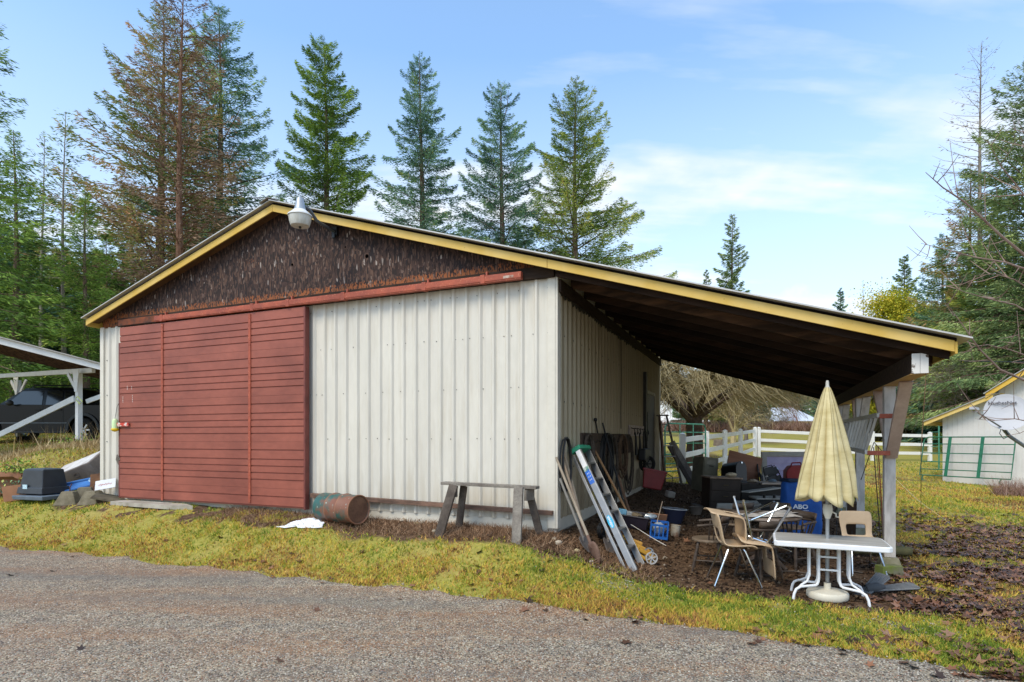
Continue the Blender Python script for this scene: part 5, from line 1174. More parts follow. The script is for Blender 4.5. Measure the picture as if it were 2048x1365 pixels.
c_ = B(-3.30, -.50); crumple('plastic_sheet', 'crumpled white plastic sheet half under the rusty drum', 'plastic sheet', (c_.x, c_.y), .30, .13, .06, mat('white_sheet', '#e4e6ea', rough=.5, var=.04), 3, rz=BROT)

def gsz(a, v, dz=0): q = B(a, v); return gz(q.x, q.y) + dz
sw = thing('sawhorse', 'weathered grey wooden sawhorse standing before the barn wall', 'sawhorse', tuple(B(-.85, -.62, 0)), BROT)
def swl(a, v, z): return (a+.85, v+.62, z)
ZT = 1.005
MB().beam(swl(-1.31, -.36, ZT+.012), swl(-.10, -.34, ZT-.005), .13, .032).build('top_board', M_OLDWOOD, sw, bevel=.004)
M_OLDDARK = mat('dark_weathered_wood', '#4c433c', col2='#6c6259', rough=.9, scale=6, fine=.3, bump=.4)
legs = [((-1.13, -.42, ZT), (-1.27, -.54), .11, 1), ((-1.06, -.30, ZT-.02), (-1.20, -.17), .085, 1), ((-.30, -.42, ZT), (-.27, -.56), .11, 0), ((-.24, -.28, ZT-.02), (-.13, -.17), .085, 1)]
for (a, v, z), (a2, v2), w_, dk_ in legs: MB().beam(swl(a, v, z), swl(a2, v2, gsz(a2, v2, -.03)), w_, .036, up=(0, 1, 0)).build('leg', M_OLDDARK if dk_ else M_OLDWOOD, sw, bevel=.004)
MB().beam(swl(-1.16, -.30, ZT-.09), swl(-1.10, -.42, ZT-.09), .03, .11).build('cross_brace', M_OLDDARK, sw); MB().beam(swl(-.22, -.42, ZT-.09), swl(-.18, -.27, ZT-.09), .03, .12).build('cross_brace', M_OLDWOOD, sw)

def rock(c, s, seed, lb, col='#b8ab98', grp='pale rocks along the foundation', nm='rock'):
    r = random.Random(seed); m = MB().sphere((0, 0, 0), s, 9, 6, (1, .75, .55)); m.v = [tuple(q*(1+r.uniform(-.16, .16)) for q in v) for v in m.v]
    o = m.build(nm, mat('rock_'+col[1:], col, rough=.9, var=.2, scale=12, bump=.4), smooth=True); o.location = (c[0], c[1], gz(c[0], c[1])+s*.25); o.rotation_euler.z = seed; tag(o, lb, 'rock', grp)
for i, (px, py, s, lb) in enumerate(((806, 1046, .055, 'pale round rock right of the drum near the foundation'), (845, 1048, .045, 'small pale rock left of the sawhorse'), (832, 1050, .03, 'smallest pale rock left of the sawhorse'),
        (1117, 1088, .05, 'pale rock below the barn corner'), (1108, 1082, .035, 'yellowish rock just left below the corner trim'), (1154, 1108, .035, 'tan rock in front of the short shovel'), (1183, 1127, .03, 'white rock beside the rusty spade blade'),
        (868, 1066, .035, 'flat pale rock by the left sawhorse leg'), (775, 1040, .05, 'grey-white rock touching the foundation right of the drum'))):
    p = G(px, py); rock(p, s, i+1, lb, ('#b8ab98', '#a89c88', '#b5a27c')[i % 3])
rock(G(592, 1022), .20, 31, 'wide low grey rock by the right foot of the door', '#8d8478')
sl = MB().prism([(-7.5, -.36), (-6.1, -.40), (-5.7, -.28), (-6.1, -.10), (-7.5, -.10)], .06, 'Z', .475).build('door_slab', mat('pale_concrete', '#b0aa9e', col2='#8f887a', rough=.9, scale=5)); sl.location = (BX, BY, 0); sl.rotation_euler.z = BROT
tag(sl, 'flat pale concrete slab in the grass at the left foot of the door', 'concrete slab')

# ------------------------------------------------------------------ rubbish at the left corner
def boxat(nm, label, cat, p, size, rz, m, tilt=(0, 0), wall=None, group=None, bevel=.006):
    t = thing(nm, label, cat, tuple(p), group=group, rot=(tilt[0], tilt[1], rz)); return t
tb = G(88, 996); tt = thing('storage_tote', 'black plastic tote turned upside down with a small white sticker', 'storage tote', (tb.x, tb.y, tb.z), -.28); tt.scale = (.88, .9, 1)
def frustum(w0, d0, w1, d1, z0, z1): return MB().add([(-w0,-d0,z0),(w0,-d0,z0),(w0,d0,z0),(-w0,d0,z0),(-w1,-d1,z1),(w1,-d1,z1),(w1,d1,z1),(-w1,d1,z1)], [(0,3,2,1),(4,5,6,7),(0,1,5,4),(1,2,6,5),(2,3,7,6),(3,0,4,7)])
M_TOTE = mat('charcoal_tote', '#23262a', col2='#30343a', rough=.38, scale=3, spec=.5)
frustum(.31, .25, .265, .20, .13, .50).build('tub', M_TOTE, tt, bevel=.02, seg=3); frustum(.345, .28, .325, .262, .075, .19).build('rim', M_TOTE, tt, bevel=.012)
frustum(.235, .17, .215, .15, .5005, .512).build('base_panel', mat('dusty_tote_base', '#4a5258', rough=.45), tt, bevel=.004)
MB().cbox((-.12, -.2685, .20), (.12, .004, .075), (0, 0, 0)).build('sticker', mat('sticker_pale', '#cfe0e4', col2='#8fb6c6', scale=30), tt)
st = G(88, 1000); sl_ = thing('tote_lid', 'grey-blue plastic lid lying under the upside-down tote', 'lid', (st.x+.02, st.y-.03, st.z), -.28)
frustum(.35, .27, .36, .28, .0, .07).build('lid_body', mat('slate_plastic', '#5f6a75', rough=.5, var=.1), sl_, bevel=.012)
M_CARD = mat('brown_cardboard', '#9a6f52', col2='#835c44', rough=.9, scale=2, fine=.08); M_CARDG = mat('wet_grey_cardboard', '#95877c', col2='#7a6d64', rough=.9, scale=3, fine=.15)
def cardbox(label, p, w, d, h, rz, m, flaps=True, tilt=(0, 0)):
    t = thing('cardboard_box', label, 'cardboard box', tuple(p), rot=(tilt[0], tilt[1], rz)); b = MB(); k = .006
    b.box(-w, w, -d, -d+k, 0, h).box(-w, w, d-k, d, 0, h).box(-w, -w+k, -d+k, d-k, 0, h).box(w-k, w, -d+k, d-k, 0, h).box(-w+k, w-k, -d+k, d-k, 0, k); b.build('carton', m, t)
    if flaps:
        MB().add([(-w,-d,h),(w,-d,h),(w*.95,-d-.12,h+.06),(-w*.95,-d-.12,h+.06),(-w,-d-.004,h),(w,-d-.004,h),(w*.95,-d-.124,h+.063),(-w*.95,-d-.124,h+.063)], [(0,1,2,3),(7,6,5,4),(0,3,7,4),(1,5,6,2),(2,6,7,3)]).build('flap', m, t)
        MB().add([(-w,d,h),(w,d,h),(w,d+.05,h+.12),(-w*.9,d+.05,h+.13)], [(0,1,2,3)]).build('flap', m, t).modifiers.new('s', 'SOLIDIFY').thickness = .005
    return t
cardbox('open brown cardboard box at the left edge, torn at its corner', G(12, 992), .36, .22, .30, .15, M_CARD)
cardbox('brown cardboard box tilted beside the upside-down tote', G(44, 1000) + Vector((0, .1, 0)), .25, .2, .27, -.2, M_CARD, flaps=False, tilt=(.05, -.12))
fc = G(155, 985); fc = Vector((fc.x-.10, fc.y+.35, gz(fc.x, fc.y)+.24))
t = thing('cardboard_box', 'long crushed grey-brown cardboard box with a white side, on the rubbish pile', 'cardboard box', tuple(fc), rot=(R(30), R(-20), -.15)); t.scale = (1.15, 1.2, 1.25)
MB().box(-.40, .42, -.20, .20, 0, .24).build('carton', M_CARDG, t, bevel=.01); MB().box(-.36, .40, -.195, .19, .2405, .247).build('white_panel', mat('printed_white_board', '#c9c6c2', col2='#a89f98', scale=6, rough=.7), t)
MB().add([(-.40,-.205,.02),(-.08,-.205,.0),(-.16,-.30,-.24),(-.42,-.28,-.18)], [(0,1,2,3)]).build('flap', M_CARDG, t).modifiers.new('s', 'SOLIDIFY').thickness = .006
MB().tube([(.10+.05*math.cos(q), -.2015, .13+.03*math.sin(q)) for q in [i*.7 for i in range(9)]], .004, 4).build('printed_mark', mat('print_brown', '#4c4038'), t)
cr_ = G(140, 940); cr_ = Vector((-9.05, 11.4, gz(-9.05, 11.4))); t = thing('wood_block', 'dark mossy wooden block behind the cardboard by the carport post', 'wood block', tuple(cr_), .1)
m = MB().cbox((0, 0, .13), (.70, .34, .30), (0, .03, 0)); m.build('block', mat('black_mossy_wood', '#2b2a24', col2='#4c4a38', scale=9, rough=.95, bump=.6), t, bevel=.03); MB().cyl((-.22, -.171, .12), (-.22, -.178, .12), .05, n=12).build('block_hole', M_BLACK, t)
M_BLUE = mat('bright_blue_plastic', '#3f78b8', col2='#2f62a2', rough=.35, scale=2, spec=.5)
bp = G(146, 992); t = thing('sled', 'bright blue plastic sled lying half buried in the rubbish pile', 'sled', tuple(bp+Vector((.02, .14, .15))), rot=(R(30), R(-14), .28))
MB().prism([(-.42, -.13), (.36, -.13), (.42, -.06), (.42, .10), (-.36, .13), (-.44, .06)], .02, 'Z').build('sled_bed', M_BLUE, t, bevel=.01)
MB().tube([(-.42, -.13, .03), (.36, -.13, .03), (.43, 0, .03), (.40, .11, .03), (-.38, .14, .03), (-.45, 0, .03)], .022, 6, closed=True).build('sled_rim', M_BLUE, t, smooth=True)
bq = G(184, 985); t = thing('wash_tubs', 'two nested blue plastic tubs standing on edge against the barn corner', 'plastic tub', tuple(bq+Vector((-.02, .35, .33))), rot=(R(72), R(-35), .2))
for o_ in (0, .08): MB().lathe([(.0, -.18+o_), (.15, -.18+o_), (.21, .06+o_), (.235, .075+o_), (.225, .06+o_), (.165, -.165+o_), (.0, -.165+o_)], n=24).build('tub', M_BLUE, t, smooth=True)
bq = G(178, 995); t = thing('wash_basin', 'pale blue rimmed basin under the crushed cardboard', 'basin', tuple(bq+Vector((-.05, .42, .20))), rot=(R(20), 0, 0))
MB().lathe([(.0, 0), (.12, 0), (.18, .10), (.20, .11), (.19, .125), (.17, .11), (.11, .015), (.0, .015)], n=22).build('basin_bowl', mat('pale_blue_enamel', '#a9c6d4', rough=.35), t, smooth=True)
bq = G(190, 1000); t = thing('rusty_sheet', 'brown rusted metal sheet leaning against the left barn corner', 'metal sheet', tuple(bq+Vector((-.03, .28, .0))), rot=(R(-18), R(-8), .1))
MB().box(-.26, .24, -.004, .004, 0, .46).build('sheet_panel', mat('rust_brown_sheet', '#4a2c1c', col2='#7a5636', scale=3, rough=.8), t, bevel=.003)
bq = G(180, 1003); t = thing('roof_tile_sheet', 'dark brown curved panel lying behind the concrete pier blocks', 'panel', tuple(bq+Vector((0, .10, .05))), rot=(R(25), R(-10), .3))
MB().box(-.22, .20, -.12, .12, 0, .012).tube([(-.22, -.12, .006), (.20, -.12, .006)], .012, 6).build('panel_sheet', mat('dark_brown_panel', '#2f2019', rough=.7, var=.3), t)
for i, (px, py, lb, pin) in enumerate(((129, 1012, 'concrete pier block with bent pin, leftmost of three', 1), (160, 1003, 'concrete pier block half hidden behind the other two', 0), (177, 1010, 'mossy concrete pier block, rightmost and widest of three', 1))):
    p = G(px, py); t = thing('pier_block', lb, 'pier block', (p.x, p.y+.12, p.z-.02), (.1, .5, -.1)[i], 'concrete pier blocks at the left corner')
    frustum(.185, .15, .09, .08, 0, .235).build('block', mat('mossy_concrete', '#857c68', col2='#68604c', rough=.95, scale=7, fine=.25, bump=.5), t, bevel=.012)
    if pin: MB().tube([(0, 0, .23), (.0, 0, .30), (.03, 0, .36)], .008, 6).build('steel_pin', mat('pin_rust', '#5c3a30'), t)
p = G(213, 1006); t = thing('flat_stone_slab', 'dark tilted flat slab below the white sign at the barn corner', 'slab', (p.x, p.y+.1, p.z+.05), rot=(R(10), R(14), .4)); frustum(.26, .17, .24, .15, 0, .035).build('slab_body', mat('dark_mossy_slab', '#4c4538', col2='#6a6250', scale=6, rough=.9), t, bevel=.008)
p = P(211, 969, 9.75); t = thing('small_sign', 'small white sign board with faded red marks tilted against the barn corner', 'sign', tuple(p), rot=(R(48), R(-10), .35))
MB().box(-.15, .15, -.10, .10, -.005, .005).build('sign_board', mat('dirty_white_board', '#cdcfd2', var=.06, rough=.6), t, bevel=.006)
mk = MB(); rr2 = random.Random(9)
for i in range(9):
    x = -.10+.022*i; mk.tube([(x, -.02+rr2.uniform(-.01, .01), .0065), (x+.012, .02+rr2.uniform(-.015, .01), .0065), (x+.02, -.015, .0065)], .0028, 4)
mk.build('faded_marks', mat('faded_red_ink', '#c4706a'), t)
p0 = G(217, 985); t = MB().beam(p0+Vector((.0, .16, .1)), P(237, 915, 9.66), .10, .02, up=(0, 1, 0)).build('leaning_board', M_OLDWOOD); tag(t, 'narrow grey weathered board leaning between the barn corner and the door', 'board')
# hanging feeder
p = P(230, 850, 9.66); t = thing('bird_feeder', 'pale green hanging feeder with yellow base beside the barn corner', 'bird feeder', tuple(p))
MB().lathe([(.0, .10), (.025, .10), (.035, .085), (.045, .07), (.045, -.06), (.0, -.06)], n=16).build('bottle', mat('pale_green_glass', '#c4dca4', rough=.2, var=.04), t, smooth=True)
MB().lathe([(.0, -.061), (.055, -.061), (.06, -.08), (.045, -.10), (.02, -.115), (.0, -.115)], n=16).build('feeding_base', mat('yellow_plastic', '#e6c21e', rough=.4, var=.05), t, smooth=True)
MB().tube([(0, 0, .10), (.02, .02, .30), (.06, .05, .42)], .004, 4).build('hanger', M_BLACK, t)
# small leafy plants
def herb(label, p, s, seed, n=260, colr='green'):
    r = np.random.RandomState(seed); t = thing('shrub', label, 'shrub', tuple(p)); C = r.randn(n, 3)*np.array([s, s*.7, s*.45]); C[:, 2] = np.abs(C[:, 2]) + .03
    A = r.randn(n, 3); A /= np.linalg.norm(A, axis=1, keepdims=True); Wd = np.cross(A, r.randn(n, 3)); Wd /= np.linalg.norm(Wd, axis=1, keepdims=True); L_ = .048*(.5+r.rand(n))[:, None]
    V = np.stack([C-A*L_*.5, C+Wd*L_*.36, C+A*L_*.5, C-Wd*L_*.36], 1).reshape(-1, 3)
    np_mesh('leaves', V, np.arange(4*n).reshape(-1, 4), GREEN[colr], t, {'tint': np.repeat(r.rand(n), 4)}); m = MB()
    for i in range(8): a = i*.8; m.tube([(0, 0, -.03), (math.cos(a)*s*.5, math.sin(a)*s*.4, s*.4), (math.cos(a)*s*1.1, math.sin(a)*s*.8, s*.7)], .006, 4)
    m.build('stem', BARK, t)
herb('low leafy green plant behind the upside-down tote', (-10.3, 12.2, gz(-10.3, 12.2)), .28, 1, 420); herb('low dark green plant left of the tote by the boxes', (-9.9, 11.6, gz(-9.9, 11.6)), .22, 2, 300, 'blue')
herb('green shrub at the foot of the carport post', (-11.0, 14.6, gz(-11.0, 14.6)), .25, 3, 300)
# ------------------------------------------------------------------ things under and around the lean-to
K = .8
M_CHROME = mat('chrome_tube', '#c9ccd0', rough=.16, metal=1.0, var=.05, scale=9); M_TANP = mat('tan_chair_shell', '#c2a98a', col2='#b39a7c', rough=.5, scale=3, spec=.4)
M_ALU = mat('aluminium', '#8a8b8c', rough=.45, metal=.75, var=.08, scale=10, fine=.08); M_DKWOOD = mat('dark_turned_wood', '#3a2f28', col2='#574a3f', rough=.6, scale=6, stretch=(1,1,3), fine=.2)
def basis(x, y, z, o): m = Matrix.Identity(4); m.col[0][:3], m.col[1][:3], m.col[2][:3], m.col[3][:3] = x, y, z, o; return m
def school_chair(label, M, group='tan school chairs', sz=.92):
    """one-piece plastic shell with a slot in the lower back, four splayed chrome legs"""
    t = thing('school_chair', label, 'chair', group=group); t.matrix_world = M @ Matrix.Diagonal((sz, sz, sz, 1))
    prof = [(-.235, .82, .86), (-.225, .79, 1.0), (-.205, .70, 1.0), (-.19, .63, .98), (-.180, .58, .95), (-.170, .53, .92), (-.155, .49, .92), (-.12, .455, .95), (-.06, .44, 1.0), (.06, .445, 1.0), (.15, .452, .97), (.20, .44, .93), (.225, .41, .86)]
    nt_ = 10; V = []; F_ = []
    for i, (y, z, w) in enumerate(prof):
        for j in range(nt_+1):
            q = j/nt_*2-1; cup = .03*(q*q) if i > 6 else 0.0; bk = .028*q*q if i <= 6 else 0; V.append((q*.22*w, y+bk, z+cup-.012*(i > 6)))
    for i in range(len(prof)-1):
        for j in range(nt_):
            if i in (3, 4, 5) and 2 <= j <= 7: continue
            F_.append((i*(nt_+1)+j, i*(nt_+1)+j+1, (i+1)*(nt_+1)+j+1, (i+1)*(nt_+1)+j))
    o = MB().add(V, F_).build('seat_shell', M_TANP, t, smooth=True); md = o.modifiers.new('s', 'SOLIDIFY'); md.thickness = .020; md.offset = 0
    sb = o.modifiers.new('b', 'SUBSURF'); sb.levels = 1; sb.render_levels = 1
    for s in (-1, 1):
        for y0, y1 in ((.08, .25), (-.08, -.24)):
            m = MB().tube([(s*.10, y0*.6, .425), (s*.15, y0, .42), (s*.165, y0+(y1-y0)*.10, .39), (s*.215, y1, .015)], .0125, 8).cyl((s*.215, y1, .015), (s*.216, y1+.002, -.005), .016, n=8)
            m.build('leg', M_CHROME, t, smooth=True)
    return t
pa = G(1466, 1172)
school_chair('tan plastic school chair standing upright on chrome legs at the bottom of the tangled stack', Matrix.Translation(pa) @ Matrix.Rotation(R(-98), 4, 'Z'))
school_chair('tan school chair lying upside down on the seat of the upright one', Matrix.Translation(pa + Vector((.29, -.02, .855))) @ Matrix.Rotation(R(82), 4, 'Z') @ Matrix.Rotation(R(180), 4, 'Y') @ Matrix.Rotation(R(-8), 4, 'X'))
pc = P(1484, 1056, pa.y)
school_chair('tan school chair on its front on top of the stack, chrome legs pointing sideways', Matrix.Translation(pc + Vector((.42, 0, .03))) @ Matrix.Rotation(R(-6), 4, 'Z') @ basis((0, 1, 0), (0, 0, -1), (-1, 0, 0), (0, 0, 0)) @ Matrix.Rotation(R(-4), 4, 'X'))
pd = G(1748, 1150)
school_chair('tan school chair standing alone behind the white patio table', Matrix.Translation(pd + Vector((-.08, .10, .0))) @ Matrix.Rotation(R(172), 4, 'Z'), sz=.80)

# white patio table with closed parasol
pb = G(1657, 1200); TZ = .600
tb_ = thing('patio_table', 'rectangular white-framed patio table with grey top and curved tube legs', 'table', (pb.x, pb.y, pb.z), R(-23))
M_WMET = mat('white_enamel_tube', '#dfe0e2', rough=.35, var=.03); hL, hW = .475, .27; tz = TZ - pb.z
MB().prism([(-hL+.03, -hW), (hL-.03, -hW), (hL, -hW+.03), (hL, hW-.03), (hL-.03, hW), (-hL+.03, hW), (-hL, hW-.03), (-hL, -hW+.03)], .05, 'Z', tz-.05).build('table_frame', M_WMET, tb_, bevel=.008)
MB().prism([(-hL+.045, -hW+.02), (hL-.045, -hW+.02), (hL-.02, -hW+.045), (hL-.02, hW-.045), (hL-.045, hW-.02), (-hL+.045, hW-.02), (-hL+.02, hW-.045), (-hL+.02, -hW+.045)], .006, 'Z', tz+.0005).build('table_top', mat('grey_striped_top', '#8f8c86', col2='#b4afa6', rough=.4, scale=3, stretch=(.5, 9, 1)), tb_)
for sx in (-1, 1):
    for sy in (-1, 1):
        x0, y0 = sx*.085, sy*.045; fx, fy = sx*.30, sy*.17
        pts = [(x0, y0, tz-.051), (x0, y0, .20)] + [(x0+(fx-x0)*(.14*(1-math.cos(q))), y0+(fy-y0)*(.14*(1-math.cos(q))), .20-.075*math.sin(q)*1.0) for q in (.5, 1.0, 1.57)]
        pts += [(x0+(fx-x0)*.75, y0+(fy-y0)*.75, .118), (x0+(fx-x0)*.92, y0+(fy-y0)*.92, .095), (fx, fy, .055), (fx*1.03, fy*1.03, .0)]
        MB().tube(pts, .0125, 8).build('leg', M_WMET, tb_, smooth=True)
        x1 = sx*.165; pts = [(x1, y0*1.4, tz-.051), (x1, y0*1.4, .22), (x1+sx*.02, y0*1.6, .16), (x1+sx*.07, y0*2.2, .128), (fx*.86, fy*.86, .112)]
        MB().tube(pts, .0105, 8).build('leg_brace', M_WMET, tb_, smooth=True)
for z_ in (tz-.16, tz-.28): MB().box(-.085, .085, -.05, -.04, z_-.008, z_+.008).build('cross_strap', M_WMET, tb_)
ub = thing('parasol', 'closed cream garden parasol standing through the white patio table', 'parasol', (pb.x, pb.y+.02, pb.z))
M_CREAM = mat('cream_canvas', '#d2c59a', col2='#bdae7e', rough=.9, scale=3, spec=.1, fine=.07, stretch=(1, 1, 3))
MB().lathe([(.0, .0), (.172, .0), (.18, .012), (.18, .052), (.168, .068), (.06, .080), (.030, .084), (.030, .14), (.0, .14)], n=36).build('base', mat('cream_plastic_base', '#cfc8b6', rough=.5, var=.05), ub, smooth=True)
zt_ = P(0, 765, pb.y).z - pb.z; MB().cyl((0, 0, .15), (0, 0, zt_-.05), .017, n=12).build('pole', mat('grey_metal_pole', '#9c9fa1', rough=.35, metal=.6), ub, smooth=True)
hz_ = P(0, 1022, pb.y).z - pb.z; MB().lathe([(.0, .06), (.035, .06), (.042, .02), (.04, -.02), (.026, -.06), (.022, -.075), (.0, -.075)], (0, -.005, hz_), 10).tube([(.04, 0, hz_-.01), (.075, -.01, hz_-.03), (.08, -.01, hz_-.06), (.10, -.015, hz_-.06)], .008, 6).build('crank_housing', mat('cream_plastic_base', '#cfc8b6'), ub, smooth=True)
MB().lathe([(.0, .03), (.01, .028), (.014, .01), (.016, -.02), (.024, -.05), (.0, -.05)], (0, 0, zt_-.01), 12).build('finial', mat('grey_finial', '#b9b6ac', rough=.5), ub, smooth=True)
zb_ = P(0, 1004, pb.y).z - pb.z; NT, NZ = 96, 26; V = []; F_ = []
for i in range(NZ+1):
    q = i/NZ; z = zt_ - .045 - (zt_-.045-zb_)*q
    r0 = .022 + .285*q**.86*(1-.12*q**4); 
    for j in range(NT):
        t = 2*math.pi*j/NT; fold = abs(math.cos(4*t+.5)); dep = (.10 + .34*min(1, q*1.8))*(1 - .25*q); twist = .05*math.sin(2*t+3*q)
        r_ = r0*(1 - dep*(1-fold**.55)) * (1+.10*math.sin(3*t+1)+.05*math.sin(5*t+2+2*q)+.045*math.sin(11*t+7*q)*q) ; 
        nar = 1.0 - .10*math.exp(-((q-.86)/.06)**2)*(1-fold)          # tie line
        zz2 = z + (.055*(1-fold**.8)*max(0, (q-.8)/.2)) ; V.append((r_*nar*math.cos(t+twist), r_*nar*math.sin(t+twist)*.85, zz2 + .03*math.sin(2*t+1)*q**3 + .012*math.sin(9*t)*q**4))
for i in range(NZ):
    for j in range(NT): F_.append((i*NT+j, i*NT+(j+1) % NT, (i+1)*NT+(j+1) % NT, (i+1)*NT+j))
o = MB().add(V, F_).build('canopy', M_CREAM, ub, smooth=True); o.modifiers.new('s', 'SOLIDIFY').thickness = .004
sm = MB()
for k_ in range(8):
    t = (math.pi*k_ - .5)/4; j = int(round(t/(2*math.pi)*NT)) % NT; sm.tube([tuple(Vector(V[i*NT+j])*1.0 + Vector((math.cos(t)*.002, math.sin(t)*.002, 0))) for i in range(0, NZ+1)], .0022, 4)
sm.build('seam', mat('seam_brown', '#8a7a50'), ub)

# swim fins / rubber pieces, mossy log, block
pf = G(1745, 1185)
for i, (dx, dy, rz, tl, lb) in enumerate(((-.02, .0, R(58), R(28), 'grey ribbed rubber fin propped up behind the table leg'), (.20, -.01, R(5), R(4), 'dark grey ribbed rubber fin lying flat right of the table'))):
    t = thing('swim_fin', lb, 'swim fin', (pf.x+dx, pf.y+dy, pf.z+.035), rot=(R(8), -tl, rz*.4), group='pair of grey rubber fins')
    MB().prism([(-.20, -.045), (-.05, -.055), (.20, -.075), (.23, -.05), (.23, .05), (.20, .07), (-.05, .055), (-.20, .045)], .016, 'Z').build('blade', mat('grey_rubber', '#6e6f70', rough=.7, var=.15, scale=9), t, bevel=.006)
    for yy in (-.05, -.025, 0, .025, .05): MB().tube([(-.1, yy*.7, .020), (.21, yy*1.2, .022)], .004, 5).build('rib', mat('grey_rubber', '#6e6f70'), t)
    MB().lathe([(.035, -.12), (.05, -.08), (.048, .0), (.03, .06)], (-.16, 0, .02), 14, 'X').build('foot_pocket', mat('grey_rubber_dark', '#4a4b4d', rough=.7), t, smooth=True)
pl = G(1795, 1118); t = thing('mossy_log', 'mossy grey log lying behind the front lean-to post', 'log', (pl.x, pl.y+.12, pl.z+.07), R(-12))
MB().tube([(-.42, 0, 0), (-.1, .01, .005), (.22, 0, 0)], [.06, .062, .055], 12).build('log_body', mat('mossy_bark', '#4b4a34', col2='#6c6440', scale=9, rough=.95, bump=.6), t, smooth=True)
pm = G(1785, 1155); t = thing('concrete_block', 'green mossy concrete block at the foot of the front post', 'concrete block', (pm.x, pm.y+.06, pm.z-.01), .15)
frustum(.13, .07, .12, .06, 0, .11).build('block', mat('very_mossy_concrete', '#5f6a2c', col2='#6d6a55', scale=6, rough=.95, thr=(.4, .6), bump=.4), t, bevel=.008)

# dark wooden captain's chairs
def spindle(m, p0, p1, r): m.tube([Vector(p0).lerp(Vector(p1), f) for f in (0, .12, .18, .25, .45, .55, .65, .82, .88, 1)], [r*.8, r, r*1.4, r*.9, r*1.25, r*1.35, r*.95, r*1.4, r*.8, r*.7], 8)
def captain(label, p, rz, tilt=0.0):
    t = thing('captain_chair', label, 'chair', tuple(p), rot=(tilt, 0, rz), group='dark wooden captain chairs'); t.scale = (K, K, K)
    s_ = MB().prism([(.24*math.cos(i*math.pi/10)*(1 if math.sin(i*math.pi/10) > 0 else 1.03), .23*math.sin(i*math.pi/10)) for i in range(20)], .035, 'Z', .42); s_.build('seat', mat('worn_seat_wood', '#665746', col2='#7d6c5a', rough=.55, scale=4), t, bevel=.01)
    for sx in (-1, 1):
        for sy in (-1, 1): m = MB(); spindle(m, (sx*.14, sy*.13, .42), (sx*.22, sy*.21, 0), .019); m.build('leg', M_DKWOOD, t, smooth=True)
        MB().tube([(sx*.19, .17, .16), (sx*.19, -.17, .16)], [.011, .011], 6).build('stretcher', M_DKWOOD, t)
    MB().tube([(-.19, 0, .16), (.19, 0, .16)], .011, 6).build('stretcher', M_DKWOOD, t)
    pts = [(.27*math.cos(q), -.02-.24*math.sin(q), .68) for q in [i*math.pi/10 for i in range(11)]]; pts = [(.28, .14, .66)] + pts + [(-.28, .14, .66)]
    MB().tube(pts, .019, 8).build('arm_rail', M_DKWOOD, t, smooth=True); c = MB()
    for i in range(3, 8): q = i*math.pi/10; c.add([], [])
    vs = []
    for i in range(2, 9):
        q = i*math.pi/10; vs += [(.27*math.cos(q), -.02-.25*math.sin(q), .69), (.27*math.cos(q)*1.03, -.03-.27*math.sin(q), .79)]
    cr = MB().add(vs, [(2*i, 2*i+2, 2*i+3, 2*i+1) for i in range(6)]).build('crest_rail', M_DKWOOD, t, smooth=True); cr.modifiers.new('s', 'SOLIDIFY').thickness = .022
    for i in range(0, 11, 1):
        q = i*math.pi/10; m = MB(); spindle(m, (.20*math.cos(q), -.01-.18*math.sin(q), .455), (.27*math.cos(q), -.02-.24*math.sin(q), .67), .0095); m.build('spindle', M_DKWOOD, t, smooth=True)
    return t
w1 = G(1424, 1148); captain('dark wooden spindle chair standing left of the tan chair stack', (w1.x, w1.y+.12, w1.z), R(70))
w2 = G(1535, 1166); captain('dark wooden captain chair with wide crest rail directly behind the tan chair stack', (w2.x-.02, w2.y+.18, w2.z), R(-158+180+8))
w3 = G(1620, 1150); captain('dark wooden captain chair behind the left side of the white patio table', (w3.x, w3.y+.35, w3.z), R(-70+180))
# round dark table with papers
tp_ = G(1562, 1160); t = thing('round_table', 'round dark wooden table with water-stained papers among the captain chairs', 'table', (tp_.x+.08, tp_.y+.62, tp_.z)); rt = .40
MB().lathe([(.0, .575), (rt, .575), (rt+.015, .59), (rt+.012, .605), (rt, .612), (.0, .612)], n=40).build('table_top', mat('warped_table_top', '#54463a', col2='#877a70', rough=.5, scale=3, thr=(.45, .6)), t, smooth=True)
m = MB().lathe([(.0, .10), (.09, .10), (.07, .16), (.045, .22), (.06, .30), (.075, .38), (.05, .46), (.045, .53), (.12, .574), (.0, .574)], n=20)
m.build('pedestal', M_DKWOOD, t, smooth=True)
for i in range(4): a = i*math.pi/2+.4; MB().tube([(math.cos(a)*.05, math.sin(a)*.05, .14), (math.cos(a)*.2, math.sin(a)*.2, .10), (math.cos(a)*.33, math.sin(a)*.33, .02)], [.035, .028, .02], 8).build('foot', M_DKWOOD, t, smooth=True)
for i, (x, y, s, rz, lb) in enumerate(((.0, -.16, .30, .1, 'crumpled pale newspaper spread on the front half of the round table'), (.24, .1, .24, .6, 'smaller crumpled paper at the right rim of the round table'))):
    r = np.random.RandomState(i+4); V = [(u*s, w*s*.55, .012+.012*r.rand()) for w in np.linspace(-1, 1, 6) for u in np.linspace(-1, 1, 8)]; F_ = [(j*8+k_, j*8+k_+1, (j+1)*8+k_+1, (j+1)*8+k_) for j in range(5) for k_ in range(7)]
    o = MB().add(V, F_).build('newspaper', mat('old_newspaper', '#c6c1ba', col2='#9a948d', rough=.9, scale=9)); o.location = (t.location.x+x, t.location.y+y, t.location.z+.605); o.rotation_euler.z = rz; o.modifiers.new('s', 'SOLIDIFY').thickness = .003; tag(o, lb, 'newspaper')

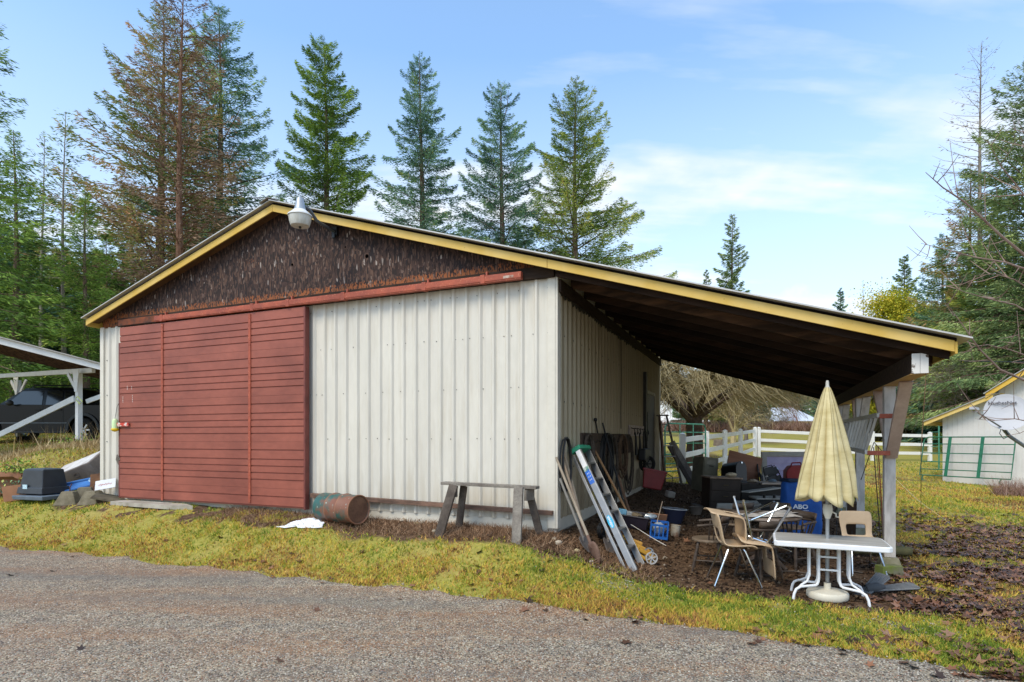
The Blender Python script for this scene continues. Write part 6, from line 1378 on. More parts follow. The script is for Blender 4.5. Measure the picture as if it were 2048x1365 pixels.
# big items further back
def std(nm, label, cat, px, py, rz=0.0, tilt=(0, 0), dz=0.0, dy=0.0):
    p = G(px, py); return thing(nm, label, cat, (p.x, p.y+dy, gz(p.x, p.y+dy)+dz), rot=(tilt[0], tilt[1], rz)), p.y/FPX
M_CABG = mat('dirty_grey_green_metal', '#85826f', col2='#6f6c5e', rough=.6, scale=4); M_DRK = mat('very_dark_wood', '#2c231d', col2='#3b2f27', rough=.6, scale=4); M_BRWN = mat('brown_veneer', '#855840', col2='#97684e', rough=.6, scale=2, stretch=(1, 1, 8))
t, u = std('filing_cabinet', 'grey-green metal filing cabinet tilted on the dirt below the green gate', 'filing cabinet', 1418, 985, .25, (R(-4), R(7)))
w, h = 34*u/2, 70*u; MB().box(-w, w, -.0, .42, 0, h).build('carcass', M_CABG, t, bevel=.008)
for i in range(2):
    d_ = MB().box(-w+.02, w-.02, -.012, -.001, .03+i*h*.47, h*.47*(i+1)-.005+(.0)); do = d_.build('drawer', M_CABG, t, bevel=.004); MB().tube([(-.05, -.03, h*(.3+.45*i)), (.05, -.03, h*(.3+.45*i))], .008, 6).build('handle', M_BLACK, do)
MB().box(-w*.6, w*.6, -.0135, -.0125, h*.80, h*.92).build('label_plate', mat('pale_label', '#8c897c'), t)
t, u = std('wooden_panel', 'brown wooden board leaning behind the black mailbox', 'board', 1478, 990, .1, (R(-6), R(14))); MB().box(-.38, .38, 0, .03, .0, .88).build('panel_board', M_BRWN, t, bevel=.004)
t, u = std('mailbox', 'black rounded rural mailbox standing in front of the brown board', 'mailbox', 1478, 1000, .35, (R(-8), R(6)))
MB().prism([(-.13, .38)] + [(.13*math.cos(q), .62+.15*math.sin(q)) for q in [math.pi - i*math.pi/10 for i in range(11)]] + [(.13, .38)], .42, 'Y', -.05).build('mailbox_body', mat('black_mailbox', '#14171d', rough=.3, var=.2), t, smooth=True, bevel=.006)
MB().prism([(-.138, .375)] + [(.138*math.cos(q), .62+.158*math.sin(q)) for q in [math.pi - i*math.pi/10 for i in range(11)]] + [(.138, .375)], .03, 'Y', -.083).build('mailbox_door', mat('black_mailbox', '#14171d'), t, bevel=.004); MB().cbox((0, -.09, .74), (.03, .02, .03)).build('latch', M_CHROME, t); MB().box(-.045, .045, .05, .14, 0, .37).build('mailbox_post', M_DRK, t)
t, u = std('dresser', 'dark dresser with worn brown top in front of the filing cabinet', 'dresser', 1449, 1030, .02, (0, R(2)))
h_ = (1030-956)*u; w = 31*u; MB().box(-w, w, 0, .42, 0, h_-.03).build('carcass', M_DRK, t, bevel=.006); MB().box(-w-.02, w+.02, -.03, .44, h_-.029, h_).build('dresser_top', mat('worn_brown_top', '#ab9480', col2='#85705e', rough=.6, scale=5), t, bevel=.006)
for i in range(3): d_ = MB().box(-w+.02, w-.02, -.014, -.001, .02+i*(h_-.06)/3, (i+1)*(h_-.06)/3); do = d_.build('drawer', M_DRK, t, bevel=.004); MB().tube([(-.04, -.026, .02+(i+.5)*(h_-.06)/3), (.04, -.026, .02+(i+.5)*(h_-.06)/3)], .006, 6).build('handle', mat('brass_dull', '#7a6a48', metal=.6, rough=.4), do)
t, u = std('console_cabinet', 'low black console cabinet with dusty grey-brown top beside the dresser', 'cabinet', 1528, 1035, -.04)
h_ = (1035-968)*u; w = 44*u; MB().box(-w, w, 0, .42, 0, h_-.03).build('carcass', mat('black_cabinet', '#1b1917', rough=.5), t, bevel=.006); MB().box(-.05, w+.02, -.03, .44, h_-.029, h_).build('cabinet_top', mat('dusty_brown_top', '#a08f80', col2='#b5a698', rough=.8, scale=6), t, bevel=.005); MB().box(-w, -.055, .02, .40, h_-.0295, h_-.01).build('shelf', M_DRK, t)
M_BROKE = mat('grey_painted_board', '#9a9892', col2='#b0ada6', rough=.7, scale=4)
t, u = std('appliance_panel', 'long grey metal tailgate-like panel lying in front of the dark cabinets', 'metal panel', 1475, 1052, -.05, (R(18), 0), .12); MB().box(-.34, .34, -.02, .02, 0, .24).build('panel_sheet', M_BROKE, t, bevel=.01); MB().box(-.05, .30, -.03, .07, .241, .262).build('top_ledge', mat('pale_board', '#a7a29a', rough=.7), t, bevel=.004)
t, u = std('cast_iron_stove', 'black iron camp stove top with knobs between the panel and the blue bag', 'stove', 1545, 1050, -.06, (0, 0), .0); MB().box(-.24, .26, 0, .34, .08, .40).build('stove_body', M_BLACK, t, bevel=.012); MB().box(-.26, .28, -.02, .36, .401, .43).build('stove_top', M_BROKE, t, bevel=.006)
for x in (-.14, .02, .18): MB().cyl((x, -.02, .43), (x, -.02, .47), .022, n=10).cyl((x, -.02, .47), (x, -.02, .48), .030, n=10).build('knob', M_BLACK, t)
for sx in (-.18, .2):
    MB().box(sx-.02, sx+.02, .02, .06, 0, .08).build('leg', M_BLACK, t); MB().box(sx-.02, sx+.02, .26, .30, 0, .08).build('leg', M_BLACK, t)
t, u = std('shutter_panel', 'grey-framed louvred panel with lavender slats standing behind the cabinets', 'shutter', 1582, 990, .02, (R(-4), 0)); h_ = (990-906)*u*1.02; w = 56*u
MB().box(-w, w, 0, .06, h_-.10, h_).box(-w, w, 0, .06, 0, .08).box(-w, -w+.11, .001, .059, .081, h_-.101).box(w-.11, w, .001, .059, .081, h_-.101).build('shutter_frame', mat('grey_frame_paint', '#9a9892', col2='#aeaba4', rough=.7), t, bevel=.005)
n_ = 5; 
for i in range(n_): z0 = .082+(h_-.184)*i/n_; z1 = .082+(h_-.184)*(i+1)/n_; MB().add([(-w+.111, .012, z0), (w-.111, .012, z0), (w-.111, .045, z1), (-w+.111, .045, z1), (-w+.111, .020, z0), (w-.111, .020, z0), (w-.111, .053, z1), (-w+.111, .053, z1)], [(0,1,2,3),(7,6,5,4),(0,4,5,1),(1,5,6,2),(2,6,7,3),(3,7,4,0)]).build('slat', mat('lavender_slat', '#a79dc0', col2='#b8aecb', rough=.6), t)
# folding chairs, red can
for i, (px, rz, tl, lb) in enumerate(((1556, .25, 14, 'black folding chair leaning in front of the lavender slats'), (1568, .1, 20, 'second black folding chair leaning over the first toward the red can'), (1524, 1.0, -16, 'black folding chair leaning between the brown board and the lavender panel'))):
    t, u = std('folding_chair', lb, 'folding chair', px, 1000 if i < 2 else 992, rz, (R(-8), R(-tl)), dz=.0 if i == 2 else .02)
    t.scale = (.8, .8, .8); zz0 = .0
    MB().tube([(-.16, 0, 0), (-.16, .02, .75), (-.12, .02, .86), (.12, .02, .86), (.16, .02, .75), (.16, 0, 0)], .012, 6).build('frame', M_CHROME if i == 1 else M_BLACK, t, smooth=True)
    MB().box(-.15, .15, .0, .03, .64, .83).build('backrest', M_BLACK, t, bevel=.01); MB().box(-.15, .15, -.03, -.005, .30, .60).build('seat', M_BLACK, t, bevel=.01); MB().tube([(-.13, -.03, .05), (-.13, -.04, .55)], .010, 6).build('leg', M_BLACK, t); MB().tube([(.13, -.03, .05), (.13, -.04, .55)], .010, 6).build('leg', M_BLACK, t)
t, u = std('red_cooler', 'dark red plastic can with angular top behind the blue bag', 'fuel can', 1590, 1002, -.1); M_REDP = mat('dark_red_plastic', '#8c1f22', rough=.4, var=.15)
MB().prism([(-.16, .30), (-.16, .60), (-.08, .70), (.16, .72), (.20, .62), (.20, .30)], .22, 'Y').build('can_body', M_REDP, t, bevel=.02, seg=3); MB().tube([(-.06, .05, .70), (-.04, .05, .76), (.12, .05, .77), (.14, .05, .72)], .014, 6).build('handle', M_REDP, t); MB().box(-.14, .18, .02, .2, 0, .299).build('crate_below', M_DRK, t)
# blue canopy bag
t, u = std('canopy_bag', 'bright blue fabric canopy bag standing upright behind the cream parasol', 'canopy bag', 1602, 1082, .08, (R(-3), R(2))); bw, bh = 38*u, (1082-962)*u
V = []; F_ = []; NZ, NA = 14, 28
for i in range(NZ+1):
    q = i/NZ; z = bh*q; bul = 1 + .05*math.sin(q*3) - .10*q**6
    for j in range(NA):
        a = 2*math.pi*j/NA; c, s = math.cos(a), math.sin(a); x = bw*bul*math.copysign(abs(c)**.55, c); y = .13*bul*math.copysign(abs(s)**.6, s)
        V.append((x + .006*math.sin(9*q+3*a), y + .012*math.sin(7*q+5*a+1)+.008*math.sin(23*q+2*a), z))
for i in range(NZ):
    for j in range(NA): F_.append((i*NA+j, i*NA+(j+1) % NA, (i+1)*NA+(j+1) % NA, (i+1)*NA+j))
F_.append(tuple(range(NA-1, -1, -1))); F_.append(tuple(range(NZ*NA, (NZ+1)*NA)))
M_BLUEF = mat('royal_blue_fabric', '#1f5aa8', col2='#194a90', rough=.75, scale=5, fine=.1); MB().add(V, F_).build('bag_body', M_BLUEF, t, smooth=True)
MB().box(-bw*.98, bw*.98, -.14, .12, bh-.045, bh+.012).build('bag_flap', mat('dark_navy_trim', '#1a2c44', rough=.7), t, bevel=.02, seg=3)
text_mesh('ABO', 'lettering', .085, mat('white_print', '#d6dae0', rough=.6), t, Matrix.Translation((-.10, -.156, bh*.55)) @ Matrix.Rotation(R(90), 4, 'X') @ Matrix.Shear('XZ', 4, (.0, .0)), .001, .003, 1.25)
MB().box(-.21, .02, -.156, -.1545, bh*.55-.052, bh*.55-.046).build('underline_print', mat('white_print', '#d6dae0'), t)
# fishing rods and poles bundle by the parasol
rods = [((1672, 1078), (1676, 975), '#23262a', 'black fishing rod nearest the parasol pole'), ((1684, 1076), (1682, 960), '#2f7f9c', 'thin teal fishing rod in the bundle behind the table'), ((1697, 1082), (1690, 955), '#8b8e92', 'grey fishing rod right of the teal one'), ((1706, 1090), (1700, 965), '#1d1f22', 'black fishing rod at the right of the bundle'), ((1690, 1080), (1712, 1000), '#2b2724', 'short dark rod leaning right in the bundle')]
for (a, b), (c, d), colr, lb in rods:
    g0 = G(a, b+28); e = P(c, d, g0.y+.05); t = thing('fishing_rod', lb, 'fishing rod', tuple(g0), group='fishing rods behind the patio table'); e = e - g0
    MB().tube([(0, 0, 0), tuple(e*.3), tuple(e)], [.007, .005, .002], 6).build('rod_blank', mat('rod_'+colr[1:], colr, rough=.4), t); q = e*.22; MB().cyl((q.x, q.y-.03, q.z-.02), (q.x, q.y-.03, q.z+.03), .022, n=10).build('reel', M_BLACK, t)
t = MB().beam(G(1700, 1110)+Vector((0, 0, -.02)), P(1704, 1005, 7.0), .10, .05).build('dark_board', M_DRK); tag(t, 'dark upright board beside the fishing rods', 'board')
# rusty rods leaning on the front post, ropes
for i, ((a, b), (c, d), colr, r_, lb) in enumerate((((1762, 1062), (1747, 895), '#3a2a24', .006, 'thin dark rod leaning near the front post, leftmost'), ((1768, 1058), (1756, 893), '#8a3b24', .007, 'rusty red rod leaning on the front lean-to post'), ((1766, 1050), (1752, 890), '#5a4034', .004, 'thin brown rod between the dark and the rusty one'))):
    g0 = G(a, b+30); o = MB().tube([g0, P(c, d, g0.y+.2)], r_, 6).build('leaning_rod', mat('rodc_'+colr[1:], colr, rough=.7)); tag(o, lb, 'rod', 'rods by the front post')
o = MB().tube([B(3.60, -.07, BB), P(1842, 900, 5.4), G(1842, 1052)+Vector((0, 0, .01))], .0035, 5).build('guy_line', mat('brown_cord', '#6b5238')); tag(o, 'thin brown cord hanging straight down from the white beam end', 'cord')
o = MB().tube([P(1722, 960, 8.2), P(1748, 885, 7.6)], .005, 5).tube([P(1748, 885, 7.6), P(1766, 905, 7.0)], .005, 5).build('tie_wire', M_BLACK); tag(o, 'black wire tied between the two nearest lean-to posts', 'wire')
g0, g1 = G(1790, 985), G(1905, 1055); o = MB().tube([g0+Vector((0, 0, .35)), (g0+g1)/2+Vector((0, 0, .12)), g1+Vector((0, 0, .02))], .003, 4).build('string_line', mat('white_cord', '#cfcabc')); tag(o, 'thin white cord stretched over the lawn right of the post', 'cord')
# aluminium extension ladder hung on the posts
lh = thing('hung_ladder', 'aluminium ladder hanging on its side along the lean-to posts', 'ladder', (BX, BY, 0), BROT)
M_ALUD = mat('dull_aluminium', '#a9a69f', rough=.5, metal=.5, var=.1, scale=12)
A0, A1 = Vector((3.40, 1.02, 1.81)), Vector((3.44, 4.3, 1.83)); B0, B1 = Vector((3.30, 1.12, 1.40)), Vector((3.36, 4.3, 1.43))
MB().beam(A0, A1, .03, .05).build('side_rail', M_ALUD, lh, bevel=.003); MB().beam(B0, B1, .03, .05).build('side_rail', M_ALUD, lh, bevel=.003)
for i in range(11):
    f = .03+.94*i/10; a, b = A0.lerp(A1, f), B0.lerp(B1, f-.02 if i else f); MB().beam(a, b, .03, .03, up=(0, 1, 0)).build('rung', M_ALUD, lh, bevel=.004)
for a in (A0, B0): MB().cbox((a.x+.12, a.y+.02, a.z-.01), (.22, .05, .05)).build('bracket', M_REDRUST, barn, bevel=.004)

# ------------------------------------------------------------------ tools along the side wall
def wall(px, py, off=.045):
    k = (px-CX)/FPX; X0, Y0 = BX+off*AX, BY+off*AY; v = (k*Y0-X0)/(VX-VY*k); Y = Y0+VY*v; return Vector((X0+VX*v, Y, CZ+(HY-py)/FPX*Y))
M_HANDLE = mat('pale_tool_handle', '#a39582', col2='#857765', rough=.7, scale=7, stretch=(1,1,.4)); M_RUSTB = mat('rusty_blade', '#5c4338', col2='#7d6355', rough=.75, scale=8, metal=.2); M_STEELB = mat('grey_blade', '#706a66', col2='#5a5350', rough=.6, metal=.3, scale=8)
def shovel(label, top, foot, hm, bm, square=False, yaw=0.0, grip=None, bl=.24, bwid=.085):
    g0 = G(*foot); d = top-g0; L = d.length; t = thing('shovel', label, 'shovel', tuple(g0), group='shovels leaning at the barn corner'); t.rotation_euler = (d.to_track_quat('Z', 'Y') @ Matrix.Rotation(yaw, 3, 'Z').to_quaternion()).to_euler()
    MB().tube([(0, 0, bl*.9), (0, .0, L*.5), (0, 0, L)], [.017, .0155, .014], 8).build('handle', hm, t, smooth=True)
    V = []; F_ = []; n, m_ = 8, 6
    for i in range(n+1):
        q = i/n; z = bl*q; w_ = bwid*(1.0 if square else min(1, (q*1.9)**.55)) * (1 if q < .85 else 1-(q-.85)*2.4)
        for j in range(m_+1): s = j/m_*2-1; V.append((s*w_, -.022*(1-s*s) + .02*(1-q), z))
    for i in range(n):
        for j in range(m_): F_.append((i*(m_+1)+j, i*(m_+1)+j+1, (i+1)*(m_+1)+j+1, (i+1)*(m_+1)+j))
    o = MB().add(V, F_).build('blade', bm, t, smooth=True); o.modifiers.new('s', 'SOLIDIFY').thickness = .005
    MB().tube([(0, -.012, bl*.75), (0, -.002, bl*.95), (0, 0, bl*1.35)], [.012, .019, .018], 8).build('socket', bm, t, smooth=True)
    if grip: MB().tube([(-.05, 0, L), (.05, 0, L)], .012, 6).build('grip', hm, t)
    return t
shovel('long-handled round shovel with rusty blade seen edge-on, nearest the corner', wall(1112, 915, .06), (1198, 1131), M_HANDLE, M_RUSTB, yaw=R(75))
shovel('short grey-handled shovel with red collar and broad grey blade', wall(1119, 957, .06)+Vector((0, -.05, 0)), (1180, 1110), mat('grey_handle', '#77736c'), M_STEELB, yaw=R(10), bl=.22, bwid=.10)
shovel('brown-bladed shovel standing behind the two front shovels', wall(1123, 911, .06), (1178, 1092), mat('grey_brown_handle', '#8f7d6a'), M_RUSTB, yaw=R(25))
shovel('square grey spade with dark blade behind the ladder', wall(1176, 920, .06), (1224, 1108), M_HANDLE, M_STEELB, square=True, yaw=R(20), bl=.22)
def pole(nm, label, cat, a, b, r0, r1, m, grp='long tools along the side wall'):
    o = MB().tube([a, (Vector(a)+Vector(b))/2+Vector((.004, 0, 0)), b], [r0, (r0+r1)/2, r1], 8).build(nm, m, smooth=True); return tag(o, label, cat, grp)
pole('long_pole', 'light brown wooden handle leaning right of the green-capped ladder', 'tool handle', G(1262, 1042), wall(1190, 902), .019, .016, mat('light_brown_handle', '#a57e58', rough=.6))
pole('steel_bar', 'long black steel bar leaning beside the light brown handle', 'steel bar', G(1255, 1040), wall(1205, 846), .016, .012, M_BLACK)
ball_bar = pole('steel_bar', 'black bar with ball end standing highest above the tool rack', 'steel bar', wall(1215, 985, .05), wall(1191, 842), .010, .012, M_BLACK)
pole('long_pole', 'yellow fibreglass handle low behind the ladder', 'tool handle', wall(1198, 1030, .25), wall(1184, 985, .08), .016, .016, mat('yellow_handle', '#b8a844', rough=.5))
pole('long_pole', 'weathered pale handle between the corner and the ladder', 'tool handle', G(1172, 1080), wall(1128, 905), .016, .014, M_HANDLE)
pole('long_pole', 'dark brown handle behind the ladder steps', 'tool handle', wall(1212, 1020, .2), wall(1172, 900), .017, .014, M_DKWOOD)
pole('leaning_plank', 'narrow brown plank leaning beside the black bars', 'plank', G(1256, 1025)+Vector((.03, .05, 0)), wall(1228, 930), .022, .022, mat('brown_plank', '#80604a'))
o = MB().sphere(tuple(wall(1191, 840)), .028, 10, 8).build('bar_knob', M_BLACK, smooth=True); o.parent = ball_bar
def loops(nm, label, cat, c, rx, rz_, n, r, m, seed, drop=.0):
    rr_ = random.Random(seed); mb = MB(); D_ = Vector((VX, VY, 0)); N_ = Vector((AX, AY, 0)); pts = []
    for i in range(n):
        sx, sz, ph, off = rx*rr_.uniform(.7, 1.15), rz_*rr_.uniform(.8, 1.1), rr_.uniform(-.2, .2), .02+.05*rr_.random()
        for k_ in range(14): q = 2*math.pi*k_/14; pts.append(Vector(c) + D_*(sx*math.sin(q)+ph*rx) + Vector((0, 0, -sz*(1-math.cos(q))*.5)) + N_*(off+.02*math.sin(q)))
    mb.tube(pts, r, 5); o = mb.build(nm, m); return tag(o, label, cat)
rack = thing('tool_rack', 'dark wooden tool rack board on the shaded side wall', 'tool rack', (BX, BY, 0), BROT)
for v0_, v1_ in ((.90, 2.35), (2.40, 4.0)): MB().box(.024, .055, v0_, v1_, 1.30, 1.63).build('rack_board', mat('dark_rack_board', '#4e3e33', col2='#3a2e27', rough=.8, scale=5), rack, bevel=.004)
for i in range(9): v_ = 1.05+i*.34; MB().tube([(.056, v_, 1.52), (.12, v_, 1.50), (.13, v_, 1.54)], .006, 5).build('hook', M_BLACK, rack)
hb = thing('hook_board', 'white board with a row of black hooks on the side wall', 'hook board', (BX, BY, 0), BROT)
MB().box(.024, .045, 3.95, 5.7, 1.60, 1.80).build('backing_board', mat('chipped_pink_white', '#b8aaa4', col2='#8f827c', scale=9, rough=.8), hb, bevel=.003)
for i in range(6): v_ = 4.1+i*.28; MB().tube([(.046, v_, 1.75), (.10, v_, 1.73), (.12, v_, 1.66), (.10, v_, 1.63), (.10, v_+.05, 1.68)], .008, 5).build('hook', M_BLACK, hb)
M_ROPE = mat('old_dark_rope', '#3a322b', col2='#544a40', rough=.9, scale=20); M_ROPE2 = mat('brown_rope', '#6b5440', col2='#4a3b2e', rough=.9, scale=20)
loops('coiled_rope', 'dark straps hanging at the left end of the tool rack', 'straps', wall(1171, 868), .16, .55, 4, .014, M_ROPE, 1)
loops('coiled_rope', 'thick bundle of black cables hanging from the middle of the rack', 'cable coil', wall(1208, 868), .24, .85, 7, .016, M_BLACK, 2)
loops('coiled_rope', 'second black cable bundle hanging lower beside the first', 'cable coil', wall(1220, 872), .22, 1.1, 6, .013, M_ROPE, 3)
loops('coiled_rope', 'brown rope coil hanging on the right half of the rack', 'rope coil', wall(1240, 870), .24, .70, 7, .013, M_ROPE2, 4)
loops('coiled_rope', 'dark bridle straps hanging at the right end of the rack', 'straps', wall(1252, 872), .2, .95, 6, .011, M_ROPE, 5)
loops('garden_hose', 'black hose looped over the barn corner above the shovels', 'hose', wall(1125, 876, .05), .14, .62, 2, .014, M_BLACK, 6)
loops('garden_hose', 'coil of black corrugated hose on the dirt between the shovels', 'hose', P(1199, 1046, 6.9), .09, .17, 5, .018, M_BLACK, 7)
tl = thing('hanging_tools', 'black iron hand tools hanging in a cluster from the white hook board', 'hand tools', (BX, BY, 0), BROT)
for i, (v_, z_, h_) in enumerate(((4.2, 1.55, .30), (4.6, 1.50, .22), (5.0, 1.45, .5), (5.3, 1.5, .35))): MB().tube([(.10, v_, 1.66), (.11, v_, z_), (.11, v_+.04, z_-h_)], [.012, .02, .03], 6).build('iron_tool', M_BLACK, tl)
MB().box(.08, .22, 4.55, 5.15, 1.14, 1.36).build('black_bag', M_BLACK, tl, bevel=.02)
pw = B(.17, 5.0, 1.06); t = thing('spoked_wheel', 'black spoked wheel hanging on the side wall above the red box', 'wheel', tuple(pw), BROT)  # an ordinary spoked wheel with tyre and hub
MB().lathe([(.10, -.03), (.15, -.03), (.165, 0), (.15, .03), (.10, .03)], (0, 0, 0), 26, 'Y').build('tyre', M_TYRE, t, smooth=True); w_ = MB().lathe([(.0, -.03), (.03, -.03), (.03, .03), (.0, .03)], (0, 0, 0), 12, 'Y')
for i in range(6): a = i*math.pi/3; w_.beam((math.cos(a)*.02, 0, math.sin(a)*.02), (math.cos(a)*.11, 0, math.sin(a)*.11), .02, .02, up=(0, 1, 0))
w_.build('hub', M_BLACK, t)
pr = B(.30, 4.75, 0); zr = gz(pr.x, pr.y); t = thing('red_milk_crate', 'dark red plastic crate on the dirt slope below the hanging wheel', 'crate', (pr.x, pr.y, zr+.12), rot=(R(-6), R(10), BROT+.2))
frustum(.17, .15, .21, .18, 0, .36).build('crate_body', M_REDP, t, bevel=.012); frustum(.225, .195, .225, .195, .33, .365).build('crate_rim', M_REDP, t, bevel=.006); MB().tube([(.22, 0, .34), (.34, 0, .30), (.36, 0, .12), (.24, 0, .08)], .008, 6).build('carry_wire', M_BLACK, t)
o = MB().cbox((0, 0, 0), (.16, .14, .12), (.1, .2, .3)).build('pale_bucket', mat('dirty_white_plastic', '#a8a096', rough=.6), bevel=.02); o.location = B(.62, 4.9, gz(*B(.62, 4.9).xy)+.06); tag(o, 'dirty white plastic container beside the dark red crate', 'container')

# green-capped aluminium stepladder leaning near the corner
N0 = G(1268, 1146); N1 = wall(1150, 890, .10); wv = Vector((VX*.40+.01, VY*.40, -.01)); ld_ = thing('stepladder', 'aluminium stepladder with green top cap leaning at the barn corner', 'ladder', tuple(N0))
d = N1-N0; L = d.length; dn = d.normalized(); wn_ = wv.normalized(); pn = wn_.cross(dn).normalized()
def rail(m, o, q0, q1, wide, th, nrm): m.beam(o + d*q0, o + d*q1, th, wide, up=nrm)
m = MB(); rail(m, Vector((0,0,0)), 0, .97, .070, .012, pn); m.build('front_rail', M_ALU, ld_, bevel=.003); m = MB(); rail(m, Vector((0,0,0))+pn*.038+wn_*.012, 0, .965, .012, .030, pn); m.build('front_rail', M_ALU, ld_)
m = MB(); rail(m, wv, 0.0, .97, .075, .012, pn); m.build('front_rail', M_ALU, ld_, bevel=.003)
m = MB(); rail(m, wv*.05 + pn*-.085, -.0, .93, .035, .03, pn); m.build('rear_rail', M_ALU, ld_, bevel=.003); m = MB(); rail(m, wv*.95 + pn*-.085, .02, .93, .035, .03, pn); m.build('rear_rail', M_ALU, ld_, bevel=.003)
for i in range(6):
    f = .15+i*.137; c = d*f; s0, s1 = c+wn_*.02, c+wv-wn_*.02; MB().beam(s0, s1, .075, .018, up=(0, 0, 1)).build('step', M_ALU, ld_, bevel=.003)
for i in range(3): f = .2+i*.25; MB().beam(d*f+pn*-.085+wv*.06, d*f+pn*-.085+wv*.94, .03, .012).build('rear_brace', M_ALU, ld_)
MB().beam(d*.965-wn_*.03+pn*-.02, d*.965+wv+wn_*.03+pn*-.02, .15, .055, up=dn).build('top_cap', mat('green_cap', '#2e8a6a', rough=.5, var=.1), ld_, bevel=.01)
fx = -wn_; R4 = basis(dn, pn, dn.cross(pn), (0, 0, 0))
if R4.col[2].xyz.dot(fx) < 0: R4 = basis(dn, -pn, dn.cross(-pn), (0, 0, 0))
def on_rail(f, o=.0085): return Matrix.Translation(d*f + fx*o) @ R4
M_LBL = mat('cyan_label', '#2aa0c4', rough=.5); M_LBLW = mat('white_label', '#dcdde0', rough=.5)
def plate(poly, f, m, nm, o=.0072): q = MB().prism(poly, .0012, 'Z').xf(on_rail(f, o)); return q.build(nm, m, ld_)
ov = [(.085*math.cos(i*math.pi/10), .034*math.sin(i*math.pi/10)) for i in range(20)]
plate(ov, .36, M_LBL, 'oval_badge'); text_mesh('WERNER', 'lettering', .036, M_LBLW, ld_, on_rail(.36, .0090), .0006, .001)
plate([(-.16, -.03), (.16, -.03), (.16, .03), (-.16, .03)], .86, M_LBLW, 'white_sticker'); plate([(-.10, -.032), (.10, -.032), (.10, .032), (-.10, .032)], .72, mat('blue_sticker', '#2a62b8', rough=.5), 'blue_sticker')
plate([(-.03, -.032), (.03, -.032), (.03, .032), (-.03, .032)], .785, mat('green_sticker', '#5cb89a', rough=.5), 'green_sticker'); dt = MB()
for i in range(3):
    for j in (-.012, .010): dt.prism([(-.005+.045*(i-1), j-.005), (.005+.045*(i-1), j-.005), (.005+.045*(i-1), j+.005), (-.005+.045*(i-1), j+.005)], .001, 'Z')
dt.xf(on_rail(.72, .0086)).build('sticker_marks', M_LBLW, ld_)

# wooden-sided stepladder and boards at the far corner of the barn
f0 = G(1343, 972); top = P(1324, 832, f0.y+.1) - f0; t = thing('stepladder', 'old stepladder with brown side and pale steps leaning at the far barn corner', 'ladder', tuple(f0))
MB().beam((-.14, .0, 0), (top.x-.06, top.y, top.z), .03, .10, up=(0, 1, 0)).build('side_rail', mat('brown_ladder_rail', '#5f4436', col2='#7c6a5c', rough=.8, scale=3), t); MB().beam((.22, 0, .02), (top.x+.10, top.y, top.z), .03, .06, up=(0, 1, 0)).build('side_rail', M_OLDWOOD, t); MB().beam((.30, .25, .02), (top.x+.12, top.y+.03, top.z-.04), .03, .05, up=(0, 1, 0)).build('side_rail', M_OLDWOOD, t)
for i in range(6):
    f = .10+i*.155; a = Vector((-.14, 0, 0)).lerp(Vector((top.x-.06, top.y, top.z)), f); b = Vector((.22, 0, .02)).lerp(Vector((top.x+.10, top.y, top.z)), f); MB().beam(a, b, .08, .022).build('step', M_ALU, t)
MB().cbox((top.x+.01, top.y, top.z+.01), (.24, .12, .03)).build('top_cap', M_OLDWOOD, t)
for (a, b), (c, d_), w_, m_, lb in (((1392, 970), (1343, 884), .16, M_OLDWOOD, 'wide grey plank leaning toward the far barn corner'), ((1384, 972), (1338, 892), .10, M_DKWOOD, 'dark brown plank under the wide grey plank'), ((1328, 955), (1318, 842), .16, M_DKWOOD, 'dark brown board standing upright behind the old stepladder')):
    g0 = G(a, b); o = MB().beam(g0, P(c, d_, g0.y+.25), w_, .035, up=(.3, -.9, .2)).build('leaning_plank', m_); tag(o, lb, 'plank')

# totes, crates and cans on the dirt
M_NAVY = mat('navy_tub', '#20263a', rough=.4, var=.15); M_PURP = mat('dark_purple_tote', '#2a242e', rough=.45, var=.15); M_BCR = mat('blue_crate', '#2463b4', rough=.45, var=.1)
def open_tub(t, w0, d0, w1, d1, h, m, rim=None, nm='tub'):
    k = .008; frustum(w0, d0, w1, d1, 0, h)
    b = MB().add([(-w0,-d0,0),(w0,-d0,0),(w0,d0,0),(-w0,d0,0),(-w1,-d1,h),(w1,-d1,h),(w1,d1,h),(-w1,d1,h)], [(0,3,2,1),(0,1,5,4),(1,2,6,5),(2,3,7,6),(3,0,4,7)]).build(nm, m, t); b.modifiers.new('s', 'SOLIDIFY').thickness = k
    r_ = MB().tube([(-w1,-d1,h),(w1,-d1,h),(w1,d1,h),(-w1,d1,h)], .013, 6, closed=True).build('rim', rim or m, t, smooth=True)
g0 = G(1272, 1066); t = thing('storage_tote', 'dark purple open tote full of odds and ends below the tool rack', 'storage tote', (g0.x-.02, g0.y+.2, gz(g0.x, g0.y+.2)), rot=(R(4), R(6), -.35)); open_tub(t, .21, .13, .24, .16, .17, M_PURP)
tt_ = t.location.copy()
for i, (x, y, z, sz, colr, lb) in enumerate(((-.14, .03, .17, (.11, .09, .10), '#7fb4cc', 'light blue and white carton in the purple tote'), (-.03, .04, .15, (.10, .08, .06), '#c4c2bc', 'white plastic box beside the light blue carton'), (.08, -.02, .13, (.12, .10, .05), '#8c7a60', 'tan packet in the purple tote'), (.15, .05, .12, (.08, .06, .05), '#5c564e', 'dark grey lump at the right end of the purple tote'))):
    o = MB().cbox((0, 0, 0), sz, (.2*i, .15, .4*i)).build('small_box', mat('junk_'+colr[1:], colr, rough=.6, var=.2, scale=30), bevel=.006); o.location = tt_ + Vector((x*.94, y+.06*x, z+.02)); tag(o, lb, 'small box')
g0 = G(1322, 1085); t = thing('milk_crate', 'bright blue plastic crate holding clear bags, tilted on the dirt', 'crate', (g0.x, g0.y+.13, gz(g0.x, g0.y+.13)+.01), rot=(R(6), R(5), -.25))
cr = MB(); w_, h_ = .115, .20
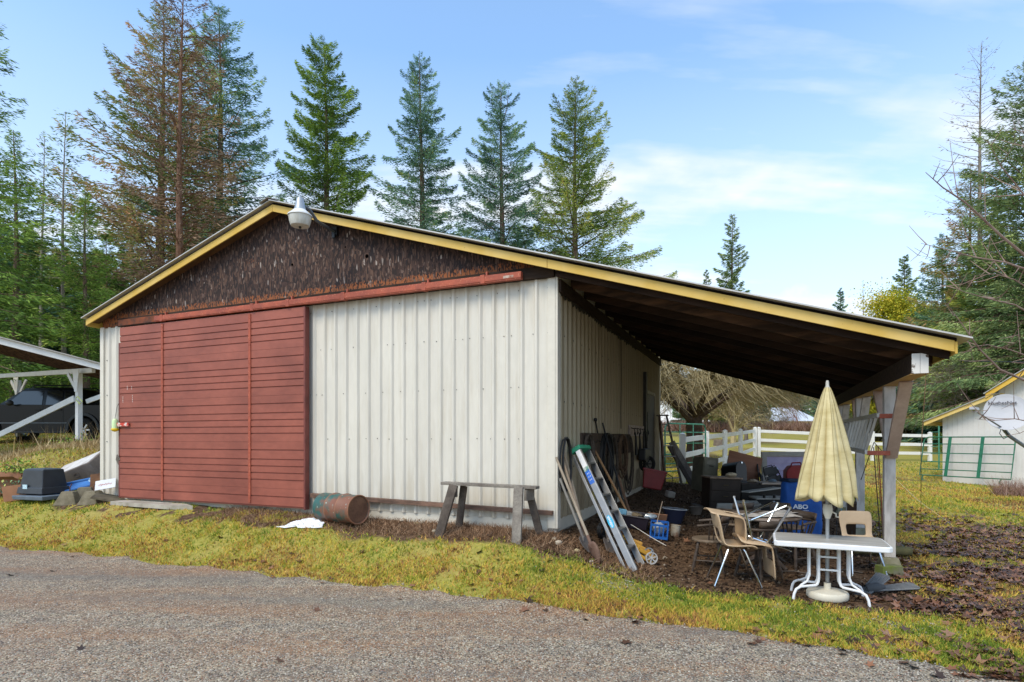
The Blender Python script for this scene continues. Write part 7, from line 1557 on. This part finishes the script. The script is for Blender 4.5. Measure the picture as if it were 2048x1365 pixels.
for s in (-1, 1):
    for zz_ in (0, h_-.03): cr.box(-w_, w_, s*w_-.006, s*w_+.006, zz_, zz_+.03); cr.box(s*w_-.006, s*w_+.006, -w_+.007, w_-.007, zz_, zz_+.03)
    for k_ in range(5): x = -w_+.006+(2*w_-.012)*k_/4; cr.box(x-.008, x+.008, s*w_-.005, s*w_+.005, .03, h_-.03); cr.box(s*w_-.005, s*w_+.005, x-.007, x+.007, .03, h_-.03)
cr.box(-w_+.007, w_-.007, -w_+.007, w_-.007, .001, .012); cr.build('crate_body', M_BCR, t)
o = MB().sphere((0, 0, 0), .095, 16, 10, (1, 1, .9)); rr_ = random.Random(3); o.v = [tuple(q*(1+rr_.uniform(-.10, .10)) for q in v) for v in o.v]; o = o.build('plastic_bag', mat('clear_bag', '#aab4bc', col2='#7c8894', rough=.25, scale=14, bump=.5), smooth=True); o.location = t.location + Vector((0, 0, .11)); tag(o, 'clear crumpled plastic bag inside the blue crate', 'plastic bag')
o = MB().sphere((0, 0, 0), .075, 14, 9, (1.2, .8, .6)); o.v = [tuple(q*(1+rr_.uniform(-.14, .14)) for q in v) for v in o.v]; o = o.build('plastic_bag', mat('foil_bag', '#c3ccd0', col2='#8a949a', rough=.2, scale=20, metal=.3), smooth=True); o.location = t.location + Vector((-.08, .14, .26)); tag(o, 'silvery plastic bag heaped behind the blue crate', 'plastic bag')
o = MB().cbox((0, 0, 0), (.26, .02, .13), (.5, .1, -.1)).build('cardboard_flap', M_CARD, bevel=.003); o.location = t.location + Vector((.02, .16, .24)); tag(o, 'tan cardboard flap sticking up behind the blue crate', 'cardboard')
g1 = t.location; o = MB().cyl((g1.x-.02, g1.y+.02, g1.z+.18), P(1325, 1003, g1.y+.1), .006, n=6).build('thin_stick', mat('pale_stick', '#a08c78')); tag(o, 'thin pale stick poking up out of the blue crate', 'stick')
g0 = G(1352, 1076); t = thing('paint_can', 'brown-stained pale plastic pail beside the blue crate', 'pail', (g0.x, g0.y+.06, g0.z), rot=(0, R(6), 0)); MB().lathe([(.0, 0), (.058, 0), (.068, .15), (.073, .155), (.068, .16), (.0, .158)], n=20).build('pail_body', mat('stained_pail', '#b3aa98', col2='#7a5a44', rough=.6, scale=4, thr=(.45, .6)), t, smooth=True)
g0 = G(1352, 1062); t = thing('planter_tub', 'navy oval tub with pale rim behind the blue crate', 'tub', (g0.x+.05, g0.y+.30, gz(g0.x, g0.y+.3)), rot=(0, R(4), -.2)); t.scale = (1.15, .8, 1)
MB().lathe([(.0, .0), (.10, .0), (.15, .21), (.142, .21), (.095, .01), (.0, .01)], n=28).build('tub_body', M_NAVY, t, smooth=True); MB().lathe([(.145, .205), (.16, .21), (.157, .222), (.143, .22)], n=28).build('rim', mat('pale_rim', '#9aa0a8', rough=.4), t, smooth=True); MB().lathe([(.0, .15), (.132, .14)], n=20).build('soil_fill', mat('dark_fill', '#3c2f28', rough=.95), t)
# yellow implement with wheel
g0 = G(1300, 1130); t = thing('reel_mower', 'broken yellow push implement with a pale six-spoked wheel', 'push mower', (g0.x, g0.y, g0.z), .1); M_YELP = mat('dirty_yellow_plastic', '#c99a34', col2='#b98a3c', rough=.5, scale=5, speck=('#6f5a3a', .62))
for i, (x, y, z, sz, ry, rz) in enumerate(((-.06, .24, .15, (.30, .09, .05), .45, -.1), (-.02, .12, .10, (.26, .08, .05), .50, .1), (-.06, .0, .055, (.20, .07, .04), .55, .0), (-.10, .36, .20, (.26, .06, .05), .35, -.2))): MB().cbox((x, y, z), sz, (0, ry, rz)).build('yellow_panel', M_YELP, t, bevel=.012)
wl_ = MB().lathe([(.058, -.012), (.07, -.012), (.07, .012), (.058, .012)], (0, -.05, .07), 22, 'Y'); wo = wl_.build('wheel', mat('pale_wheel', '#b5b2ae', rough=.5), t, smooth=True); sp_ = MB().cyl((0, -.062, .07), (0, -.038, .07), .014, n=10)
for i in range(6): a = i*math.pi/3+.3; sp_.beam((math.cos(a)*.012, -.05, .07+math.sin(a)*.012), (math.cos(a)*.06, -.05, .07+math.sin(a)*.06), .014, .012, up=(0, 1, 0))
sp_.build('spokes', mat('pale_wheel', '#b5b2ae'), wo)
MB().lathe([(.05, -.01), (.062, -.01), (.062, .01), (.05, .01)], (.02, .10, .10), 16, 'Y').build('gear_ring', M_GALV, t, smooth=True); MB().tube([(-.05, -.03, .09), (.03, .0, .15), (.06, .08, .13)], .007, 6).build('lever', M_GALV, t)
for i, (a, b, lb) in enumerate((((1252, 1050), (1338, 1070), 'bent white metal rod lying across the blue crate'), ((1262, 1062), (1332, 1096), 'thin pale rod lying on the dirt below the blue crate'))):
    q0, q1 = G(*a), G(*b); o = MB().tube([q0+Vector((0, 0, .16-.08*i)), (q0*.4+q1*.6)+Vector((0, 0, .10-.07*i)), q1+Vector((0, 0, .05-.04*i))], .006, 6).build('bent_rod', mat('white_rod', '#c4c0b8', rough=.4)); tag(o, lb, 'rod')
# stump pot and scattered sticks on the floor
g0 = G(1392, 1030); t = thing('clay_pot', 'grey-brown half-buried pot on the dirt beside the dresser', 'pot', tuple(g0)); MB().lathe([(.0, 0), (.08, 0), (.11, .12), (.12, .13), (.105, .13), (.08, .02), (.0, .02)], n=18).build('pot_body', mat('dull_clay', '#6d6156', rough=.9), t, smooth=True)
rr_ = random.Random(8)
for i, (px, py, lb) in enumerate(((1510, 1158, 'dark stick under the tan chair stack'), (1590, 1150, 'dark stick left of the patio table legs'), (1620, 1160, 'bent twig behind the parasol base'), (1330, 1120, 'pale wood chip on the dirt before the lean-to'), (1690, 1150, 'thin stick right of the parasol base'))):
    g0 = G(px, py); a = rr_.uniform(-.6, .6); L_ = rr_.uniform(.15, .45) if i != 3 else .07; o = MB().tube([g0+Vector((-L_/2*math.cos(a), -L_/2*math.sin(a), .012)), g0+Vector((0, .02, .03)), g0+Vector((L_/2*math.cos(a), L_/2*math.sin(a), .012))], .010, 5).build('stick', M_DKWOOD if i != 3 else M_HANDLE); tag(o, lb, 'stick')

# more pieces of the heap under the lean-to
def plank_at(nm, label, cat, a, b, w, th, m, z0=.0, z1=.0, up=(0, 0, 1)):
    q0, q1 = G(*a), G(*b); o = MB().beam(q0+Vector((0, 0, z0)), q1+Vector((0, 0, z1)), w, th, up=up).build(nm, m, bevel=.003); return tag(o, label, cat)
plank_at('board', 'grey board lying flat on the console cabinet toward the blue bag', 'board', (1490, 1046), (1555, 1040), .16, .02, M_BROKE, .50, .53)
plank_at('board', 'weathered board propped across the appliance panel and the round table', 'board', (1470, 1075), (1560, 1062), .10, .02, M_OLDWOOD, .36, .42)
plank_at('board', 'dark short board on the dirt left of the dresser', 'board', (1385, 1012), (1412, 1020), .12, .025, M_DKWOOD, .03, .03)
w4 = G(1585, 1118); captain('dark wooden captain chair squeezed between the round table and the blue bag', (w4.x+.10, w4.y+.30, w4.z), R(200))
w5 = G(1480, 1105); captain('dark wooden captain chair farthest back, beside the appliance panel', (w5.x, w5.y+.15, w5.z), R(20))
t, u = std('speaker_box', 'square black speaker box standing between the dresser and the console', 'speaker', 1490, 1020, .05)
MB().box(-.13, .13, 0, .2, 0, .50).build('speaker_case', mat('scuffed_black', '#24211f', rough=.6), t, bevel=.008); MB().lathe([(.0, -.012), (.07, -.006), (.09, -.002), (.095, .0)], (0, -.002, .16), 20, 'Y').build('speaker_cone', mat('dusty_cone', '#54504a', rough=.7), t, smooth=True)
MB().lathe([(.0, -.008), (.03, -.004), (.04, .0)], (0, -.002, .36), 16, 'Y').build('speaker_cone', mat('dusty_cone', '#54504a'), t, smooth=True)
for i, (px, py, s, colr, lb) in enumerate(((1462, 950, .07, '#c9b89c', 'crumpled tan cloth on the worn brown dresser top'), (1505, 962, .06, '#9c8c78', 'small tan lump of cloth hanging over the speaker box'), (1545, 962, .05, '#6f7f8c', 'grey-blue rag on the dusty console top'))):
    g = G(1455+40*i, 1032); p = P(px, py, g.y+.16); m = MB().sphere((0, 0, 0), s, 14, 9, (1.4, 1, .55)); rr3 = random.Random(i); m.v = [tuple(q*(1+rr3.uniform(-.2, .2)) for q in v) for v in m.v]
    o = m.build('cloth', mat('cloth_'+colr[1:], colr, rough=.95, var=.2, scale=18, bump=.4), smooth=True); o.location = p; tag(o, lb, 'cloth')
